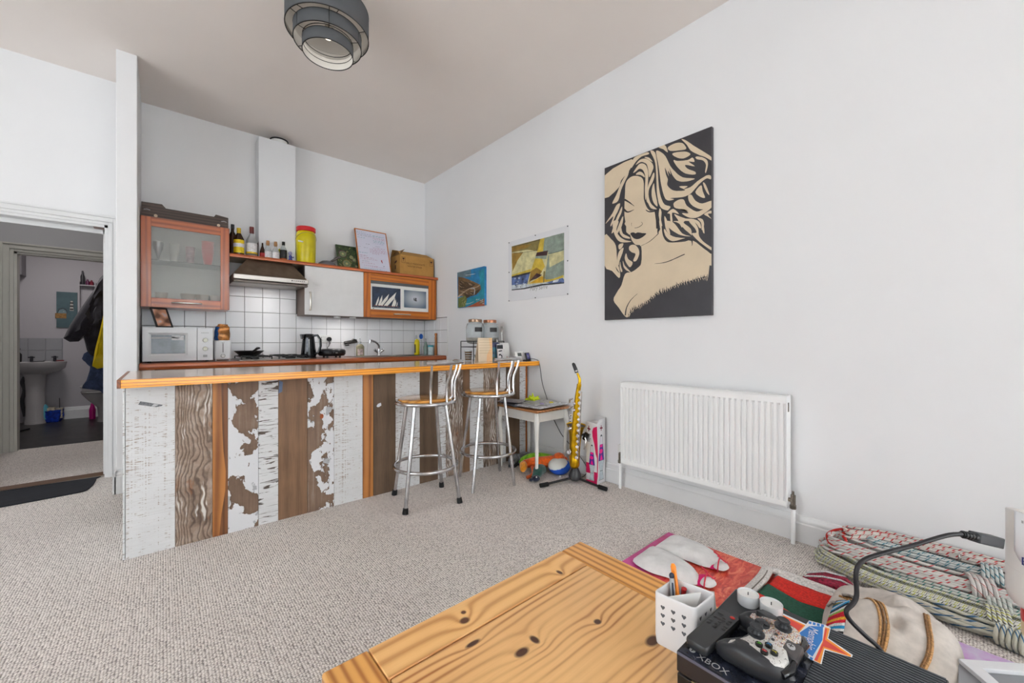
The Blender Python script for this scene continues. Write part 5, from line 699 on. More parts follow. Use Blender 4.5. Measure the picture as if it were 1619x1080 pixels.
for k in range(4): build('control_knob', MB().cyl((1.065, 4.40 + k * .07, WT + .010), (1.065, 4.40 + k * .07, WT + .036), .016, .013, 16), BLACK, t)
t = thing('frying_pan', 'black frying pan with its handle towards the room on the left burner', 'pan', (.655, 4.60, WT + .045))
pz = WT + .046
build('bowl', MB().lathe([(.001, 0), (.082, 0), (.122, .038), (.125, .040), (.119, .038), (.080, .004), (.001, .003)], (.625, 4.56, pz), 40), mat('pan black', (26, 26, 26), .35, var=.08), t)
build('handle', MB().tube([(.64, 4.445, pz + .033), (.652, 4.40, pz + .05), (.662, 4.34, pz + .068), (.666, 4.30, pz + .068)], [(.010, .014), (.009, .013), (.011, .016), (.008, .012)], 10), BLACK, t)
build('handle_rivet', MB().ell((.641, 4.438, pz + .034), (.006, .004, .006)), STEEL, t)
# kettle
t = thing('electric_kettle', 'glossy black electric kettle with a clear water gauge on the worktop', 'kettle', (1.17, 4.58, WT))
rows = []
for z, sx, sy in ((0, .070, .068), (.02, .074, .070), (.10, .066, .062), (.18, .058, .056), (.225, .054, .052), (.238, .046, .046), (.243, .02, .02)):
    rows.append([(1.155 + sx * math.cos(R(a)), 4.58 + sy * math.sin(R(a)), WT + .014 + z) for a in range(0, 360, 12)])
build('jug', MB().grid(rows, 0, True).poly(rows[-1]), BLKGL, t)
build('base_plate', MB().lathe([(.076, 0), (.076, .010), (.068, .014), (.001, .014)], (1.155, 4.58, WT), 28), BLACK, t)
build('water_gauge', MB().grid([[(1.155 + (r + .001) * math.cos(R(a)), 4.58 + (q + .001) * math.sin(R(a)), WT + z) for a in (238, 246, 254)] for z, r, q in ((.06, .0702, .066), (.14, .064, .0605), (.215, .0575, .0555))]), mat('gauge window', (150, 156, 166), .2), t)
build('handle', MB().tube([(1.19, 4.545, WT + .235), (1.225, 4.515, WT + .240), (1.248, 4.50, WT + .20), (1.250, 4.495, WT + .13), (1.235, 4.505, WT + .06), (1.205, 4.53, WT + .045)], [(.012, .016)] * 6, 10), BLKGL, t)
build('spout', MB().hexa([(1.085, 4.55, WT + .20), (1.10, 4.535, WT + .20), (1.10, 4.60, WT + .20), (1.085, 4.60, WT + .20)], [(1.075, 4.552, WT + .25), (1.105, 4.53, WT + .25), (1.105, 4.61, WT + .25), (1.075, 4.60, WT + .25)]), BLKGL, t)
# electric socket with plug
t = thing('wall_socket', 'white double plug socket on the tiled splashback', 'socket', (1.385, 4.82, 1.09))
pl = build('faceplate', box(1.312, 1.458, 4.808, 4.8195, 1.086, 1.172), WPLAST, t, bevel=.003)
for cx in (1.348,):
    build('pin_holes', MB().box(cx - .003, cx + .003, 4.8072, 4.8085, 1.138, 1.150).box(cx - .014, cx - .006, 4.8072, 4.8085, 1.112, 1.117).box(cx + .006, cx + .014, 4.8072, 4.8085, 1.112, 1.117), BLACK, pl)
for cx in (1.374, 1.392): build('rocker_switch', box(cx - .006, cx + .006, 4.804, 4.808, 1.145, 1.160), WPLAST, pl, bevel=.001)
t = thing('power_plug', 'black three-pin plug and lead in the double socket', 'plug', (1.425, 4.79, 1.10))
build('plug_body', MB().prism([(1.425 + .027 * math.cos(R(a)), 4.785, 1.127 + .024 * math.sin(R(a))) for a in range(0, 360, 30)], (0, .022, 0)), BLACK, t, bevel=.004)
build('lead', MB().tube(crom([(1.425, 4.79, 1.105), (1.425, 4.775, 1.08), (1.415, 4.77, 1.05), (1.395, 4.76, 1.03), (1.40, 4.72, 1.0), (1.42, 4.70, .97)], 4, False), .004, 6), BLACK, t)
# round grill
t = thing('round_grill', 'low round black electric grill with feet beside the kettle', 'grill', (1.385, 4.55, WT))
build('lower_shell', MB().lathe([(.09, .018), (.125, .022), (.138, .04), (.138, .052), (.001, .052)], (1.385, 4.57, WT), 36), BLACK, t)
build('lid', MB().lathe([(.139, .054), (.140, .072), (.128, .088), (.10, .096), (.001, .097)], (1.385, 4.57, WT), 36), mat('grill lid', (34, 34, 38), .3, var=.1), t)
build('handle', MB().box(1.345, 1.425, 4.415, 4.435, WT + .046, WT + .066), BLACK, t, bevel=.004)
build('latch', MB().box(1.375, 1.395, 4.410, 4.418, WT + .050, WT + .062), STEEL, t)
for a in (45, 135, 225, 315): build('foot', MB().cyl((1.385 + .09 * math.cos(R(a)), 4.57 + .09 * math.sin(R(a)), WT), (1.385 + .09 * math.cos(R(a)), 4.57 + .09 * math.sin(R(a)), WT + .02), .010, n=12), BLACK, t)
# wall mounted steel gadget
t = thing('wall_bottle_opener', 'dark metal gadget bracket fixed on the tiles above the soap bottle', 'gadget', (1.66, 4.79, 1.09))
build('clamp_bar', MB().tube([(1.59, 4.80, 1.085), (1.66, 4.79, 1.095), (1.74, 4.80, 1.10)], [.014, .02, .012], 10), mat('gunmetal', (88, 86, 84), .35, .9, var=.2, vs=30), t)
build('jaw', MB().tube([(1.60, 4.79, 1.072), (1.60, 4.78, 1.055), (1.64, 4.785, 1.06)], .009, 8).tube([(1.66, 4.79, 1.10), (1.69, 4.78, 1.125), (1.73, 4.79, 1.115)], .010, 8), bpy.data.materials['gunmetal'], t)
build('wall_plate', MB().cyl((1.66, 4.8195, 1.09), (1.66, 4.795, 1.09), .018), STEEL, t)
# sink drainer and tap
t = thing('kitchen_sink', 'stainless steel inset sink and drainer in the worktop', 'sink', (2.0, 4.55, WT))
mb = MB().box(1.62, 2.52, 4.34, 4.79, WT, WT + .006)
build('sink_rim', mb, STEEL, t, bevel=.003)
build('drainer_ridges', MB().box(1.64, 2.05, 4.37, 4.372, WT + .006, WT + .010).box(1.64, 2.05, 4.45, 4.452, WT + .006, WT + .010).box(1.64, 2.05, 4.53, 4.532, WT + .006, WT + .010).box(1.64, 2.05, 4.61, 4.612, WT + .006, WT + .010), STEEL, t)
build('bowl_recess', MB().lathe([(.16, .0062), (.15, .0065), (.14, .0062)], (2.28, 4.56, WT), 32), DKGREY, t)
t = thing('mixer_tap', 'chrome swan neck mixer tap with two cross handles', 'tap', (1.93, 4.68, WT))
build('tap_body', MB().lathe([(.024, 0), (.024, .012), (.018, .02), (.018, .035), (.014, .045), (.001, .046)], (1.955, 4.68, WT + .006), 20), CHROME, t)
build('spout', MB().tube(crom([(1.955, 4.68, WT + .04), (1.958, 4.68, WT + .10), (1.945, 4.665, WT + .135), (1.90, 4.63, WT + .165), (1.845, 4.60, WT + .185), (1.812, 4.585, WT + .185)], 4, False), .012, 12), CHROME, t)
build('nozzle', MB().cyl((1.812, 4.585, WT + .192), (1.808, 4.583, WT + .155), .013), CHROME, t)
for s in (-1, 1): build('tap_handle', MB().tube([(1.955, 4.68, WT + .035), (1.955 + s * .03, 4.675, WT + .055), (1.955 + s * .055, 4.668, WT + .078)], [.012, .011, .018], 10), CHROME, t)
t = thing('soap_bottle', 'clear pump soap bottle with pinkish label left of the tap', 'bottle', (1.71, 4.62, WT))
build('body', MB().lathe([(.042, 0), (.045, .01), (.045, .11), (.030, .132), (.014, .14), (.001, .141)], (1.71, 4.62, WT + .006), 24), mat('greenish soap', (158, 152, 124), .15, var=.15, vs=12), t)
build('label', MB().grid([[(1.71 + .0458 * math.cos(R(a)), 4.62 + .0458 * math.sin(R(a)), WT + z) for a in (215, 235, 255, 275, 295)] for z in (.02, .09)]), mat('soap label', (200, 178, 172), .5, var=.3, vs=40), t)
build('pump', MB().cyl((1.71, 4.62, WT + .14), (1.71, 4.62, WT + .175), .013).tube([(1.71, 4.62, WT + .175), (1.71, 4.62, WT + .20), (1.70, 4.60, WT + .205)], .006, 8), GL_G, t)
# cleaning things by the right wall
GR2 = 'washing-up things at the right end of the worktop'
t = thing('washing_up_bottle', 'yellow washing-up liquid bottle with a clear cap', 'bottle', (2.44, 4.66, WT), group=GR2)
build('body', MB().lathe([(.034, 0), (.037, .01), (.033, .07), (.037, .13), (.030, .18), (.013, .20), (.001, .202)], (2.45, 4.66, WT + .006), 20, sy=.7), mat('lemon yellow', (232, 212, 10), .35, var=.05), t)
build('cap', MB().lathe([(.014, .20), (.014, .23), (.008, .25), (.001, .252)], (2.44, 4.66, WT + .006), 14), GL_G, t)
build('black_label', MB().grid([[(2.45 + .038 * math.cos(R(a)), 4.66 + .028 * math.sin(R(a)), WT + z) for a in (190, 205, 222)] for z in (.03, .14)]), BLAB, t)
t = thing('scrubbing_brush', 'clear handled dish brush with a bright blue head', 'brush', (2.53, 4.70, WT), group=GR2)
build('handle', MB().tube([(2.535, 4.70, WT + .007), (2.532, 4.70, WT + .20)], .010, 10), GL_G, t)
build('brush_head', MB().ell((2.525, 4.69, WT + .24), (.026, .022, .035)), mat('brush blue', (20, 90, 186), .4), t)
t = thing('spray_bottle', 'clear spray bottle with green tint behind the tea towel packet', 'bottle', (2.575, 4.66, WT), group=GR2)
build('body', MB().lathe([(.028, 0), (.030, .10), (.014, .15), (.012, .17), (.001, .171)], (2.565, 4.64, WT + .006), 18), mat('pale green tint glass', (146, 170, 164), .1, var=.1, trans=.3), t)
build('trigger', MB().tube([(2.565, 4.64, WT + .17), (2.565, 4.64, WT + .205), (2.545, 4.61, WT + .21)], .008, 8).tube([(2.555, 4.62, WT + .20), (2.55, 4.605, WT + .175)], .004, 6), LGREY, t)
t = thing('cleaning_tub', 'small pale tub with a turquoise lid next to the wooden mill', 'tub', (2.60, 4.55, WT), group=GR2)
build('body', MB().lathe([(.034, 0), (.036, .10), (.001, .101)], (2.575, 4.53, WT + .006), 20), mat('pale aqua', (196, 214, 216), .4, var=.1, vs=50), t)
build('lid', MB().lathe([(.037, .10), (.037, .122), (.001, .123)], (2.575, 4.53, WT + .006), 20), mat('turquoise', (60, 170, 186), .4), t)
t = thing('wooden_mill', 'tall slim wooden pepper mill standing by the tiled side wall', 'mill', (2.62, 4.47, WT), group=GR2)
build('column', MB().lathe([(.017, 0), (.0175, .05), (.014, .14), (.016, .225), (.011, .24), (.015, .252), (.017, .265), (.014, .28), (.001, .282)], (2.625, 4.49, WT + .0005), 16), wood('mill wood', (120, 66, 22), (170, 104, 44), 'z', 60, 2), t)
# ------------------------------------------------------------------ breakfast bar clad in reclaimed boards
def sawn(name, dens, paint=(226, 227, 228), under=(120, 96, 78), vert=False, slash=False):
    t = NT(name); c = t.coord((1, 1, 1), rnd=True)
    if slash:
        n1 = t.noise(t.n('Mapping', {0: c, 3: (9, 9, 55)}).outputs[0], 1, 3, .55, .6); th = t.step(n1, .575, .615)
        n3 = t.noise(t.n('Mapping', {0: c, 3: (5, 5, 160)}).outputs[0], 1, 3, .6); m = t.math('MAXIMUM', th, t.math('MULTIPLY', t.step(n3, .62, .66), .6))
    else:
        n1 = t.noise(t.n('Mapping', {0: c, 3: (26, 26, 210)}).outputs[0], 1, 3, .55)
        n2 = t.noise(t.n('Mapping', {0: c, 3: (150, 150, 1.2)}).outputs[0], 1, 2, .5); n4 = t.noise(c, 3.2, 3, .6)
        s = t.math('ADD', t.math('MULTIPLY', n1, .62), t.math('MULTIPLY', n2, .30 if vert else .12))
        s = t.math('ADD', s, t.math('MULTIPLY', n4, .22)); k = (.46 if vert else .37) + .075 + .085 * (1 - dens)
        m = t.math('MULTIPLY', t.step(s, k + .065, k + .11), .8)
    tone = t.noise(c, 6, 4, .6); wv = t.noise(t.n('Mapping', {0: c, 3: (4, 4, 150)}).outputs[0], 1, 2, .5)
    p = C(*paint); col = t.ramp(tone, [(.3, tuple(v * .92 for v in p[:3])), (.7, p)])
    col = t.mix(t.math('MULTIPLY', t.step(wv, .5, .75), .18), col, C(176, 172, 168))
    col = t.mix(m, col, C(*under))
    t.out(Base_Color=col, Roughness=.7); t.bump(t.math('SUBTRACT', wv, t.math('MULTIPLY', m, .8)), .5, .002); return t.mat
def peel(name, cover, paint=(226, 227, 230), under=(128, 104, 86), under2=(96, 76, 62), scale=6.0):
    t = NT(name); c = t.coord((1, 1, .75), rnd=True)
    n = t.noise(c, scale, 9, .56, .25); g = t.noise(t.coord((60, 60, 3), rnd=True), 1, 4, .6)
    m = t.step(n, .53 - cover * .14, .535 - cover * .14)
    edge = t.math('MULTIPLY', t.step(n, .50 - cover * .14, .53 - cover * .14), t.math('SUBTRACT', 1.0, m))
    wd = t.ramp(t.math('ADD', t.math('MULTIPLY', g, .6), t.math('MULTIPLY', t.noise(c, 9, 4, .6), .4)), [(.3, C(*under2)), (.55, C(*under)), (.75, C(150, 142, 134))])
    grey = t.step(t.noise(c, 14, 4, .5), .63, .65)
    pt = t.mix(grey, C(*paint), C(176, 178, 182)); fl = t.step(t.noise(t.coord((40, 40, 16), rnd=True), 1, 3, .6), .66, .68)
    pt = t.mix(fl, pt, C(120, 104, 92))
    col = t.mix(m, wd, pt); col = t.mix(t.math('MULTIPLY', edge, .35), col, C(84, 66, 54))
    t.out(Base_Color=col, Roughness=.7); t.bump(t.math('ADD', m, t.math('MULTIPLY', g, .25)), .7, .003); return t.mat
def weather(name, flecks=.5):
    """heavily weathered fir: raised grain rings round knots, grey and rust tones, paint caught in the grain"""
    t = NT(name); b = t.coord((1, 1, .16), rnd=False)
    sp = t.n('SeparateXYZ', {0: b}).outputs; low = t.noise(t.coord((1, 1, .55)), 6.5, 3, .5)
    ph = t.math('ADD', t.math('MULTIPLY', sp[0], 52), t.math('MULTIPLY', low, 9))
    s = t.math('POWER', t.math('ADD', t.math('MULTIPLY', t.math('SINE', t.math('MULTIPLY', ph, 6.283)), .5), .5), 1.4)
    tone = t.noise(t.coord((1, 1, 1)), 6, 5, .65); rust = t.step(t.noise(t.coord((14, 14, 5)), 1, 4, .6), .60, .70)
    base = t.ramp(tone, [(.30, C(104, 86, 72)), (.5, C(152, 132, 116)), (.7, C(192, 178, 166))])
    base = t.mix(t.math('MULTIPLY', rust, .7), base, C(150, 92, 50))
    col = t.mix(t.math('MULTIPLY', t.step(s, .5, 1.0), .6), base, C(62, 46, 38))
    wp = t.math('MULTIPLY', t.step(s, .35, .05), t.step(t.noise(t.coord((18, 18, 4), rnd=True), 1, 4, .6), .62 - .12 * flecks, .68 - .12 * flecks))
    col = t.mix(wp, col, C(216, 212, 206)); t.out(Base_Color=col, Roughness=.75)
    t.bump(t.math('SUBTRACT', t.noise(t.coord((50, 50, 4)), 1, 3, .6), s), .8, .003); return t.mat
BROWN = wood('brown stained board', (88, 64, 44), (146, 110, 80), 'z', 14, 1.5, .6, .8, .0012, patch=.45); BROWN2 = wood('dark umber board', (70, 54, 42), (122, 97, 74), 'z', 12, 1.6, .65, .8, .0012, patch=.45)
AMBER = wood('amber board', (120, 68, 28), (190, 126, 62), 'z', 18, 2.6, .45, .25, .0008)
WS1 = sawn('white sawn board', .45, vert=True, under=(158, 140, 126)); WS2 = sawn('white rough board', .85); WS3 = sawn('white slashed board', .5, under=(84, 74, 66), slash=True)
PE1 = peel('peeling white board', .32, scale=5.0); PE2 = peel('peeling mottled board', .10, scale=8.5); WE1 = weather('knotty weathered board', .45); WE2 = weather('grey weathered board', 1.0)
BX = [-.142, .05, .21, .281, .431, .535, .70, .862, 1.055, 1.13, 1.297, 1.495, 1.658, 1.73, 1.896, 1.965, 2.108, 2.26, 2.297, 2.368, 2.537, 2.612, 2.634]
BT = [('white board with faint saw marks, leftmost', WS1), ('knotty weathered brown board, second from left', WE1), ('narrow board half amber, half dark brown', AMBER), ('peeling white paint board beside the amber one', PE1),
      ('narrow white board with dark slashes', WS3), ('plain brown plank left of the mottled board', BROWN), ('mottled board with flaking paint', PE2), ('white board with dotted saw marks, in the middle', WS1), ('narrow amber board in the middle', AMBER),
      ('dark brown plank with a scrap of paper on it', BROWN2), ('white rough sawn board behind the near stool', WS2), ('dark plank behind the near stool', BROWN2), ('narrow white strip behind the near stool back', WS2), ('grey weathered board between the stools', WE2),
      ('amber brown board between the stools', AMBER), ('white rough board behind the far stool', WS2), ('grey weathered board behind the far stool', WE2), ('thin dark strip behind the far stool', BROWN2), ('white strip right of the far stool', WS2),
      ('dark plank above the side table', BROWN2), ('white board nearest the right wall', WS2), ('thin orange end strip at the right wall', ORANGEV)]
t = thing('breakfast_bar', 'long breakfast bar clad in mixed reclaimed boards with an orange edged worktop', 'bar counter', (1.24, 2.80, 0))
rr = random.Random(11)
for k, (lab, m) in enumerate(BT):
    a, b = BX[k] + .0008, BX[k + 1] - .0008; f = 2.80 - rr.choice((0, .002, .004, .0015))
    if k == 2:
        o = build('board', box(a, b, f, 2.816, .0, .876), AMBER, t, bevel=.001, label=lab)
        pts = [(38, 876), (44, 600), (50, 470), (60, 360), (58, 250), (40, 120), (30, 0), (70, 0), (70, 876)]
        art('dark_heartwood', o, (a, f, 0), (1, 0, 0), (0, 0, 1), [(0, pts)], [wood('dark heartwood', (84, 48, 22), (128, 80, 42), 'z', 40, 3, .5)])
    elif k == 14:
        o = build('board', box(a, b, f, 2.816, .0, .876), BROWN, t, bevel=.001, label=lab)
    elif k == 9:
        o = build('board', box(a, b, f, 2.816, .0, .876), m, t, bevel=.001, label=lab)
        art('paper_scrap', o, (1.150, f, .627), (1, 0, 0), (0, 0, 1), [(0, [(2, 10), (12, 26), (34, 32), (38, 12), (20, 2), (8, 3)])], [mat('paper scrap', (214, 220, 228), .6, var=.02)])
    elif k == 0:
        o = build('board', box(a, b, f, 2.816, .0, .876), m, t, bevel=.001, label=lab)
        art('duct_tape', o, (-.095, f, .757), (1, 0, 0), (0, 0, 1), [(0, [(0, 20), (8, 36), (30, 30), (60, 20), (94, 10), (92, 4), (70, 0), (40, 8)]), (1, [(60, 18), (80, 12), (64, 4), (50, 6)])], [mat('duct tape', (112, 114, 118), .45, var=.25, vs=90), mat('tape shine', (196, 198, 202), .4)])
    elif k == 6:
        o = build('board', box(a, b, f, 2.816, .0, .876), m, t, bevel=.001, label=lab)
        art('rust_knot', o, (a, f, 0), (1, 0, 0), (0, 0, 1), [(0, [(84 + 12 * math.cos(q), 610 + 17 * math.sin(q)) for q in [i * .7 for i in range(9)]])], [mat('rust knot', (150, 78, 34), .7, var=.3, vs=90)])
    else: o = build('board', box(a, b, f, 2.816, .0, .876), m, t, bevel=.001, label=lab)
    if k in (5,): art('blue_smear', o, (a, f, 0), (1, 0, 0), (0, 0, 1), [(0, [(0, 780), (20, 790), (24, 850), (4, 860)])], [mat('blue smear', (96, 112, 140), .7, var=.2)])
build('backing_panel', box(-.135, 2.634, 2.817, 2.835, 0, .876), CARC, t)
build('end_panel', box(-.152, -.144, 2.803, 3.34, 0, .876), WS2, t, bevel=.001)
build('support_panel', MB().box(1.2, 1.218, 2.836, 3.30, 0, .876).box(2.60, 2.618, 2.836, 3.30, 0, .876), CARC, t)
tp = build('counter_top', box(-.150, 2.645, 2.662, 3.40, .877, .917), wood('laminate counter', (208, 176, 150), (232, 206, 184), 'x', 12, 1, .16, .6, .0002, coat=.5), t)
build('front_edging', box(-.150, 2.645, 2.645, 2.6615, .877, .9175), wood('orange pine edging', (186, 96, 12), (255, 176, 30), 'x', 60, 5, .35, .2, .0005, coat=.3, lowf=.8), tp, bevel=.001)
build('end_edging', box(-.164, -.1505, 2.645, 3.40, .877, .9175), wood('dark end edging', (96, 50, 24), (150, 84, 40), 'y', 40, 3, .4), tp, bevel=.001)
# ------------------------------------------------------------------ things on the bar
BZ = .9178
t = thing('glass_dispenser_rack', 'black wire stand carrying two glass drinks dispensers', 'stand', (2.4, 3.18, BZ))
mb = MB()
rx0, rx1, ry0, ry1, h = 2.19, 2.56, 3.06, 3.27, .185
for z in (h, .13): mb.tube([(rx0, ry0, BZ + z), (rx1, ry0, BZ + z), (rx1, ry1, BZ + z), (rx0, ry1, BZ + z)], .004, 6, True)
mb.tube([(2.375, ry0, BZ + h), (2.375, ry1, BZ + h)], .004, 6)
for x, y in ((rx0, ry0), (rx1, ry0), (rx1, ry1), (rx0, ry1)): mb.tube([(x, y, BZ), (x, y, BZ + h)], .005, 6)
build('wire_frame', mb, BLACK, t)
build('front_scroll', MB().tube(crom([(2.30, 3.055, BZ + .13), (2.28, 3.05, BZ + .10), (2.25, 3.045, BZ + .04), (2.21, 3.05, BZ + .02), (2.20, 3.055, BZ + .06)], 4, False), .004, 6), BLACK, t)
for x, c, lab in ((2.285, 'brass', 'left glass jar dispenser with a brass screw lid and black tag'), (2.466, 'copper', 'right glass jar dispenser with a copper screw lid and black tag')):
    j = thing('glass_dispenser', lab, 'jar', (x, 3.165, BZ + .19), group='glass drinks dispensers on the bar')
    z0 = BZ + .190
    prof = [(.05, -.03), (.075, -.02), (.088, .01), (.090, .13), (.080, .165), (.062, .178), (.062, .195), (.058, .195), (.058, .176), (.076, .160), (.086, .128), (.084, .012), (.072, -.014), (.001, -.020)]
    build('jar_body', MB().lathe(prof, (x, 3.165, z0), 28), GL_G, j)
    build('water', MB().lathe([(.001, -.014), (.070, -.012), (.083, .014), (.083, .03), (.001, .03)], (x, 3.165, z0), 24), mat('lemon water', (188, 178, 160), .1, trans=.4, var=.2, vs=30) if c == 'brass' else bpy.data.materials['lemon water'], j)
    build('screw_lid', MB().lathe([(.064, .178), (.066, .18), (.066, .203), (.062, .207), (.001, .208)], (x, 3.165, z0), 28), mat(c + ' lid', (166, 112, 84) if c == 'copper' else (150, 124, 104), .3, .8), j)
    build('black_tag', MB().grid([[(x + .0915 * math.cos(R(a)), 3.165 + .0915 * math.sin(R(a)), z0 + z) for a in range(-128, -78, 8)] for z in (.085, .128)]), BLAB, j)
    build('tap', MB().tube([(x, 3.078, z0 + .01), (x, 3.055, z0 + .005), (x, 3.05, z0 - .02)], [.010, .009, .007], 8), STEEL, j)
build('scoop', MB().tube([(2.52, 3.04, BZ + .19), (2.52, 3.04, BZ + .30)], .004, 6).box(2.505, 2.535, 3.038, 3.042, BZ + .275, BZ + .33), STEEL, t)
GB = mat('gold banded glass', (168, 140, 96), .15, trans=.3, var=.1)
for x, y, l in ((2.145, 3.08, 'left'), (2.245, 3.01, 'right, beside the menu card')):
    g = thing('banded_glass', 'tumbler with gold and dark bands on the bar, %s' % l, 'glass', (x, y, BZ), group='banded tumblers on the bar')
    build('glass_wall', MB().lathe([(.028, 0), (.034, .10), (.031, .10), (.026, .006), (.001, .006)], (x, y, BZ), 20), GL_G, g)
    for k in range(4): build('gold_band', MB().lathe([(.0292 + .0013 * k * 1.0 + .0006, .012 + .021 * k), (.0298 + .0013 * k + .0008, .024 + .021 * k)], (x, y, BZ), 20), mat('gold dark band', (104, 74, 34), .3, var=.4, vs=90) if 'gold dark band' not in bpy.data.materials else bpy.data.materials['gold dark band'], g)
CREAM = mat('cream card', (238, 218, 190), .6, var=.03)
t = thing('menu_card', 'upright cream and orange menu card with faint lines at the bar front', 'card', (2.21, 2.90, BZ))
O = Vector((2.125, 2.895, BZ)); U = Vector((1, .03, 0)).normalized(); V = Vector((0, .03, 1)).normalized(); N = U.cross(V)
mc = build('front_leaf', slab(O, U, V, N, .165, .215, .0015), CREAM, t)
build('back_leaf', slab(O + Vector((0, .055, 0)), U, Vector((0, -.22, 1)).normalized(), U.cross(Vector((0, -.22, 1)).normalized()), .165, .216, .0015), CREAM, t)
L = [(0, [(95, 0), (165, 0), (165, 215), (125, 215), (140, 120), (100, 60)])]
for k in range(6):
    for q in range(9): L.append((1, [(14 + q * 16, 195 - k * 24), (24 + q * 16, 195 - k * 24), (24 + q * 16, 199 - k * 24), (14 + q * 16, 199 - k * 24)]))
art('menu_print', mc, O, U, V, L, [mat('peach wash', (244, 200, 150), .6, var=.05), mat('menu lettering', (190, 166, 120), .6, var=0)])
def card(name, lab, cat, x, y, w, h, m, L=None, mats=None, th=.003, yaw=0, grp='cards and booklets propped on the bar'):
    U = Vector((math.cos(R(yaw)), math.sin(R(yaw)), 0)); V = Vector((0, .08, 1)).normalized(); N = U.cross(V).normalized(); O = Vector((x, y, BZ))
    o = build(name, slab(O, U, V, N, w, h, th), m, label=lab, cat=cat, group=grp)
    if L: art('cover_print', o, O, U, V, L, mats)
    return o
TEAL = mat('teal booklet', (26, 96, 120), .4, var=.4, vs=20)
card('booklet', 'teal and navy booklet partly behind the menu card', 'booklet', 2.335, 3.0, .10, .175, TEAL, [(0, [(0, 120), (60, 130), (100, 110), (100, 175), (0, 175)]), (1, [(10, 20), (50, 40), (80, 20), (60, 8)])], [mat('navy print', (24, 36, 84), .4), mat('dark sea green print', (24, 76, 60), .4)], .006, -20)
card('postcard', 'grey and white patterned card with a dark top', 'card', 2.385, 2.945, .075, .158, WLAB, [(0, [(0, 112), (75, 112), (75, 150), (0, 150)]), (1, [(0, 0), (6, 0), (6, 110), (0, 110)]), (0, [(20, 60), (40, 66), (64, 46), (58, 20), (50, 22), (52, 40), (38, 52), (20, 44)]), (1, [(8, 4), (18, 4), (18, 16), (8, 16)]), (0, [(20, 84), (64, 90), (64, 100), (20, 96)])], [mat('charcoal print', (52, 56, 62), .4, var=.3, vs=60), mat('taupe print', (128, 116, 110), .5, var=.3, vs=60)])
card('white_card', 'tall white card with small red heart lying behind the patterned card', 'card', 2.45, 2.975, .115, .17, WPLAST, [(0, [(80, 30), (86, 38), (92, 30), (86, 20)]), (1, [(14, 100), (60, 100), (60, 103), (14, 103)]), (1, [(14, 84), (56, 84), (56, 87), (14, 87)])], [RED, LGREY], .010, 3)
card('folded_leaflet', 'white folded leaflet standing right of the cards', 'leaflet', 2.54, 3.03, .085, .15, WPLAST, th=.012, yaw=8)
t = thing('thermostat', 'white heating thermostat unit with grey screen on the bar end', 'thermostat', (2.57, 2.82, BZ))
O = Vector((2.505, 2.80, BZ + .004)); U = Vector((1, 0, 0)); V = Vector((0, .35, 1)).normalized(); N = U.cross(V)
b = build('casing', slab(O, U, V, N, .108, .088, .022), WPLAST, t, bevel=.006, seg=4)
art('screen', b, O, U, V, [(0, [(24, 42), (72, 42), (72, 74), (24, 74)]), (1, [(74, 10), (84, 10), (84, 18), (74, 18)])], [mat('lcd grey', (92, 98, 96), .2), LGREY])
t = thing('energy_monitor', 'small black display unit with a violet screen at the bar end by the wall', 'monitor', (2.62, 2.76, BZ))
O = Vector((2.585, 2.745, BZ + .006)); U = Vector((.9, .25, 0)).normalized(); V = Vector((-.05, .30, 1)).normalized(); N = U.cross(V).normalized()
b = build('casing', slab(O, U, V, N, .062, .075, .016), BLACK, t, bevel=.003)
build('base', MB().box(2.575, 2.635, 2.745, 2.80, BZ, BZ + .008), BLACK, t, bevel=.002)
art('screen', b, O, U, V, [(0, [(8, 14), (54, 14), (54, 66), (8, 66)]), (1, [(14, 44), (44, 44), (44, 48), (14, 48)]), (1, [(14, 32), (38, 32), (38, 36), (14, 36)])], [mat('violet screen', (66, 66, 120), .2, emit=(66, 66, 120, .3)), LGREY])
build('thin_lead', MB().tube(crom([(2.636, 2.79, BZ + .02), (2.642, 2.70, BZ + .015), (2.645, 2.648, .90), (2.645, 2.61, .72), (2.645, 2.554, .591), (2.645, 2.50, .47), (2.645, 2.476, .417), (2.645, 2.40, .316), (2.645, 2.355, .268), (2.64, 2.25, .20), (2.627, 2.15, .14), (2.60, 2.05, .06), (2.55, 2.06, .008), (2.52, 2.1, .005)], 4, False), .0028, 6), DKGREY, label='thin dark cable running from the bar end down the right wall', cat='cable')
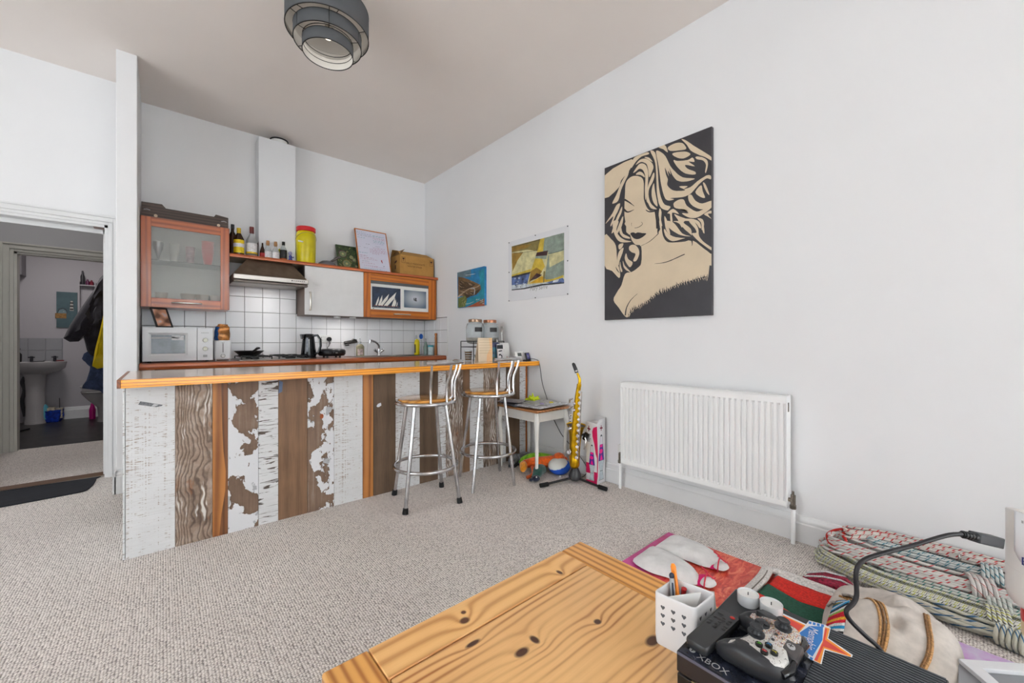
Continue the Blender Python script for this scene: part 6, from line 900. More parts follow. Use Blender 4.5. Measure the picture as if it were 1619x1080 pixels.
# ------------------------------------------------------------------ bar stools
STOOLM = mat('chrome stool tube', (206, 206, 208), .2, 1, var=.16, vs=14, scale=(1, 1, .6))
SEATW = wood('stool seat wood', (168, 106, 34), (222, 160, 72), 'x', 14, 2, .12, .3, .0002, coat=.9)
def make_stool(lab, cx, cy, az, feet_az, fr, sz, caps, grp):
    t = thing('bar_stool', lab, 'stool', (cx, cy, 0), group=grp)
    build('seat', MB().lathe([(.001, sz + .012), (.165, sz + .012), (.183, sz + .008), (.188, sz), (.183, sz - .008), (.165, sz - .012), (.001, sz - .012)][::-1], (cx, cy, 0), 48), SEATW, t)
    ring = build('seat_ring', MB().tube([(cx + .202 * math.cos(R(a)), cy + .202 * math.sin(R(a)), sz - .016) for a in range(0, 360, 8)], .0125, 10, True), STOOLM, t)
    for a, q in zip(feet_az, fr):
        A = Vector((cx + .15 * math.cos(R(a)), cy + .15 * math.sin(R(a)), sz - .025)); B = Vector((cx + q * math.cos(R(a)), cy + q * math.sin(R(a)), .0))
        l = build('leg', MB().cyl(A, B + Vector((0, 0, .004)) if not caps else B + (A - B) * .045, .0125, n=12), STOOLM, t)
        if caps: build('rubber_cap', MB().tube([B + Vector((0, 0, .001)), B + (A - B) * .02, B + (A - B) * .055], [.019, .0185, .0165], 12), RUBBER, l)
    def at(a, z): # leg centre line radius
        return .15 + (.25 - .15) * (sz - .025 - z) / (sz - .025)
    zr = .245; build('foot_ring', MB().tube([(cx + (at(0, zr)) * 1.0 * math.cos(R(a)), cy + (at(0, zr)) * math.sin(R(a)), zr) for a in range(0, 360, 8)], .0125, 10, True), STOOLM, t)
    for k, da in enumerate((-52, -18, 18, 52)):
        a = az + da; P = []
        for r_, z_ in ((.202, sz - .012), (.200, sz + .05), (.205, sz + .12), (.232, sz + .19), (.245, sz + .25)):
            P.append((cx + r_ * math.cos(R(a)), cy + r_ * math.sin(R(a)), z_))
        build('back_spindle', MB().tube(crom(P, 3, False), .0085, 8), STOOLM, t)
    build('back_rail', MB().tube([(cx + .248 * math.cos(R(az + a)), cy + .248 * math.sin(R(az + a)), sz + .258) for a in range(-60, 61, 8)], [(.0125, .021)] * 16, 12), STOOLM, t)
    return t
GS = 'chrome bar stools at the breakfast bar'
make_stool('nearer chrome bar stool with round wooden seat and black rubber feet', 1.385, 2.505, -58, (-148, -57, 122, 32), (.264, .257, .253, .241), .70, True, GS)
make_stool('farther chrome bar stool with round wooden seat and bare tube feet, by the side table', 1.935, 2.51, -56, (-150, -70, 118, 28), (.288, .238, .25, .248), .708, False, GS)
# ------------------------------------------------------------------ white side table with magazines
t = thing('side_table', 'small white side table with cabriole legs and a brown wooden top by the right wall', 'table', (2.42, 2.50, 0))
TW = wood('table top brown', (110, 66, 34), (166, 112, 66), 'y', 24, 2.5, .4); WP = mat('chalky white paint', (224, 222, 216), .5, var=.03)
build('table_top', MB().box(2.215, 2.632, 2.24, 2.775, .532, .550), TW, t, bevel=.004)
a0, a1, b0, b1 = 2.25, 2.605, 2.28, 2.745
build('apron', MB().box(a0, a1, b0, b0 + .016, .45, .532).box(a0, a1, b1 - .016, b1, .45, .532).box(a0, a0 + .016, b0 + .016, b1 - .016, .45, .532).box(a1 - .016, a1, b0 + .016, b1 - .016, .45, .532), WP, t)
for x, sx in ((a0 + .01, -1), (a1 - .01, 1)):
    for y, sy in ((b0 + .01, -1), (b1 - .01, 1)):
        P = [(x, y, .53), (x + sx * .004, y + sy * .004, .46), (x + sx * .012, y + sy * .012, .41), (x + sx * .004, y + sy * .004, .30), (x, y, .18), (x, y, .06), (x + sx * .005, y + sy * .005, .0)]
        build('leg', MB().tube(crom(P, 3, False), [.020, .021, .023, .024, .024, .023, .021, .019, .0175, .016, .015, .0145, .014, .0135, .0132, .013, .0135, .0145, .016], 8), WP, t)
rr = random.Random(5); MAGN = []
for k, (lab, cx, cy, w, d, an, col) in enumerate((('grey magazine under the others', 2.40, 2.50, .21, .29, 4, (112, 112, 122)), ('dark blue-grey magazine at the pile back', 2.34, 2.60, .22, .29, -14, (84, 88, 104)), ('white newspaper spread at the table front', 2.425, 2.40, .37, .27, 5, (214, 214, 218)), ('open white newspaper reaching the wall side', 2.47, 2.52, .27, .34, -6, (222, 222, 224)), ('grey newspaper at the rear of the table', 2.33, 2.66, .17, .22, 20, (150, 150, 158)))):
    z = .551 + k * .006; M = Matrix.Translation((cx, cy, z)) @ Matrix.Rotation(R(an), 4, 'Z')
    mb = MB()
    for q in range(2): mb.v += []; 
    n0 = len(mb.v)
    nx, ny = 6, 6; rowsT = [[M @ Vector(((i / nx - .5) * w, (j / ny - .5) * d, .0045 + .003 * math.sin(i * .9 + k))) for i in range(nx + 1)] for j in range(ny + 1)]
    mb.grid(rowsT).grid([[M @ Vector(((i / nx - .5) * w, (j / ny - .5) * d, 0)) for i in range(nx + 1)][::-1] for j in range(ny + 1)])
    e = [rowsT[0], rowsT[-1], [r[0] for r in rowsT], [r[-1] for r in rowsT]]
    for s_ in e: mb.grid([s_, [Vector((p.x, p.y, z)) for p in s_]])
    m = NT('magazine paper %d' % k); nn = m.n('TexNoise', {'Vector': m.coord((30, 90, 1)), 'Scale': 1.0, 'Detail': 3}).outputs[0]; cc = C(*col)
    m.out(Base_Color=m.ramp(nn, [(.42, cc), (.62, tuple(v * .45 for v in cc[:3]))]), Roughness=.5)
    o = build('magazine', mb, m.mat, label='%s on the white side table' % lab, cat='magazine', group='magazines on the side table')
t = thing('yellow_toy', 'spiky yellow rubber toy on top of the magazines', 'toy', (2.42, 2.50, .585))
YG = mat('acid yellow rubber', (206, 224, 34), .45, var=.12, vs=30); mb = MB().ell((2.42, 2.50, .603), (.034, .034, .018))
build('centre', mb, YG, t)
for k in range(9):
    a = R(40 * k); e = .05 + .022 * (k % 2); build('spike', MB().tube([(2.42 + .02 * math.cos(a), 2.50 + .02 * math.sin(a), .603), (2.42 + e * math.cos(a), 2.50 + e * math.sin(a), .603 + .016 * ((k % 3) - .6))], [.016, .006], 8), YG, t)
build('spike', MB().tube([(2.42, 2.50, .605), (2.425, 2.51, .652)], [.014, .004], 8), YG, t)
for x, y, m, l in ((2.385, 2.36, mat('lilac paper', (176, 160, 204), .5), 'small lilac origami scrap in front of the yellow toy'), (2.50, 2.36, mat('yellow scrap', (214, 196, 60), .5), 'small yellow and dark scrap on the white newspaper')):
    build('paper_scrap', MB().prism([(x - .02, y, .576), (x + .01, y - .018, .576), (x + .025, y + .01, .58), (x, y + .02, .58)], (0, 0, .006)), m, label=l, cat='paper')
# ------------------------------------------------------------------ soft toys and ball on the floor under the table
FUZ = lambda n, c: mat(n, c, .95, var=.18, vs=40, bump=.003, bs=200, sheen=.4)
t = thing('orange_soft_toy', 'orange plush octopus lying under the side table', 'soft toy', (2.36, 2.40, 0))
OR = FUZ('orange plush', (226, 96, 22)); OR2 = FUZ('amber plush', (240, 148, 20))
build('body', MB().tube(crom([(2.30, 2.50, .06), (2.37, 2.44, .075), (2.44, 2.36, .085), (2.50, 2.30, .10)], 3, False), [.030, .036, .04, .044, .046, .047, .047, .046, .045, .04], 12), OR, t)
build('head', MB().ell((2.50, 2.27, .125), (.052, .05, .045)).ell((2.545, 2.25, .10), (.03, .03, .035)).ell((2.46, 2.24, .105), (.03, .028, .03)), OR, t)
build('yellow_arm', MB().tube(crom([(2.30, 2.50, .06), (2.27, 2.46, .07), (2.235, 2.42, .062), (2.20, 2.40, .05)], 3, False), [.02, .026, .03, .032, .034, .033, .03, .026, .022, .012], 10), OR2, t)
for P in ([(2.33, 2.42, .05), (2.29, 2.36, .035), (2.24, 2.33, .02), (2.19, 2.33, .016)], [(2.34, 2.40, .05), (2.31, 2.33, .03), (2.27, 2.29, .018)], [(2.40, 2.44, .08), (2.42, 2.50, .08), (2.40, 2.55, .05)]): build('arm', MB().tube(crom(P, 3, False), .014, 8), OR, t)
t = thing('blue_ball', 'soft blue and white ball cushion under the table by the saxophone stand', 'ball', (2.46, 2.28, 0))
bc = (2.475, 2.245, .068)
mb = MB().ell(bc, (.092, .092, .068), n=28, k=16)
BLW = NT('blue white fleece'); sp = BLW.n('SeparateXYZ', {0: BLW.n('TexCoord').outputs['Object']}).outputs
q = BLW.math('ADD', BLW.math('ADD', sp[2], BLW.math('MULTIPLY', sp[0], -.45)), BLW.math('MULTIPLY', BLW.noise(BLW.coord(), 60, 3, .6), .02))
BLW.out(Base_Color=BLW.mix(BLW.step(q, .098, .104), C(24, 84, 196), C(222, 222, 218)), Roughness=.9); BLW.bump(BLW.noise(BLW.coord(), 220, 3, .6), .6, .003)
build('stuffed_shell', mb, BLW.mat, t)
build('seam_tag', MB().box(2.40, 2.412, 2.165, 2.175, .008, .022), WPLAST, t)
t = thing('green_soft_toy', 'dark green plush hand puppet at the front of the toy heap', 'soft toy', (2.25, 2.27, 0))
build('body', MB().tube(crom([(2.36, 2.33, .045), (2.30, 2.31, .055), (2.25, 2.28, .04), (2.20, 2.26, .025)], 3, False), [.04, .042, .044, .043, .042, .04, .036, .032, .028, .022], 12), FUZ('bottle green plush', (22, 74, 66)), t)
build('snout', MB().ell((2.205, 2.245, .026), (.036, .03, .025)).ell((2.17, 2.262, .018), (.018, .015, .012)), FUZ('navy plush', (22, 28, 52)), t)
build('button_eye', MB().ell((2.19, 2.222, .045), (.006, .006, .006)), WPLAST, t)
t = thing('lime_soft_toy', 'lime green plush toy behind the orange octopus', 'soft toy', (2.46, 2.55, 0))
build('body', MB().tube(crom([(2.40, 2.62, .04), (2.46, 2.55, .075), (2.52, 2.46, .085), (2.56, 2.38, .08)], 3, False), [.03, .036, .04, .042, .042, .04, .037, .034, .03, .022], 12), FUZ('lime plush', (134, 196, 30)), t)
LD = FUZ('lime plush dark', (110, 170, 30))
build('foot', MB().tube([(2.41, 2.61, .05), (2.40, 2.63, .02)], [.03, .026], 10), LD, t); build('foot', MB().tube([(2.54, 2.42, .08), (2.58, 2.40, .02)], [.026, .024], 10), LD, t)
GT = mat('grey trainer mesh', (110, 112, 116), .8, var=.25, vs=40)
for k, (x, y, an, l) in enumerate(((2.40, 2.70, 30, 'grey trainer nearest the bar under the side table'), (2.50, 2.68, 10, 'grey trainer behind the lime toy under the side table'))):
    t = thing('trainer', l, 'shoe', (x, y, 0), group='grey trainers under the side table'); M = Matrix.Translation((x, y, 0)) @ Matrix.Rotation(R(an), 4, 'Z')
    rows = []
    for i in range(9):
        u = i / 8; L_ = -.12 + .24 * u; hw = .03 + .016 * math.sin(math.pi * min(1, u * 1.1)); hh = (.085 if u < .45 else .085 - (u - .45) * .09)
        rows.append([M @ Vector((L_, hw * math.cos(R(a)) * (.75 if math.sin(R(a)) > .5 else 1), .012 + hh * (.5 + .5 * math.sin(R(a))))) for a in range(0, 360, 24)])
    build('upper', MB().grid(rows, 0, True).poly(rows[0]).poly(rows[-1][::-1]), GT, t)
    build('sole', MB().prism([M @ Vector(p) for p in crom([(-.125, -.03, 0), (-.05, -.034, 0), (.04, -.045, 0), (.115, -.03, 0), (.125, 0, 0), (.115, .03, 0), (.04, .042, 0), (-.05, .034, 0), (-.125, .03, 0)], 2)], (0, 0, .016)), mat('sole grey %d' % k, (60, 66, 72), .7), t)
# ------------------------------------------------------------------ saxophone on its stand
BRASS = mat('lacquered brass', (240, 182, 36), .3, 1, var=.2, vs=14); KEYS = mat('nickel keys', (205, 200, 196), .2, .9, var=.1)
st = thing('saxophone_stand', 'black folding tripod instrument stand holding the saxophone', 'stand', (2.42, 2.03, 0))
build('hub', MB().lathe([(.030, .022), (.048, .034), (.050, .055), (.040, .085), (.022, .125), (.014, .14), (.001, .141)], (2.42, 2.03, 0), 24), mat('hub plastic', (42, 43, 46), .35, var=.06), st)
build('post', MB().cyl((2.42, 2.03, .135), (2.425, 2.035, .36), .010), BLACK, st)
for x, y in ((2.150, 2.128), (2.450, 1.768), (2.60, 2.19)):
    d = (Vector((x, y, 0)) - Vector((2.42, 2.03, 0))).normalized(); A = Vector((2.42, 2.03, .04)) + d * .035; B = Vector((x, y, .017))
    l = build('leg', MB().cyl(A, B, .009, n=12), BLACK, st); build('rubber_foot', MB().cyl(B - d * .055 + Vector((0, 0, .003)), B + d * .012, .0155, n=14), RUBBER, l)
build('support_arm', MB().tube([(2.425, 2.035, .34), (2.46, 2.03, .36), (2.50, 2.0, .37)], .009, 8).tube([(2.425, 2.035, .34), (2.44, 2.09, .36), (2.47, 2.12, .37)], .009, 8), BLACK, st)
build('cradle_pad', MB().tube([(2.50, 2.0, .33), (2.505, 1.98, .38)], .02, 10), RUBBER, st)
t = thing('saxophone', 'brass alto saxophone standing upright on the tripod stand against the right wall', 'saxophone', (2.40, 2.01, .14))
body = [(2.405, 2.022, .175), (2.402, 2.022, .26), (2.40, 2.018, .36), (2.40, 2.006, .50), (2.40, 1.994, .62), (2.40, 1.984, .70), (2.40, 1.972, .765)]
build('body_tube', MB().tube(crom(body, 3, False), [.034 - .018 * i / 18 for i in range(19)], 18), BRASS, t)
build('neck', MB().tube(crom([(2.40, 1.972, .765), (2.40, 1.966, .80), (2.398, 1.975, .835), (2.392, 1.985, .858)], 3, False), [.0125 - .004 * i / 9 for i in range(10)], 12), BRASS, t)
build('bottom_bow', MB().tube(crom([(2.405, 2.022, .20), (2.405, 2.022, .165), (2.415, 2.030, .145), (2.440, 2.050, .145), (2.458, 2.066, .17), (2.463, 2.070, .22)], 3, False), [.034, .035, .036, .037, .037, .038, .038, .039, .039, .040, .040, .040, .041, .041, .042, .042], 16), BRASS, t)
mp = build('mouthpiece', MB().tube([(2.391, 1.987, .860), (2.386, 1.996, .89), (2.378, 2.008, .925), (2.374, 2.013, .935)], [.0135, .0145, .013, .007], 12), mat('ebonite', (48, 47, 50), .4, var=.05), t)
build('ligature', MB().tube([(2.3895, 1.990, .868), (2.3875, 1.9935, .879)], [.0155, .0158], 12), STEEL, mp)
build('neck_collar', MB().cyl((2.40, 1.973, .755), (2.40, 1.971, .775), .0175, n=14), BRASS, t)
bell = [(.042, .0), (.044, .08), (.050, .15), (.062, .20), (.074, .225), (.078, .228), (.074, .222), (.058, .19), (.044, .14), (.036, .06)]
Mb = Matrix.Rotation(R(4), 3, 'X')
build('bell', MB().lathe(bell, (2.463, 2.070, .215), 32, M=Mb), [BRASS], t)
build('bell_inside', MB().lathe([(.0735, .221), (.057, .189), (.001, .17)], (2.463, 2.070, .215), 32, M=Mb), mat('dark bell throat', (60, 44, 18), .4, .8), t)
for z, y, dx, r in ((.245, 2.045, -.034, .026), (.43, 2.035, -.032, .017), (.575, 2.0, -.028, .014), (.625, 2.0, -.026, .014), (.49, 2.045, -.02, .013), (.535, 2.04, -.02, .012)):
    x = 2.402 + dx; k = build('key_cup', MB().cyl((x, y, z), (x - .008, y + .002, z), r, r * .85, 18), KEYS, t)
    build('pearl', MB().cyl((x - .008, y, z), (x - .011, y, z), r * .5, n=12), mat('key pearl', (226, 220, 226), .3) if 'key pearl' not in bpy.data.materials else bpy.data.materials['key pearl'], k)
mb = MB()
for off, z0, z1 in ((-.030, .19, .48), (-.038, .20, .66), (-.044, .30, .72)):
    mb.tube([(2.395, 2.02 + off - (z0 - .175) * .07, z0), (2.39, 2.02 + off - (z1 - .175) * .07, z1)], .0035, 6)
build('key_rods', mb, KEYS, t)
for k in range(13):
    z = .21 + k * .042; build('side_key', MB().tube([(2.39, 1.990 - (z - .2) * .07, z), (2.375, 1.978 - (z - .2) * .07, z + .004)], [.006, .010 if k % 2 else .013], 8), KEYS, t)
for z in (.60, .66): build('palm_key', MB().tube([(2.385, 2.02, z), (2.375, 2.045, z - .01), (2.378, 2.05, z - .035)], [.005, .009, .006], 8), KEYS, t)
build('key_guard', MB().tube([(2.44, 1.955, .27), (2.44, 1.945, .30), (2.45, 1.945, .34), (2.45, 1.955, .36)], .005, 8), KEYS, t)
# ------------------------------------------------------------------ lava lamp carton
t = thing('lamp_carton', 'tall white and pink carton printed with purple lava lamps beside the saxophone', 'box', (2.575, 1.945, 0))
x0, x1, y0, y1, H_ = 2.518, 2.622, 1.893, 1.998, .465
build('carton', MB().box(x0, x1, y0, y1, 0, H_), mat('white carton', (222, 222, 224), .4, var=.02), t, flat=True)
build('open_flap', MB().hexa([(x1 - .003, y0, H_), (x1, y0, H_), (x1, y1, H_), (x1 - .003, y1, H_)], [(x1 - .002, y0 + .004, H_ + .04), (x1 + .001, y0 + .004, H_ + .04), (x1 + .001, y1 - .004, H_ + .045), (x1 - .002, y1 - .004, H_ + .045)]).hexa([(x0, y0, H_), (x1, y0, H_), (x1, y0 + .002, H_), (x0, y0 + .002, H_)], [(x0 + .01, y0 - .01, H_ + .03), (x1 - .01, y0 - .01, H_ + .04), (x1 - .01, y0 - .008, H_ + .04), (x0 + .01, y0 - .008, H_ + .03)]), bpy.data.materials['white carton'], t)
PK = mat('crimson print', (206, 24, 88), .4, var=.02); HP = mat('hot pink print', (240, 20, 140), .4, var=.02); PU = mat('purple print', (84, 36, 150), .4, var=.05); SV = mat('silver print', (190, 204, 208), .35, var=.1, vs=60); OL = mat('print outline', (70, 76, 84), .5, var=0); DR = mat('maroon print', (120, 20, 50), .5, var=0); BK = mat('black print', (40, 44, 48), .5, var=0)
def lava(cx, b, s=1.0):
    f = lambda P: [(cx + a * s, b + c * s) for a, c in P]
    return [(4, f([(-27, -2), (27, -2), (16, 62), (32, 134), (12, 300), (6, 312), (-6, 312), (-12, 300), (-32, 134), (-16, 62)])), (3, f([(-25, 0), (25, 0), (14, 62), (-14, 62)])), (3, f([(-14, 62), (14, 62), (30, 132), (-30, 132)])),
            (2, f([(-30, 134), (30, 134), (17, 245), (-17, 245)])), (6, f([(-17, 245), (17, 245), (10, 300), (-10, 300)])), (1, f([(-14, 136), (16, 136), (8, 160), (0, 176), (-8, 158)])), (1, f([(-22, 188), (-6, 180), (12, 186), (16, 204), (0, 214), (-18, 208)])), (1, f([(-14, 226), (10, 224), (15, 243), (-15, 243)])), (4, f([(-14, 60), (14, 60), (14, 63), (-14, 63)]))]
mats_ = [PK, HP, PU, SV, OL, DR, mat('pale print', (214, 216, 222), .4, var=0), BK]
L = [(0, [(0, 0), (105, 0), (105, 18), (0, 16)]), (0, [(0, 70), (40, 70), (40, 150), (0, 150)]), (0, [(76, 0), (105, 0), (105, 90), (76, 90)]), (0, [(70, 430), (105, 445), (105, 200), (92, 230), (80, 300), (62, 360), (58, 400)])]
L += lava(56, 22, .88); L += [(5, [(22, 395), (30, 395), (30, 440), (22, 440)]), (5, [(12, 412), (42, 408), (42, 420), (12, 424)])]
for k in range(6): L.append((7, [(10, 372 - k * 11), (46 - k % 3 * 5, 372 - k * 11), (46 - k % 3 * 5, 376 - k * 11), (10, 376 - k * 11)]))
art('front_print', t, (x0, y1, 0), (0, -1, 0), (0, 0, 1), L, mats_)
L = [(0, [(0, 20), (10, 60), (14, 200), (6, 330), (0, 440)])] + lava(54, 26, 1.12) + [(5, [(48, 405), (56, 405), (56, 448), (48, 448)]), (5, [(36, 422), (70, 420), (70, 432), (36, 434)])]
art('side_print', t, (x0, y0, 0), (1, 0, 0), (0, 0, 1), L, mats_)
# ------------------------------------------------------------------ radiator
t = thing('radiator', 'long white panel radiator with vertical ribs on the right wall', 'radiator', (2.59, 1.18, .197))
RY0, RY1, RZ0, RZ1, XF = .662, 1.702, .200, .800, 2.552
RW = mat('radiator enamel', (248, 248, 247), .28, var=.01)
nr = 33; p = (RY1 - RY0 - .012) / nr; mb = MB()
secY = []
for k in range(nr):
    a = RY0 + .006 + k * p
    secY += [(a + p * .14, 0), (a + p * .28, 1), (a + p * .72, 1), (a + p * .86, 0)]
def prow(z, d): return [(XF + .010 - .0, RY0, z)] + [(XF - (0 if q == 0 else d) + .0, y, z) for y, q in secY] + [(XF + .010, RY1, z)]
zz = [(RZ0 + .002, 0), (RZ0 + .030, 0), (RZ0 + .040, -.011), (RZ0 + .052, -.012), (RZ1 - .060, -.012), (RZ1 - .048, -.011), (RZ1 - .038, 0), (RZ1 - .002, 0)]
rows = []
for z, dd in zz: rows.append([(XF, RY0, z)] + [(XF - dd * (1 if q == 0 else 0), y, z) for y, q in secY] + [(XF, RY1, z)])
mb.grid([r[::-1] for r in rows])
build('ribbed_front', mb, RW, t, ang=20)
build('side_panel', MB().box(XF - .0015, 2.628, RY0 - .003, RY0, RZ0 - .005, RZ1 + .004).box(XF - .0015, 2.628, RY1, RY1 + .003, RZ0 - .005, RZ1 + .004), RW, t, bevel=.001)
mb = MB().box(XF - .0015, XF + .012, RY0, RY1, RZ1, RZ1 + .005).box(2.616, 2.628, RY0, RY1, RZ1, RZ1 + .005)
for k in range(100): y = RY0 + .012 + k * (RY1 - RY0 - .024) / 99; mb.box(XF + .012, 2.616, y - .0022, y + .0022, RZ1, RZ1 + .004)
build('top_grille', mb, RW, t)
build('back_panel', MB().box(2.600, 2.612, RY0 + .01, RY1 - .01, RZ0, RZ1 - .01), RW, t)
build('vent_key_hole', MB().box(2.575, 2.59, RY0 - .0045, RY0 - .003, RZ1 - .085, RZ1 - .035), mat('brass vent', (96, 88, 70), .4, .8), t)
build('wall_bracket', MB().box(2.612, XR, .85, .88, .3, .7).box(2.612, XR, 1.5, 1.53, .3, .7), LGREY, t)
for y, s in ((RY0 - .024, -1), (RY1 + .030, 1)):
    v = build('valve', MB().cyl((2.585, y, .195), (2.585, y, .265), .012, n=14).cyl((2.585, y, .235), (2.585, y - s * .026, .235), .011, n=12).cyl((2.585, y, .265), (2.585, y, .285), .006, n=10).cyl((2.585, y, .190), (2.585, y, .210), .016, n=6), BRASSV, t)
    if s > 0: build('thermostat_head', MB().cyl((2.585, y, .275), (2.585, y, .33), .017, .014, 14), WPLAST, v)
    build('pipe', MB().cyl((2.585, y, .0), (2.585, y, .195), .0105, n=14), RW, v)
# ------------------------------------------------------------------ pictures on the right wall
def canvas(name, lab, cat, yl, yr, z0, z1, key, mats, xf, base, th):
    o = build(name, box(xf, XR - .001, yr, yl, z0, z1), base, label=lab, cat=cat)
    art('painted_image', o, (xf, yl, z0), (0, -1, 0), (0, 0, 1), ART[key], mats); return o
CRM = mat('cream acrylic', (216, 198, 170), .55, var=.04, vs=3); DKP = mat('charcoal acrylic', (58, 56, 60), .4, var=.1, vs=4)
pw = canvas('portrait_painting', 'large black and cream stencil style painting of a woman with flowing hair', 'painting', 1.898, 1.082, 1.268, 2.464, 'woman', [CRM, mat('charcoal line', (50, 46, 48), .4, var=.06)], 2.622, DKP, .02)
pc = lambda n, c, v=.15: mat('poster ' + n, c, .45, var=v, vs=14)
SM = [pc('cream hull', (206, 200, 152)), pc('yellow', (206, 178, 66)), pc('maroon', (70, 44, 46)), pc('olive', (136, 122, 70)), pc('grey green', (142, 156, 144)), pc('blue', (92, 112, 160), .4), pc('foam white', (200, 208, 214), .2), pc('dark line', (52, 54, 56)), pc('golden brown', (150, 118, 48)), pc('orange', (216, 168, 40))]
o = build('sailing_poster', MB().box(2.646, XR - .0005, 2.289, 3.091, 1.505, 2.108), mat('poster paper', (226, 227, 230), .5, var=.01), label='unframed sailing boat poster pinned to the right wall with white margins', cat='poster')
art('printed_image', o, (2.646, 3.091, 1.511), (0, -1, 0), (0, 0, 1), ART['sail'], SM)
text('caption', 'Mary Serre', .052, (2.646, 2.66, 1.60), (0, -1, 0), (0, 0, 1), mat('caption ink', (140, 140, 140), .6, var=0), o, shear=.2)
for y in (3.08, 2.70, 2.30):
    for z in (1.512, 1.80, 2.10):
        if not (y == 2.70 and z == 1.80): build('drawing_pin', MB().cyl((2.646, y, z), (2.641, y, z), .006, .004, 10), DKGREY, o)
CM = [pc('sky blue', (34, 124, 176)), pc('grey sky', (98, 124, 134)), pc('earth', (120, 92, 62)), pc('dark earth', (72, 56, 38)), pc('teal sea', (36, 140, 160)), pc('sand road', (196, 170, 140)), pc('scrub green', (112, 122, 56)), pc('coral', (172, 84, 50)), pc('cloud', (196, 206, 208))]
canvas('coastal_painting', 'small blue and brown coastal cliff painting nearest the kitchen corner', 'painting', 3.985, 3.461, 1.496, 1.914, 'coast', CM, 2.622, CM[0], .02)
# ------------------------------------------------------------------ tiered ceiling lamp
lx, ly = .747, 2.533
t = thing('ceiling_lamp', 'three tier grey drum pendant lamp hanging from the ceiling', 'lamp', (lx, ly, 2.82))
SHG = mat('charcoal shade fabric', (84, 86, 89), .85, var=.03, bump=.0003, bs=600); SHW = mat('white shade lining', (216, 212, 206), .6, var=.01); BLT = mat('black trim', (24, 22, 22), .5)
for r, zb, zt in ((.229, 2.940, 3.09), (.187, 2.876, 2.950), (.140, 2.818, 2.884)):
    s_ = build('drum_shade', MB().lathe([(r, zb), (r, zt)], (lx, ly, 0), 64, cap=False), SHG, t)
    build('shade_lining', MB().lathe([(r - .003, zt), (r - .003, zb)], (lx, ly, 0), 64, cap=False), SHW, s_)
    build('rim_trim', MB().tube(circ((lx, ly, zb), r - .001, 64), .0028, 6, True), BLT, s_)
    build('rim_trim', MB().tube(circ((lx, ly, zt), r - .001, 64), .0022, 6, True), BLT, s_)
mb = MB()
for a in (15, 75, 135, 195, 255, 315): mb.tube([(lx + .14 * math.cos(R(a)), ly + .14 * math.sin(R(a)), 2.882), (lx + .186 * math.cos(R(a)), ly + .186 * math.sin(R(a)), 2.880), (lx + .187 * math.cos(R(a)), ly + .187 * math.sin(R(a)), 2.940), (lx + .228 * math.cos(R(a)), ly + .228 * math.sin(R(a)), 2.945)], .0022, 5)
for a in (45, 165, 285): mb.tube([(lx, ly, 3.0), (lx + .228 * math.cos(R(a)), ly + .228 * math.sin(R(a)), 3.08)], .0022, 5)
build('wire_spokes', mb, BLT, t)
build('top_diffuser', MB().lathe([(.001, 3.076), (.225, 3.076), (.225, 3.080), (.001, 3.080)], (lx, ly, 0), 48), SHW, t)
build('inner_rings', MB().tube(circ((lx, ly, 2.90), .137, 48), .0022, 5, True).tube(circ((lx, ly, 2.86), .137, 48), .0022, 5, True), BLT, t)
build('bulb_holder', MB().cyl((lx, ly, 2.99), (lx, ly, 3.09), .02), WPLAST, t)
build('bulb', MB().lathe([(.001, -.062), (.020, -.058), (.031, -.035), (.030, -.015), (.018, .012), (.014, .03)], (lx, ly, 2.975), 20), mat('bulb glass', (206, 200, 186), .25, var=0), t)
pl = bpy.data.lights.new('lamp_lining_fill', 'POINT'); pl.energy = .32; pl.color = (1, .97, .92); pl.shadow_soft_size = .03; po_ = bpy.data.objects.new('lamp_lining_fill', pl); COL.objects.link(po_); po_.location = (lx, ly, 2.90)  # added light to brighten the shade linings; the bulb itself is off
build('stem', MB().cyl((lx, ly, 3.09), (lx, ly, 3.200), .008).lathe([(.05, 3.217), (.05, 3.20), (.001, 3.195)], (lx, ly, 0), 24), WPLAST, t)
# ------------------------------------------------------------------ bathroom and hall things seen through the doorway
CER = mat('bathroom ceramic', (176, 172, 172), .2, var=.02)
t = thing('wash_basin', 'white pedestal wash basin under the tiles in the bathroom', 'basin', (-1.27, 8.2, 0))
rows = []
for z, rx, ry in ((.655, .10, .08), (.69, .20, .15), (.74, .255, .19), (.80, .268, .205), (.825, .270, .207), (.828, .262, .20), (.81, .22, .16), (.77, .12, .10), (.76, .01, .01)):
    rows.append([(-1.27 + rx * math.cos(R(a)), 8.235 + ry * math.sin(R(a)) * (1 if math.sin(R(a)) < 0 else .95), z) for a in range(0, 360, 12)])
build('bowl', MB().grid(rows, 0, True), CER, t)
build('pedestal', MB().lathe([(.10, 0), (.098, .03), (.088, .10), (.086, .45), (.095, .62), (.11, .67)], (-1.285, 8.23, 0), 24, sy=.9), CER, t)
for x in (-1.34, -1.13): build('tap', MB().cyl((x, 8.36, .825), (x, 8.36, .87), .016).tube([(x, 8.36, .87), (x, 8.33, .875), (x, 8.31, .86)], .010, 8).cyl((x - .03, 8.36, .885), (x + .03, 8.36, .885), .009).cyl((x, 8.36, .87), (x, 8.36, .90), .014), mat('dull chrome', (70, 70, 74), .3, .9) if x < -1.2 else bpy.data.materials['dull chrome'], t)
build('trap_pipe', MB().tube(crom([(-1.40, 8.34, .62), (-1.41, 8.30, .55), (-1.39, 8.30, .45), (-1.41, 8.30, .3), (-1.39, 8.33, .1)], 4, False), .02, 8), DKGREY, t)
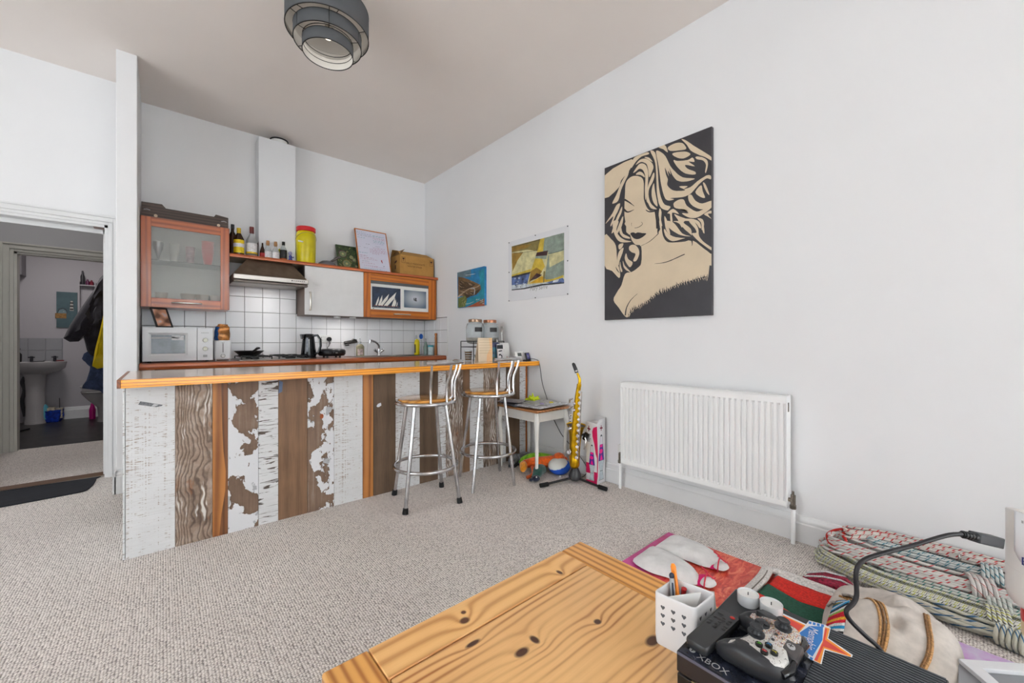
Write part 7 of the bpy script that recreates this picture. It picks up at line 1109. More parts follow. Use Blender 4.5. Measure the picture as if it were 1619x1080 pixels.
t = thing('soap_dispenser', 'dark pump bottle at the left end of the wash basin', 'bottle', (-1.43, 8.30, .83)); build('body', MB().lathe([(.03, 0), (.032, .10), (.012, .13), (.010, .15), (.001, .151)], (-1.44, 8.28, .829), 14), BLACK, t); build('pump', MB().tube([(-1.44, 8.28, .97), (-1.44, 8.28, 1.0), (-1.42, 8.25, 1.0)], .007, 6), BLACK, t)
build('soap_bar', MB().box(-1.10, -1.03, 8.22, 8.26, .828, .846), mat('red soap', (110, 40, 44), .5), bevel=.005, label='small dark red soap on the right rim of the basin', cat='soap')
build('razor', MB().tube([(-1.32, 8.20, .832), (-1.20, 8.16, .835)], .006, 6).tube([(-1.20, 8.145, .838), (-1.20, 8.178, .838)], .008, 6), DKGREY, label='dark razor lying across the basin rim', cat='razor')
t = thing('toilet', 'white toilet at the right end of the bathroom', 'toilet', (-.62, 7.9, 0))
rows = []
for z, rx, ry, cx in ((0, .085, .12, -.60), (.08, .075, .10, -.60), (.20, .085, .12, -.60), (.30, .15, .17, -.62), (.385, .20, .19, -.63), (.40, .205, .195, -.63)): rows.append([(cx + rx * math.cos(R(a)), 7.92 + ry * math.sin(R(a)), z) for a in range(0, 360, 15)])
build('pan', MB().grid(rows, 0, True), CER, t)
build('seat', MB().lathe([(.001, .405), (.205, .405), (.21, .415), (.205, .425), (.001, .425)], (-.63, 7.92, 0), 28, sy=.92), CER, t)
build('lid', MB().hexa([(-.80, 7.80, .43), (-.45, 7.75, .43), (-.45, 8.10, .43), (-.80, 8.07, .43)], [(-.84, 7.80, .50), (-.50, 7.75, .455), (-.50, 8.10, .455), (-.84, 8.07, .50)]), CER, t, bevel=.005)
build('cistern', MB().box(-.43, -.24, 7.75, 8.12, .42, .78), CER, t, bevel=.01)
t = thing('toilet_duck', 'magenta cleaning bottle on the floor beside the toilet', 'bottle', (-.75, 8.2, 0)); build('body', MB().lathe([(.032, 0), (.034, .13), (.018, .20), (.014, .225), (.001, .226)], (-.755, 8.22, 0), 16), mat('magenta plastic', (200, 10, 130), .4), t); build('cap', MB().cyl((-.755, 8.22, .222), (-.755, 8.22, .25), .014), WPLAST, t)
t = thing('cleaning_bag', 'blue plastic bag of cleaning things on the bathroom floor', 'bag', (-1.14, 8.24, 0))
rows = []
for z, r in ((0, .075), (.02, .09), (.08, .10), (.14, .098), (.165, .105)): rows.append([Vector((-1.14 + r * math.cos(R(a)) * 1.05, 8.26 + r * math.sin(R(a)) * .8, z)) + noise.noise_vector(Vector((a * .05, z * 9, 1))) * .016 for a in range(0, 360, 15)])
build('bag_side', MB().grid(rows, 0, True).poly(rows[0][::-1]), mat('blue plastic bag', (24, 62, 176), .35, var=.35, vs=30), t)
build('packets', MB().box(-1.18, -1.11, 8.20, 8.27, .05, .20).box(-1.10, -1.04, 8.21, 8.28, .05, .185), mat('packets', (190, 180, 160), .6, var=.3, vs=40), t)
build('bottle', MB().lathe([(.03, .05), (.03, .22), (.012, .25), (.001, .251)], (-1.20, 8.22, 0), 12), mat('aqua bottle', (90, 170, 190), .4), t)
build('brush_stick', MB().tube([(-1.07, 8.26, .1), (-1.075, 8.27, .32)], .004, 6), DKGREY, t)
build('floor_stick', MB().tube([(-1.42, 7.35, .008), (-1.26, 7.75, .008)], .010, 6), BLACK, label='black stick lying on the dark bathroom floor', cat='stick')
t = thing('beach_picture', 'small teal picture with a striped lighthouse in the bathroom', 'picture', (-1.03, 8.43, 1.30))
pn = build('panel', MB().box(-1.124, -.925, 8.425, 8.439, 1.298, 1.80), mat('teal board', (74, 96, 102), .6, var=.12), t)
LH = [(1, [(-12, 130), (95, 128), (95, 200), (-12, 200)]), (2, [(5, 200), (20, 262), (60, 278), (95, 258), (105, 200)]), (0, [(12, 200), (30, 248), (62, 262), (90, 240), (98, 200)]), (3, [(125, 240), (165, 240), (160, 310), (155, 380), (135, 380), (130, 310)])]
for k in range(3): LH.append((4, [(127, 250 + k * 45), (163, 250 + k * 45), (161, 270 + k * 45), (129, 270 + k * 45)]))
LH.append((3, [(62, 222), (72, 216), (76, 226), (68, 232)]))
art('seaside_shapes', pn, (-1.124, 8.425, 1.298), (1, 0, 0), (0, 0, 1), LH, [mat('pale dome', (110, 132, 138), .6), mat('driftwood', (146, 108, 62), .7, var=.2, vs=40), mat('dome outline', (60, 68, 72), .6), mat('lighthouse white', (176, 172, 166), .6), mat('lighthouse black', (40, 38, 40), .6)])
t = thing('wall_shelf_unit', 'narrow pale shelf unit with small bottles on the bathroom wall', 'shelf', (-.84, 8.38, 1.2))
build('side_board', MB().box(-.905, -.895, 8.36, 8.437, 1.25, 1.96).box(-.745, -.735, 8.36, 8.437, 1.25, 1.96), BATHW, t); build('shelf_board', MB().box(-.895, -.745, 8.36, 8.437, 1.90, 1.915).box(-.895, -.745, 8.36, 8.437, 1.5, 1.515), BATHW, t)
for x, h, c, l in ((-.87, .20, (44, 42, 48), 'tall dark'), (-.82, .085, (90, 30, 70), 'short plum'), (-.78, .075, (120, 30, 50), 'short dark red')):
    build('toiletry_bottle', MB().lathe([(.020, 0), (.022, h * .6), (.010, h * .8), (.009, h), (.001, h + .001)], (x, 8.40, 1.915), 12), mat('toiletry ' + l, c, .4), label='%s toiletry bottle on the bathroom shelf' % l, cat='bottle', group='bottles on the bathroom shelf')
build('wall_print', MB().box(-1.56, -1.485, 8.425, 8.439, 1.42, 1.62), mat('dark print', (88, 74, 72), .6), label='edge of a dark picture beside the bathroom door frame', cat='picture')
rail = build('coat_hook', MB().box(-.215, -.2, 7.1, 7.6, 1.96, 2.02).tube([(-.215, 7.35, 1.99), (-.50, 7.35, 1.985), (-.57, 7.35, 2.02)], .010, 8).tube([(-.215, 7.2, 1.99), (-.42, 7.2, 1.985), (-.47, 7.2, 2.02)], .010, 8), STEEL, label='metal coat hooks on the right bathroom wall', cat='hook')
def coat(name, lab, pts, y, t_, m, grp='clothes hanging in the bathroom'):
    P = [(x, y, z) for x, z in pts]
    return build(name, MB().pillow(P, (0, -1, 0), t_, 9, 0, .8, wr=.05, wf=11, smooth=2), m, label=lab, cat='clothing', group=grp)
coat('dark_coat', 'dark navy coat flaring to the left on the bathroom hooks', [(-.57, 1.99), (-.66, 1.78), (-.79, 1.50), (-.93, 1.14), (-.80, 1.10), (-.76, 1.15), (-.74, 1.05), (-.70, .93), (-.55, .90), (-.44, 1.2), (-.44, 1.8)], 7.40, .07, FUZ('navy black coat', (30, 26, 38)))
coat('denim_jacket', 'blue denim clothing hanging below the dark coat', [(-.70, 1.0), (-.78, .88), (-.70, .83), (-.74, .60), (-.78, .50), (-.62, .46), (-.50, .30), (-.42, .5), (-.42, 1.0)], 7.47, .06, mat('denim', (66, 80, 112), .9, var=.25, vs=14))
coat('yellow_raincoat', 'bright yellow raincoat hanging at the right of the doorway', [(-.54, 1.90), (-.56, 1.78), (-.535, 1.72), (-.60, 1.25), (-.67, .79), (-.56, .77), (-.50, .72), (-.38, .75), (-.36, 1.4), (-.40, 1.85)], 7.27, .045, mat('yellow coat', (226, 196, 8), .5, var=.08, vs=6))
# ------------------------------------------------------------------ pine coffee table
t = thing('coffee_table', 'square-edged pine coffee table with knots in the foreground', 'table', (.63, .22, 0))
def K(lst, off=(.63, .22, 0)): return [(a - off[0], b - off[1], .45, rx, ry, .08) for a, b, rx, ry in lst]
PINE_A = ((146, 82, 34), (235, 180, 112))
PP = wood('pine panel', (170, 98, 42), (250, 202, 136), 'x', 46, 3.4, .3, .3, .0004, coat=.25, rnd=False, lowf=1.0, pw=2.6, patch=.4, irr=.85, knots=K([(.566, .618, .017, .010), (.611, .626, .008, .013), (.760, .570, .009, .008), (.802, .455, .02, .012), (.503, .705, .018, .006)]))
PR = wood('pine long rail', (198, 130, 68), (252, 204, 134), 'x', 26, 1.6, .32, .35, .0004, coat=.25, rnd=False, lowf=.8, knots=K([(.530, .776, .012, .010), (.544, .801, .006, .006), (.842, .762, .006, .011)]))
PE = wood('pine end rail', (170, 102, 40), (240, 180, 100), 'y', 42, 1.0, .34, .2, .0004, coat=.25, rnd=False)
zt, zb = .45, .425
X0, X1, Y0, Y1 = .234, 1.027, -.42, .839
build('end_rail', box(X0, .3265, Y0, Y1, zb, zt), PE, t, bevel=.006, seg=3)
build('end_rail', box(.9325, X1, Y0, Y1, zb, zt), PE, t, bevel=.006, seg=3)
build('side_rail', box(.3275, .9315, .7375, Y1 - .001, zb, zt), PR, t, bevel=.002)
build('side_rail', box(.3275, .9315, Y0, -.318, zb, zt), PR, t, bevel=.002)
build('centre_panel', box(.331, .928, -.314, .7335, zb, zt), PP, t, bevel=.002)
build('panel_groove', box(.3265, .9325, -.32, .7385, zb - .004, zb + .012), mat('groove shadow wood', (64, 36, 16), .8), t)
build('apron', MB().box(X0 + .05, X1 - .05, Y1 - .07, Y1 - .05, .34, zb - .004).box(X0 + .05, X1 - .05, Y0 + .05, Y0 + .07, .34, zb - .004).box(X0 + .05, X0 + .07, Y0 + .07, Y1 - .07, .34, zb - .004).box(X1 - .07, X1 - .05, Y0 + .07, Y1 - .07, .34, zb - .004), PE, t)
for x in (X0 + .075, X1 - .075):
    for y in (Y0 + .075, Y1 - .075): build('leg', MB().lathe([(.03, 0), (.026, .02), (.034, .09), (.028, .12), (.036, .26), (.034, .34), (.036, .42)], (x, y, 0), 16), PE, t)
# ------------------------------------------------------------------ white pen pot with heart holes
TZ = .4505
t = thing('pen_pot', 'square white pot with heart shaped holes holding pens on the coffee table', 'pot', (.845, .405, TZ))
CW = mat('glazed white metal', (236, 236, 238), .22, var=.01)
c4 = [Vector((.799, .451, 0)), Vector((.807, .364, 0)), Vector((.893, .360, 0)), Vector((.880, .446, 0))]
cc = sum(c4, Vector()) / 4
def ring(s, z, r=.010):
    P = []
    for i in range(4):
        p = cc + (c4[i] - cc) * s; a = cc + (c4[i - 1] - cc) * s; b = cc + (c4[(i + 1) % 4] - cc) * s
        for w in (0, .25, .5, .75, 1): q = (p + (a - p).normalized() * r * (1 - w)) * 1.0; P.append(p + (a - p).normalized() * r * (1 - w) ** 2 + (b - p).normalized() * r * w ** 2)
    return [Vector((p.x, p.y, z)) for p in P]
rows = [ring(.94, TZ), ring(.965, TZ + .003), ring(1.0, TZ + .02), ring(1.0, TZ + .104), ring(1.0, TZ + .109), ring(.98, TZ + .1105), ring(.925, TZ + .1105), ring(.90, TZ + .108), ring(.90, TZ + .006)]
build('pot_wall', MB().grid(rows, 0, True).poly(rows[-1][::-1]).poly(rows[0]), CW, t, ang=60)
DK = mat('hole shadow', (96, 98, 104), .8, var=0)
def heart(cx, cy, s): return (0, [(cx + s * a, cy + s * b) for a, b in ((0, -1.1), (.55, -.45), (1, .15), (.95, .65), (.55, .9), (.15, .75), (0, .45), (-.15, .75), (-.55, .9), (-.95, .65), (-1, .15), (-.55, -.45))])
for A_, B_ in ((c4[0], c4[1]), (c4[1], c4[2])):
    L = []
    for r_ in range(3):
        for k in range(3): L.append(heart(20 + k * 22, 84 - r_ * 17, 4.6))
    art('heart_holes', t, (A_.x, A_.y, TZ), (B_ - A_), (0, 0, 1), L, [DK])
for pts in (): pass
def pen(name, lab, a, b, r, cols):
    p = thing(name, lab, 'pen', tuple(a)); a, b = Vector(a), Vector(b); d = b - a
    build('barrel', MB().tube([a, a + d * .5], [r * .9, r], 8), cols[0], p); build('cap', MB().tube([a + d * .5, a + d * .96, b], [r * 1.08, r * 1.08, r * .6], 8), cols[1], p)
    build('clip', MB().tube([a + d * .93 + Vector((-.7, -.5, 0)) * r * 1.5, a + d * .68 + Vector((-.7, -.5, 0)) * r * 1.5], r * .35, 6), cols[2], p)
ORG = mat('orange plastic', (244, 138, 16), .35, var=.02)
pen('orange_pen', 'white and orange ball pen standing in the pot', (.842, .408, TZ + .008), (.872, .445, TZ + .146), .0055, (WPLAST, ORG, ORG))
pen('marker_pen', 'white pen with a dark blue tip cap beside the orange pen', (.836, .420, TZ + .008), (.853, .438, TZ + .126), .005, (WPLAST, LGREY, mat('navy cap', (34, 44, 66), .4)))
build('pen_top', MB().ell((.8535, .4385, TZ + .128), (.0055, .0055, .007)), bpy.data.materials['navy cap'], bpy.data.objects['marker_pen'])
build('folded_card', MB().hexa([(.822, .392, TZ + .03), (.875, .385, TZ + .03), (.875, .387, TZ + .03), (.822, .394, TZ + .03)], [(.806, .428, TZ + .104), (.868, .380, TZ + .112), (.869, .383, TZ + .112), (.807, .431, TZ + .104)]), WPLAST, label='white folded card standing inside the pen pot', cat='card')
build('red_pen_cap', MB().tube([(.878, .427, TZ + .06), (.874, .420, TZ + .10)], [.004, .006], 8), RED, label='small red cap inside the pen pot', cat='cap')
fl = build('flag_card', MB().hexa([(.905, .405, TZ), (.925, .365, TZ), (.927, .366, TZ), (.907, .406, TZ)], [(.925, .425, TZ + .075), (.948, .385, TZ + .078), (.950, .386, TZ + .078), (.927, .426, TZ + .075)]), WPLAST, label='small blue and red striped flag card behind the pen pot', cat='card')
O = Vector((.905, .405, TZ)); U = (Vector((.925, .365, TZ)) - O).normalized(); V = (Vector((.925, .425, TZ + .075)) - O).normalized()
art('flag_print', fl, O, U, V, [(0, [(4, 34), (40, 34), (42, 74), (4, 74)])] + [(1, [(2, 4 + k * 9), (42, 4 + k * 9), (42, 8 + k * 9), (2, 8 + k * 9)]) for k in range(3)] + [(2, [(14, 50), (24, 56), (30, 50), (22, 44)])], [mat('flag blue', (40, 110, 190), .5), mat('flag crimson', (170, 30, 80), .5), WLAB])
# ------------------------------------------------------------------ games console
CX0, CX1, CY0, CY1 = .715, .998, .025, .358
t = thing('games_console', 'black games console with a ribbed half on the coffee table', 'console', (.856, .19, TZ))
GB_ = NT('smudged gloss black'); q = GB_.noise(GB_.coord((1, 1, 1)), 26, 5, .6); GB_.out(Base_Color=GB_.ramp(q, [(.4, C(24, 27, 36)), (.75, C(56, 62, 78))]), Roughness=GB_.math('ADD', GB_.math('MULTIPLY', q, .35), .05))
MB_ = mat('matt black', (42, 44, 48), .5, var=.04)
build('lower_body', box(CX0 + .002, CX1, CY0, CY1, TZ, TZ + .037), mat('console body', (30, 28, 28), .3, var=.05), t, bevel=.002)
build('waist_gap', box(CX0 + .006, CX1 - .004, CY0 + .004, CY1 - .004, TZ + .037, TZ + .042), BLACK, t)
build('upper_body', box(CX0, CX1, CY0, CY1, TZ + .042, TZ + .079), mat('console lid side', (36, 36, 42), .22, var=.05), t, bevel=.002)
build('front_chrome_line', box(CX0 - .0008, CX0 + .002, CY0 + .002, CY1 - .002, TZ + .074, TZ + .0785), mat('edge sheen', (104, 108, 130), .25, .3), t)
CT = TZ + .0792
build('gloss_top', MB().box(CX0 + .003, .862, .186, CY1 - .003, CT, CT + .0008), GB_.mat, t)
build('matt_top', MB().box(.8625, CX1 - .003, .186, CY1 - .003, CT, CT + .0008), MB_, t)
mb = MB()
for k in range(38): x = CX0 + .006 + k * .0073; mb.box(x, x + .0036, CY0 + .003, .184, CT, CT + .0028)
build('vent_ribs', mb, mat('rib plastic', (74, 78, 84), .4, var=.04), t, flat=True, kind='stuff')
build('vent_well', box(CX0 + .003, CX1 - .003, CY0 + .003, .184, CT, CT + .0004), BLACK, t)
build('disc_slot', box(CX0 - .0005, CX0 + .006, .20, .33, TZ + .0385, TZ + .0405), mat('slot brass', (150, 140, 110), .3, .5), t)
text('lettering', 'XBOX', .019, (.7300, .300, CT + .0009), (0, -1, 0), (1, 0, 0), LGREY, t, lift=.0004)
build('round_emblem', MB().lathe([(.0055, 0), (.0055, .0006), (.001, .0008)], (.736, .338, CT + .0008), 16), LGREY, t)
build('emblem_cross', MB().box(.732, .740, .3374, .3386, CT + .0015, CT + .002), BLACK, t)
# sticker
CTS = CT + .0031
WHV = mat('sticker white', (240, 240, 244), .35, var=0); RD = mat('sticker red', (226, 62, 46), .35, var=0); OG = mat('sticker orange', (246, 150, 34), .35, var=0); BU = mat('sticker blue', (28, 122, 206), .35, var=0)
S = [(0, [(9720, 2610), (9810, 2580), (9790, 2180), (9960, 2170), (10050, 1940), (10030, 1830), (9650, 1800), (9470, 1410), (9380, 1410), (9230, 1770), (8780, 1730), (8770, 1840), (8790, 2070), (8920, 2110), (9010, 2100), (9320, 2210), (9380, 2380)]),
     (2, [(9750, 2590), (9740, 2180), (9370, 2210), (9400, 2360)]), (1, [(9730, 2550), (9690, 2200), (9430, 2230), (9440, 2340)]),
     (2, [(9970, 1910), (9990, 1840), (9620, 1810), (9440, 1430), (9380, 1430), (9270, 1790), (8790, 1750), (8790, 1840), (9460, 1850)]), (1, [(9930, 1900), (9940, 1870), (9550, 1830), (9400, 1460), (9320, 1810), (8810, 1800), (8820, 1840), (9440, 1840)]),
     (3, [(9410, 2200), (9780, 2120), (9960, 1940), (9500, 1860), (8870, 1880), (8950, 2080)])]
for k in range(4):
    S.append((3, [(9930 + k * 28, 2170 - k * 62), (9950 + k * 28, 2125 - k * 62), (9860 + k * 28, 2110 - k * 62), (9838 + k * 28, 2150 - k * 62)]))
    S.append((3, [(8910 - k * 22, 2100 - k * 64), (8905 - k * 22, 2058 - k * 64), (8825 - k * 22, 2050 - k * 64), (8825 - k * 22, 2088 - k * 64)]))
stk = build('star_sticker', MB().box(.9, .9001, .2, .2001, CTS - .0004, CTS - .0003), WHV, label='red star and blue badge sticker reading Memphis on the console lid', cat='sticker')
art('sticker_print', stk, (-.006, .0, CTS), (1, 0, 0), (0, 1, 0), S, [WHV, RD, OG, BU], sc=.0001, step=.0003)
text('lettering', 'Memphis', .0205, (.9345, .2005, CTS + .0004), (-1, -.13, 0), (.13, -1, 0), WHV, stk, shear=.25)
# ------------------------------------------------------------------ remote control
M = Matrix.Translation((.800, .3265, CT + .0015)) @ Matrix.Rotation(R(176), 4, 'Z')
t = thing('remote_control', 'slim black remote control lying beside the pen pot on the console', 'remote', M=M)
rows = []
for z, s in ((0, .80), (.004, .97), (.012, 1.0), (.0165, .97), (.018, .93)):
    rows.append([(a * s if abs(a) < .05 else math.copysign(abs(a) - .07 * (1 - s) * .3, a), b * s, z) for a, b in ((-.068, -.017), (-.063, -.021), (0, -.0215), (.063, -.020), (.067, -.016), (.067, .016), (.063, .020), (0, .0215), (-.063, .021), (-.068, .017))])
build('body', MB().grid(rows, 0, True).poly(rows[-1]).poly(rows[0][::-1]), mat('remote plastic', (50, 52, 55), .38, var=.04), t, local=True, ang=50)
BT_ = mat('remote buttons', (34, 35, 38), .45); 
build('power_button', MB().ell((-.056, .010, .0185), (.004, .005, .0016)), mat('power red', (200, 40, 36), .4), t, local=True)
for x, y, rx, ry in ((-.050, -.010, .003, .0065), (-.040, .012, .005, .004), (-.033, -.002, .005, .009), (-.040, 0, .0045, .004), (-.024, 0, .0045, .004), (-.032, .012, .004, .004), (-.032, -.012, .004, .004), (-.018, .014, .005, .004), (-.014, .0, .006, .0045), (-.010, .014, .005, .004), (-.004, .0, .005, .004), (-.014, -.013, .005, .004), (-.006, -.013, .005, .004)):
    b = build('button', MB().ell((x, y, .0185), (rx, ry, .0014), n=12, k=6), BT_, t, local=True)
art('button_marks', t, (0, 0, .0192), (1, 0, 0), (0, 1, 0), [(0, [(x - 1.2, y - .8), (x + 1.2, y - .8), (x + 1.2, y + .8), (x - 1.2, y + .8)]) for x, y in ((-50, -10), (-40, 12), (-32, 12), (-32, -12), (-18, 14), (-10, 14), (-14, -13), (-6, -13), (-14, 0), (-4, 0))], [LGREY], local=True, step=.0008)
# ------------------------------------------------------------------ tealights
WAX = mat('white wax', (236, 236, 234), .35, var=.02); FO = mat('foil cup', (232, 233, 234), .25, .15, var=.03)
for y, l in ((.3185, 'nearer the pen pot'), (.2745, 'nearer the sticker')):
    c = thing('tealight_candle', 'white tealight candle in a clear cup, the one %s' % l, 'candle', (.957, y, CT + .001), group='tealight candles on the console')
    build('foil_cup', MB().lathe([(.001, 0), (.0185, 0), (.0205, .003), (.0208, .024), (.0198, .024), (.0192, .018)], (.957, y, CT + .001), 28), FO, c)
    build('wax', MB().lathe([(.0192, .004), (.0192, .0205), (.008, .0200), (.001, .0195)], (.957, y, CT + .001), 24), WAX, c)
    build('wick', MB().cyl((.957, y, CT + .020), (.9575, y, CT + .0265), .0009, n=6), BLACK, c)
# ------------------------------------------------------------------ game controller
M = Matrix.Translation((.820, .240, CT + .001)) @ Matrix.Rotation(R(180), 4, 'Z') @ Matrix.Rotation(R(-3), 4, 'X') @ Matrix.Scale(.95, 4)
t = thing('game_controller', 'black game controller with a white graffiti patterned faceplate', 'controller', M=M)
half = [(0, .046), (.020, .046), (.036, .048), (.056, .045), (.070, .034), (.077, .015), (.080, -.008), (.080, -.030), (.076, -.052), (.068, -.068), (.058, -.074), (.048, -.069), (.040, -.054), (.032, -.041), (.020, -.035), (0, -.034)]
out = half + [(-x, y) for x, y in half[-2:0:-1]]
def crow(s, z, pts=out, cy=.0):
    R_ = []
    for x, y in pts:
        # shrink towards the body's spine instead of one centre, so the grips keep their shape
        sx = math.copysign(min(abs(x), .058), x) * (.92 if abs(x) > .03 else .6); sy = .006 - max(0, abs(x) - .03) * .95
        droop = max(0, -.03 - y) * .42 + max(0, y - .036) * .35
        R_.append(Vector((sx + (x - sx) * s, sy + (y - sy) * s, max(z - droop, z * .2 + .0))))
    return R_
rows = [crow(.45, .002), crow(.80, .004), crow(.96, .013), crow(1.0, .024), crow(.965, .034), crow(.88, .040), crow(.72, .0435), crow(.40, .0445), crow(.10, .0448)]
CB = mat('controller black', (44, 46, 50), .38, var=.04)
build('body_shell', MB().grid(rows, 0, True).poly(rows[0][::-1]).poly(rows[-1]), CB, t, local=True, ang=60)
GR = NT('graffiti faceplate'); gv = GR.n('TexVoronoi', {'Vector': GR.coord((150, 150, 150)), 'Randomness': 1.0}); gd = gv.outputs['Color']
sp = GR.n('SeparateXYZ', {0: gd}).outputs; ns = GR.noise(GR.coord((1, 1, 1)), 230, 4, .7, 1.5); loc = GR.n('SeparateXYZ', {0: GR.n('TexCoord').outputs['Object']}).outputs
rightish = GR.step(loc[0], .035, -.012)
msk = GR.step(GR.math('ADD', ns, GR.math('MULTIPLY', rightish, .10)), .60, .62)
hue = GR.ramp(sp[0], [(.0, C(30, 30, 34)), (.30, C(176, 42, 40)), (.45, C(214, 120, 40)), (.6, C(226, 190, 40)), (.72, C(96, 80, 90)), (.85, C(50, 110, 150)), (1, C(40, 40, 40))], 'CONSTANT')
GR.out(Base_Color=GR.mix(msk, C(212, 210, 206), GR.mix(GR.step(loc[0], .03, .01), C(50, 48, 50), hue)), Roughness=.35)
hp = [(0, .030), (.018, .033), (.036, .041), (.054, .038), (.066, .028), (.071, .010), (.072, -.012), (.069, -.034), (.062, -.050), (.052, -.050), (.043, -.038), (.032, -.030), (.016, -.025), (0, -.024)]
po = hp + [(-x, y) for x, y in hp[-2:0:-1]]
def prow_(s, z):
    R_ = []
    for x, y in po:
        sx = math.copysign(min(abs(x), .052), x) * (.92 if abs(x) > .03 else .6); sy = .004 - max(0, abs(x) - .03) * .8
        droop = max(0, -.022 - y) * .42 + max(0, y - .030) * .25 + max(0, abs(x) - .062) * .5
        R_.append(Vector((sx + (x - sx) * s, sy + (y - sy) * s, z - droop)))
    return R_
rows = [prow_(1.0, .0385), prow_(.985, .0425), prow_(.93, .0445), prow_(.7, .0462), prow_(.35, .0466), prow_(.05, .0467)]
build('faceplate', MB().grid(rows, 0, True).poly(rows[-1]), GR.mat, t, local=True, ang=60)
for x, y, l in ((-.044, .010, 'left'), (.016, -.018, 'right')):
    k = build('thumbstick', MB().lathe([(.0145, .044), (.0145, .0478), (.012, .0482), (.008, .047), (.006, .050), (.006, .055), (.0105, .057), (.0112, .0595), (.009, .061), (.006, .060), (.001, .0595)], (x, y, 0), 24), CB, t, local=True)
build('direction_pad', MB().lathe([(.013, .0445), (.013, .0478), (.012, .0488), (.001, .0484)], (-.020, -.019, 0), 24).box(-.031, -.009, -.0225, -.0155, .048, .0505).box(-.0235, -.0165, -.030, -.008, .048, .0505), CB, t, local=True)
for x, y, c, ch in ((.045, -.004, (96, 196, 40), 'A'), (.057, .008, (214, 50, 54), 'B'), (.033, .008, (40, 140, 200), 'X'), (.045, .020, (216, 206, 36), 'Y')):
    b = build('face_button', MB().lathe([(.0062, .0455), (.0062, .0492), (.005, .0502), (.001, .0504)], (x, y, 0), 18), mat('button ring ' + ch, (30, 32, 30), .25), t, local=True)
    text('button_letter', ch, .0105, (x, y, .0506), (1, 0, 0), (0, 1, 0), mat('letter ' + ch, c, .35, var=0), b, lift=.0002, local=True)
for x in (-.010, .010): build('menu_button', MB().lathe([(.003, .0462), (.003, .0476), (.001, .048)], (x, .008, 0), 12), DKGREY, t, local=True)
g = build('guide_band', MB().hexa([(-.018, .024, .040), (.018, .024, .040), (.026, .050, .030), (-.026, .050, .030)], [(-.014, .025, .0462), (.014, .025, .0462), (.022, .048, .0405), (-.022, .048, .0405)]), mat('guide grey', (70, 66, 66), .35), t, local=True, bevel=.001)
build('guide_button', MB().lathe([(.0068, .0445), (.0066, .0468), (.001, .0476)], (0, .034, -.001), 20), mat('guide silver', (196, 196, 198), .3, .4), t, local=True)
build('guide_cross', MB().box(-.004, .004, .0332, .0348, .0465, .0472).box(-.0008, .0008, .030, .038, .0465, .0472), DKGREY, t, local=True)
for s in (-1, 1):
    build('bumper', MB().tube([(s * .022, .045, .033), (s * .045, .046, .032), (s * .064, .038, .029)], [.0055, .007, .006], 10), BLKGL, t, local=True)
    build('trigger', MB().tube([(s * .040, .040, .022), (s * .043, .045, .016), (s * .044, .043, .008)], [(.007, .010), (.007, .010), (.004, .008)], 10), CB, t, local=True)
# ------------------------------------------------------------------ cable with plug and the white appliance at the right edge
P = [(.985, .105, .512), (.999, .111, .531), (.981, .129, .555), (.962, .148, .582), (.958, .153, .599), (.970, .145, .612), (.977, .141, .627), (.979, .142, .667), (.989, .135, .687), (1.013, .116, .699), (1.064, .074, .715), (1.115, .032, .733), (1.141, .011, .735), (1.162, -.005, .729)]
P[0] = (1.004, .10, .50)
t = thing('power_cable', 'thick black cable rising from behind the console to the white appliance', 'cable', (1.004, .10, .5))
build('flex', MB().tube(crom(P, 5, False), .0040, 10), mat('cable black', (30, 28, 32), .45, var=.05), t)
build('strain_relief', MB().tube([(1.139, .012, .7355), (1.150, .004, .733), (1.162, -.005, .729)], [.0055, .0065, .0075], 10), BLACK, t)
for k in range(4): build('relief_ring', MB().tube(circ((0, 0, 0), .0072, 10), .001, 5, True) if False else MB().cyl((1.141 + k * .005, .0105 - k * .004, .7348 - k * .0014), (1.143 + k * .005, .009 - k * .004, .7342 - k * .0014), .0072, n=10), BLACK, t)
d = (Vector((1.243, -.034, .704)) - Vector((1.160, -.003, .7295))).normalized(); N_ = Vector((0, 0, 1)); S_ = d.cross(N_).normalized(); N_ = S_.cross(d)
A = Vector((1.160, -.003, .7295)); B = A + d * .088
build('plug_body', MB().hexa([A - S_ * .009 - N_ * .009, A + S_ * .009 - N_ * .009, A + S_ * .009 + N_ * .009, A - S_ * .009 + N_ * .009], [B - S_ * .011 - N_ * .010, B + S_ * .011 - N_ * .010, B + S_ * .011 + N_ * .010, B - S_ * .011 + N_ * .010]), mat('plug grey', (52, 54, 58), .5, var=.04), t, bevel=.002)
ax, ay = 1.309, -.107
t = thing('white_appliance', 'white cylindrical appliance with blue lettering and a red collar at the right edge', 'appliance', (ax, ay, .505))
AW = mat('warm white plastic', (226, 222, 218), .3, var=.01)
build('lower_barrel', MB().lathe([(.044, .571), (.052, .574), (.0595, .584), (.0615, .60), (.0620, .645), (.0615, .648)], (ax, ay, 0), 48), AW, t)
fa = math.degrees(math.atan2(-ay, -ax)) # towards the camera
rows = []
for z in (.648, .66, .70, .745, .757): rows.append([(ax + .0612 * math.cos(R(a)), ay + .0612 * math.sin(R(a)), z + (.012 if z > .75 else 0) * math.cos(R(a - fa))) for a in range(0, 360, 8)])
build('upper_barrel', MB().grid(rows, 0, True).poly(rows[-1]), AW, t)
lab = []
for k, a in enumerate(range(-50, 67, 4)):
    u = min(1, abs(a) / 50); zb_ = .652 + .035 * u ** 3; lab.append([(ax + .0628 * math.cos(R(fa + a)), ay + .0628 * math.sin(R(fa + a)), z) for z in (zb_, .70, .765)])
build('label_panel', MB().grid(lab[::-1]), WHV, t, solid=.001)
build('red_collar', MB().lathe([(.0415, .541), (.042, .545), (.042, .568), (.0415, .572)], (ax, ay, 0), 32), mat('red collar', (206, 20, 16), .3, var=.02), t)
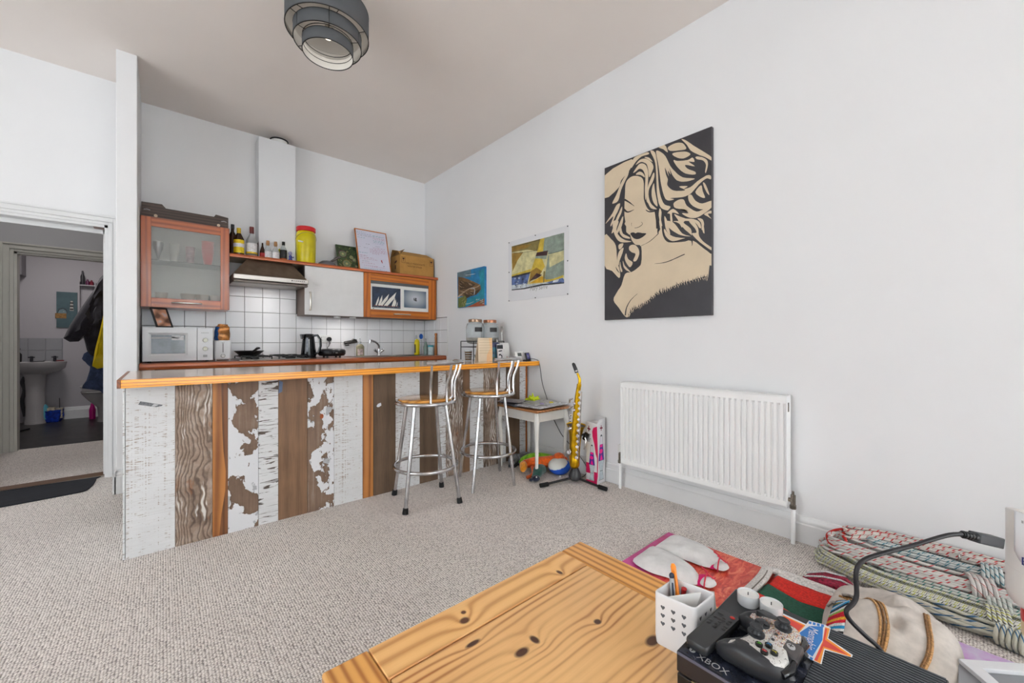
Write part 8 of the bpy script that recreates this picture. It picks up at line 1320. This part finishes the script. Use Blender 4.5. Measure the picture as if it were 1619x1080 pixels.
build('cream_foot', MB().lathe([(.001, .506), (.036, .507), (.041, .513), (.041, .541)], (ax, ay, 0), 32), mat('cream foot', (226, 204, 166), .5, var=.04), t)
Ul = Vector((math.cos(R(fa - 62 + 90)), math.sin(R(fa - 62 + 90)), 0)) * -1
def onlab(a): return Vector((ax + .0634 * math.cos(R(fa + a)), ay + .0634 * math.sin(R(fa + a)), 0))
o1 = onlab(-33); text('lettering', 'B', .022, (o1.x, o1.y, .672), (-math.sin(R(fa - 33)) * -1 * -1, math.cos(R(fa - 33)), 0), (0, 0, 1), mat('navy lettering', (34, 44, 110), .4, var=0), t)
o1 = onlab(-38); art('faint_lettering', t, (o1.x, o1.y, .746), (-math.sin(R(fa - 38)), math.cos(R(fa - 38)), 0), (0, 0, 1), [(0, [(k * 5, 0), (k * 5 + 3, 0), (k * 5 + 3, 5), (k * 5, 5)]) for k in range(3)], [LGREY])
build('mounting_arm', MB().tube([(ax + .04, ay - .04, .62), (1.25, -.30, .61), (1.10, -.38, .58), (.99, -.38, .48)], .008, 8).cyl((.985, -.38, .4505), (.985, -.38, .485), .03), LGREY, t)
# ------------------------------------------------------------------ big flat print lying on the carpet
pm = NT('flower print'); oc = pm.n('TexCoord').outputs['Object']; sy = pm.n('SeparateXYZ', {0: oc}).outputs
n1 = pm.noise(pm.coord((14, 34, 1)), 1, 6, .65, 1.2); n2 = pm.noise(pm.coord((6, 9, 1)), 1, 3, .6)
redo = pm.ramp(n1, [(.30, C(150, 30, 30)), (.45, C(206, 62, 44)), (.58, C(226, 108, 84)), (.72, C(240, 168, 130))])
pink = pm.ramp(n2, [(.35, C(176, 40, 92)), (.6, C(206, 70, 150))]); lav = pm.ramp(n2, [(.42, C(214, 206, 228)), (.58, C(206, 150, 214)), (.7, C(232, 96, 180))])
org = pm.ramp(n1, [(.35, C(206, 30, 30)), (.6, C(232, 96, 40)), (.75, C(250, 190, 110))])
col = pm.mix(pm.step(sy[0], -.02, -.10), redo, org); col = pm.mix(pm.step(pm.math('ADD', sy[1], pm.math('MULTIPLY', n2, .25)), .66, .80), col, pink); col = pm.mix(pm.step(sy[1], -.20, -.30), col, lav)
pm.out(Base_Color=col, Roughness=.3)
PX_ = 1.83
build('flower_print', box(1.47, 2.188, -.42, 1.143, .0005, .006), pm.mat, label='large glossy red and pink flower print lying on the carpet behind the coffee table', cat='poster')
# ------------------------------------------------------------------ white canvas slippers on the print
CAN = mat('white canvas', (226, 225, 224), .9, var=.05, vs=18, bump=.0015, bs=160); PNK = mat('hot pink lining', (222, 16, 110), .7, var=.08); REDT = mat('red ribbon', (206, 44, 70), .6)
def z_(pts, z): return [(x, y, z) for x, y in pts]
for lab, out_, heel in (('puffy white canvas slipper farther from the coffee table', [(2.128, 1.093), (2.03, 1.10), (1.945, 1.09), (1.93, 1.0), (1.955, .93), (1.96, .86), (1.985, .815), (2.05, .79), (2.10, .82), (2.14, .90), (2.15, 1.0)], None), ('puffy white canvas slipper nearer the coffee table', [(1.93, 1.105), (1.84, 1.11), (1.748, 1.098), (1.725, 1.0), (1.745, .92), (1.765, .84), (1.805, .80), (1.865, .82), (1.905, .88), (1.93, .95), (1.94, 1.03)], None)):
    t = thing('canvas_slipper', lab, 'slipper', (sum(p[0] for p in out_) / 11, sum(p[1] for p in out_) / 11, .007), group='white canvas slippers on the print')
    build('upper', MB().pillow(z_(out_, .016), (0, 0, 1), .040, 7, 0, .2, wr=.006, wf=16), CAN, t)
    x, y = out_[6]
    build('pink_lining', MB().pillow(z_([(x - .01, y + .05), (x + .07, y + .035), (x + .10, y), (x + .05, y - .03), (x, y - .02)], .014), (0, 0, 1), .014, 4, 0, .2), PNK, t)
    build('heel_tab', MB().pillow(z_([(x + .01, y + .0), (x + .055, y - .004), (x + .07, y - .035), (x + .045, y - .058), (x + .0, y - .05), (x - .01, y - .02)], .022), (0, 0, 1), .020, 5, 0, .3, wr=.003), CAN, t)
    build('ribbon_tie', MB().tube(crom([(x + .09, y + .03, .05), (x + .06, y - .01, .052), (x + .02, y - .02, .050), (x - .02, y - .03, .016)], 4, False), .0035, 6).tube(crom([(x + .06, y + .0, .052), (x + .04, y - .045, .046), (x + .10, y - .03, .02)], 4, False), .003, 6), REDT, t)
# ------------------------------------------------------------------ striped woollen blanket
t = thing('striped_blanket', 'red and green striped wool blanket with a white border lying on the print', 'blanket', (1.95, .48, .006))
WOOL = lambda n, c: mat(n, c, .95, var=.16, vs=130, bump=.0015, bs=500)
def strip(xa, xb, ya, yb, m, z=.03, name='stripe', nx=6, ny=16, wav=.010, hump=.012):
    rows = []
    for j in range(ny + 1):
        v = j / ny; y = ya + (yb - ya) * v; row = []
        for i in range(nx + 1):
            u = i / nx; w = wav * math.sin(v * 7 + 1.2); x = (xa + (xb - xa) * u) + w - .035 * v * v
            zz_ = z + hump * math.sin(v * 5.2 + x * 14) * .6 + noise.noise(Vector((x * 22, y * 22, 0))) * .004 - (.02 if v < .001 else 0)
            row.append((x, y, max(zz_, .008)))
        rows.append(row)
    return build(name, MB().grid(rows[::-1]), m, t, solid=.006)
strip(2.118, 2.150, .60, .31, WOOL('cream wool', (222, 218, 214)), name='border')
strip(2.002, 2.118, .60, .31, WOOL('red wool', (206, 44, 34)))
strip(1.886, 2.002, .605, .31, WOOL('green wool', (36, 84, 66)))
strip(1.83, 1.886, .61, .31, bpy.data.materials['red wool'])
strip(1.70, 1.83, .61, .31, bpy.data.materials['green wool'])
build('border_fold', MB().tube(crom([(2.165, .635, .022), (2.06, .625, .026), (1.96, .628, .024), (1.84, .635, .024), (1.70, .64, .022)], 5, False), [(.013, .024)] * 21, 10), bpy.data.materials['cream wool'], t)
build('border_fold', MB().tube(crom([(2.165, .64, .020), (2.168, .56, .026), (2.170, .48, .024), (2.165, .40, .026), (2.150, .31, .024)], 5, False), [(.012, .020)] * 21, 10), bpy.data.materials['cream wool'], t)
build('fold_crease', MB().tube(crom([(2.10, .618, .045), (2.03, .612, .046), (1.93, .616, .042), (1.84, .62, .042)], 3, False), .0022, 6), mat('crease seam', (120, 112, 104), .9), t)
t = thing('crimson_pouch', 'crimson mesh pouch with white zips beside the ropes', 'pouch', (2.27, .42, .006))
build('pouch_body', MB().pillow(z_([(2.215, .51), (2.30, .47), (2.345, .42), (2.335, .36), (2.27, .335), (2.20, .35), (2.18, .43)], .020), (0, 0, 1), .022, 6, 0, .3, wr=.006), mat('crimson mesh', (150, 26, 56), .8, var=.4, vs=90), t)
ZIP = mat('zip teeth', (206, 200, 206), .5, var=.5, vs=400)
build('zip', MB().tube([(2.20, .50, .034), (2.23, .44, .046), (2.255, .38, .046), (2.27, .34, .032)], .004, 6), ZIP, t)
build('zip', MB().tube([(2.235, .50, .036), (2.29, .44, .046), (2.33, .375, .034)], .004, 6), ZIP, t)
build('zip', MB().tube([(2.183, .47, .026), (2.192, .41, .038), (2.205, .35, .032)], .0035, 6), bpy.data.materials['crimson mesh'], t)
# ------------------------------------------------------------------ beige rucksack with braided trims and woven strap
from mathutils.bvhtree import BVHTree
t = thing('beige_rucksack', 'slumped beige canvas rucksack with brown braid trims behind the console', 'bag', (2.02, .18, .006))
BEI = mat('beige canvas', (206, 198, 190), .92, var=.07, vs=26, bump=.0012, bs=420)
mbg = MB().pillow(z_([(2.19, .365), (2.225, .30), (2.25, .22), (2.27, .15), (2.20, .09), (2.10, .045), (2.03, .02), (1.90, .0), (1.76, .01), (1.70, .09), (1.70, .22), (1.73, .33), (1.90, .375), (2.06, .385)], .035), (0, 0, 1), .085, 14, 0, .3, wr=.020, wf=8, smooth=4)
def bump_(p, c, r, h): d = (Vector((p.x, p.y)) - Vector(c)).length; return h * math.exp(-(d / r) ** 2)
for v in mbg.v:
    if v.z > .04:
        v.z += bump_(v, (1.90, .25), .09, .030) + bump_(v, (2.08, .18), .035, .028) + bump_(v, (2.0, .15), .03, .020) + bump_(v, (1.90, .14), .03, .018) + bump_(v, (2.0, .06), .08, .03) - bump_(v, (2.0, .215), .022, .026) - bump_(v, (1.90, .175), .022, .03) - bump_(v, (2.06, .125), .018, .02)
build('bag_body', mbg, BEI, t, ang=80)
bvh = BVHTree.FromPolygons([tuple(v) for v in mbg.v], [list(f) for f in mbg.f])
def drape(pts, lift, n=4, ray=(0, 0, 0)):
    """drop points vertically onto the cloth"""
    out_ = []
    for p in crom(pts, n, False):
        h = bvh.ray_cast(Vector((p.x, p.y, .6)), Vector((0, 0, -1)))[0]
        out_.append(Vector((p.x, p.y, (h.z if h else .012) + lift)))
    return out_
BRA = mat('tan braid', (186, 142, 92), .8, var=.3, vs=160); BRD = mat('dark tan braid', (134, 96, 58), .8, var=.3, vs=160)
trim = [(2.03, .345, 0), (2.01, .310, 0), (1.985, .268, 0), (1.945, .236, 0), (1.895, .213, 0), (1.835, .203, 0), (1.77, .203, 0), (1.70, .212, 0)]
for k, m in ((0, BRA), (1, BRD), (2, BRA)):
    build('braid_trim', MB().tube(drape([(x + k * .008, y - k * .009, 0) for x, y, z in trim], .002), (.0045), 6), m, t)
tr2 = [(2.06, .112, 0), (2.00, .106, 0), (1.95, .100, 0), (1.89, .092, 0), (1.83, .093, 0), (1.77, .102, 0), (1.71, .108, 0)]
for k, m in ((0, BRD), (1, BRA)): build('braid_trim', MB().tube(drape([(x, y - k * .008, 0) for x, y, z in tr2], .002), .0045, 6), m, t)
# woven strap in coloured bands
cols = [('tan end', (170, 120, 66)), ('strap blue', (40, 150, 206)), ('strap white', (226, 226, 224)), ('strap navy', (26, 34, 54)), ('strap yellow dots', (196, 176, 60)), ('strap navy', 0), ('strap blue', 0), ('strap white', 0), ('strap blue', 0), ('strap navy', 0), ('strap white', 0), ('strap lime', (150, 190, 90)), ('strap crimson', (206, 24, 50)), ('strap crimson', 0), ('strap orange', (246, 170, 50)), ('strap crimson', 0), ('strap white', 0), ('strap blue', 0), ('strap white', 0), ('strap black', (24, 24, 26)), ('strap white', 0), ('strap black', 0), ('strap white', 0), ('strap black', 0)]
A0, A1, B0, B1 = Vector((1.975, .345, 0)), Vector((2.005, .300, 0)), Vector((1.715, .345, 0)), Vector((1.72, .290, 0))
n = len(cols)
for i, (nm, c) in enumerate(cols):
    m = bpy.data.materials.get(nm) or mat(nm, c, .85, var=.2, vs=300)
    rows = []
    for q in (0, .5, 1):
        f = (i + q) / n; a = A0.lerp(B0, f); b = A1.lerp(B1, f)
        rows.append([p + Vector((0, 0, .004)) for p in drape([a, a.lerp(b, .5), b], .0, 2)])
    build('woven_band', MB().grid(rows[::-1]), m, t, solid=.003)
build('strap_buckle', MB().tube([tuple(p) for p in drape([(2.02, .335, 0), (2.03, .315, 0), (2.015, .300, 0)], .012)], .006, 8).tube([tuple(p) for p in drape([(1.93, .365, 0), (1.95, .35, 0), (1.925, .345, 0)], .010)], .005, 8), STEEL, t)
# ------------------------------------------------------------------ coiled sailing ropes along the right wall
def rope_mat(name, base, fleck, dens=1.0, second=None, freq=34):
    t = NT(name); uv = t.n('UVMap').outputs[0]; s = t.n('SeparateXYZ', {0: uv}).outputs
    w = t.math('ADD', t.math('ADD', t.math('MULTIPLY', s[0], freq), s[1]), t.math('MULTIPLY', t.n('ObjectInfo').outputs['Random'], 7.0)); ws = t.math('FRACT', w)
    g = t.math('FRACT', t.math('ADD', t.math('MULTIPLY', t.math('ADD', s[0], t.n('ObjectInfo').outputs['Random']), freq * 3.0), t.math('MULTIPLY', s[1], 3.0)))
    m = t.math('MULTIPLY', t.step(ws, .16 + .14 * dens, .14 + .14 * dens), t.step(g, .62, .56))
    b = t.math('FRACT', t.math('ADD', t.math('MULTIPLY', s[0], 330), t.math('MULTIPLY', s[1], -3))); h = t.math('SINE', t.math('MULTIPLY', b, 3.1416))
    col = t.mix(m, C(*base), C(*fleck))
    if second: col = t.mix(t.math('MULTIPLY', t.step(t.math('FRACT', t.math('ADD', w, .5)), .25, .23), t.step(g, .5, .55)), col, C(*second))
    col = t.mix(t.math('MULTIPLY', t.math('SUBTRACT', 1.0, h), .25), col, C(110, 106, 100))
    t.out(Base_Color=col, Roughness=.8); t.bump(h, .6, .0012); return t.mat
def hank(lab, path, m, n, hw, hh, seed, wrap=None, r=.0062, spread=1.0):
    rr = random.Random(seed); P = crom(path, 6, False); k = len(P)
    t = thing('rope_coil', lab, 'rope', (P[0].x, P[0].y, 0), group='coiled sailing ropes')
    def side(i):
        a, b = P[max(i - 1, 0)], P[min(i + 1, k - 1)]; d = (b - a); d.z = 0; d.normalize(); return Vector((-d.y, d.x, 0)), d
    for q in range(n):
        th = math.pi * (q + .5) / n; a = hw * (.25 + .75 * abs(math.sin(th * 1.0 + .3))) * rr.uniform(.75, 1.0); zo = hh * math.cos(th) * .95; zo2 = hh * math.cos(th + .35) * .9
        st = rr.uniform(0, .05); i0 = int(rr.uniform(0, 1.9)); fwd, back = [], []
        for i in range(i0, k):
            s_, d = side(i); u = i / (k - 1); fl = (1 + .55 * spread * math.exp(-u * 7)); ph = rr.uniform(-1, 1) * .0015
            fwd.append(P[i] + s_ * (a * fl + ph) + Vector((0, 0, max(zo * fl, -P[i].z + r)))); back.append(P[i] - s_ * (a * fl * .96 - ph) + Vector((0, 0, max(zo2 * fl, -P[i].z + r))))
        s_, d = side(i0); A = fwd[0]; B = back[0]; c = (A + B) / 2; ra = (A - B).length / 2
        arc = [c + s_ * (ra * math.cos(an)) - d * (ra * 1.15 * math.sin(an)) + Vector((0, 0, (A.z - c.z) * math.cos(an))) for an in [math.pi * j / 8 for j in range(1, 8)]]
        pts = fwd[::-1] + arc + back
        pts = [Vector((min(p.x, 2.630), p.y, max(p.z, r))) for p in pts]
        build('rope_strand', MB().tube(pts, r, 8, caps=True), m, t, ang=80)
    if wrap is not None:
        i = int(wrap * (k - 1)); s_, d = side(i); d = Vector((d.x, d.y, 0)); tw = []
        for j in range(16 * 5):
            an = 2 * math.pi * j / 16; tw.append(P[i] + d * (j / 16 * r * 2.15) + s_ * ((hw + .012) * math.cos(an)) + Vector((0, 0, (hh + .013) * math.sin(an))))
        tw = [Vector((min(p.x, 2.632), p.y, max(p.z, r))) for p in tw]
        build('binding_wrap', MB().tube(tw, r * 1.05, 8), m, t, ang=80)
    return t
RA = rope_mat('white rope red tracer', (214, 208, 202), (190, 44, 44), 1.1); RB = rope_mat('white rope teal tracer', (206, 210, 208), (60, 124, 140), 1.5); RC = rope_mat('white rope sparse red', (212, 208, 204), (196, 60, 60), .55, freq=22)
RD_ = rope_mat('white rope green tracer', (206, 208, 202), (76, 140, 132), .5, freq=40); RE = rope_mat('white rope yellow black', (216, 216, 208), (190, 190, 30), 1.0, (40, 44, 44), 44); RF = rope_mat('cream rope blue tracer', (206, 204, 188), (50, 100, 140), 1.3, freq=12); RG = rope_mat('plain grey rope', (176, 172, 164), (150, 148, 144), .5)
hank('plain grey rope coil underneath all the others by the wall', [(2.575, .46, .022), (2.58, .2, .022), (2.58, -.1, .022), (2.58, -.5, .022)], RG, 5, .040, .016, 1, None, .008)
hank('teal flecked rope coil lying second from the wall on top', [(2.575, .30, .135), (2.572, .15, .14), (2.575, 0, .14), (2.575, -.18, .14), (2.575, -.5, .14)], RB, 7, .030, .022, 2, .58, .0055)
hank('red flecked rope coil topmost against the right wall', [(2.560, .40, .150), (2.59, .28, .17), (2.595, .12, .178), (2.595, -.1, .178), (2.595, -.5, .17)], RA, 7, .022, .018, 3, None, .0055)
hank('white rope coil with sparse red dashes in the middle of the pile', [(2.515, .43, .095), (2.495, .27, .100), (2.492, .11, .098), (2.520, -.04, .092), (2.535, -.2, .088), (2.54, -.5, .085)], RC, 9, .042, .028, 4, .56, .0068, 1.3)
hank('white rope coil with green flecks below the red dashed one', [(2.475, .27, .050), (2.470, .10, .058), (2.475, -.04, .055), (2.48, -.2, .050), (2.48, -.5, .045)], RD_, 6, .030, .022, 5, .52, .006)
hank('white rope coil flecked yellow and black', [(2.475, .46, .040), (2.400, .34, .046), (2.375, .22, .048), (2.385, .08, .046), (2.395, -.06, .042), (2.40, -.2, .040), (2.40, -.5, .036)], RE, 9, .036, .026, 6, .66, .0058, 1.2)
hank('cream rope coil with long blue dashes, nearest the coffee table', [(2.375, .24, .028), (2.335, .14, .030), (2.312, .03, .030), (2.315, -.05, .028), (2.290, -.15, .026), (2.26, -.5, .024)], RF, 7, .034, .020, 7, .66, .0068)
build('red_rope', MB().tube(crom([(2.56, .33, .165), (2.57, .42, .16), (2.545, .475, .13), (2.50, .47, .11), (2.47, .44, .105), (2.50, .40, .125), (2.55, .42, .145), (2.57, .36, .165), (2.60, .28, .182), (2.61, .2, .188), (2.61, .06, .19)], 5, False), .0065, 8), mat('red cord', (190, 36, 28), .7, var=.12, vs=120), label='red cord looped at the left end of the rope coils', cat='cord')
t = thing('snap_shackle', 'small steel shackle lying on the rope coils', 'shackle', (2.57, .02, .165))
build('ring', MB().tube([(2.555 + .014 * math.cos(R(a)), .035, .185 + .014 * math.sin(R(a))) for a in range(0, 360, 30)], .0035, 6, True), STEEL, t); build('body', MB().tube([(2.555, .03, .172), (2.56, -.01, .170)], [.008, .006], 8), STEEL, t)
# ------------------------------------------------------------------ white angular frame at the bottom right corner
t = thing('white_frame_stand', 'white framed grey wedge shaped stand at the bottom right corner', 'stand', (1.85, -.08, .006))
GP = mat('grey plastic panel', (140, 142, 147), .4, var=.04)
ol = [(1.892, .027), (2.017, -.107), (2.101, -.197), (2.06, -.40), (1.70, -.40), (1.668, .024)]
build('grey_body', MB().prism(z_(ol[::-1], .006), (0, 0, .080)), GP, t)
def flatbar(pts, m, z0=.0865, z1=.100): return build('frame_bar', MB().prism(z_(pts, z0), (0, 0, z1 - z0)), m, t, bevel=.001)
FW = mat('frame white', (232, 233, 236), .3, var=.01)
def ccw(p): a = sum(p[i][0] * p[(i + 1) % len(p)][1] - p[(i + 1) % len(p)][0] * p[i][1] for i in range(len(p))); return p if a > 0 else p[::-1]
flatbar(ccw([(1.892, .027), (2.017, -.107), (2.101, -.197), (2.075, -.25), (1.967, -.105), (1.892, -.023)]), FW)
flatbar(ccw([(1.892, .027), (1.892, -.023), (1.846, -.054), (1.70, -.16), (1.66, -.14), (1.819, -.030)]), FW)
flatbar(ccw([(2.075, -.25), (2.101, -.197), (2.06, -.40), (2.02, -.40)]), FW)
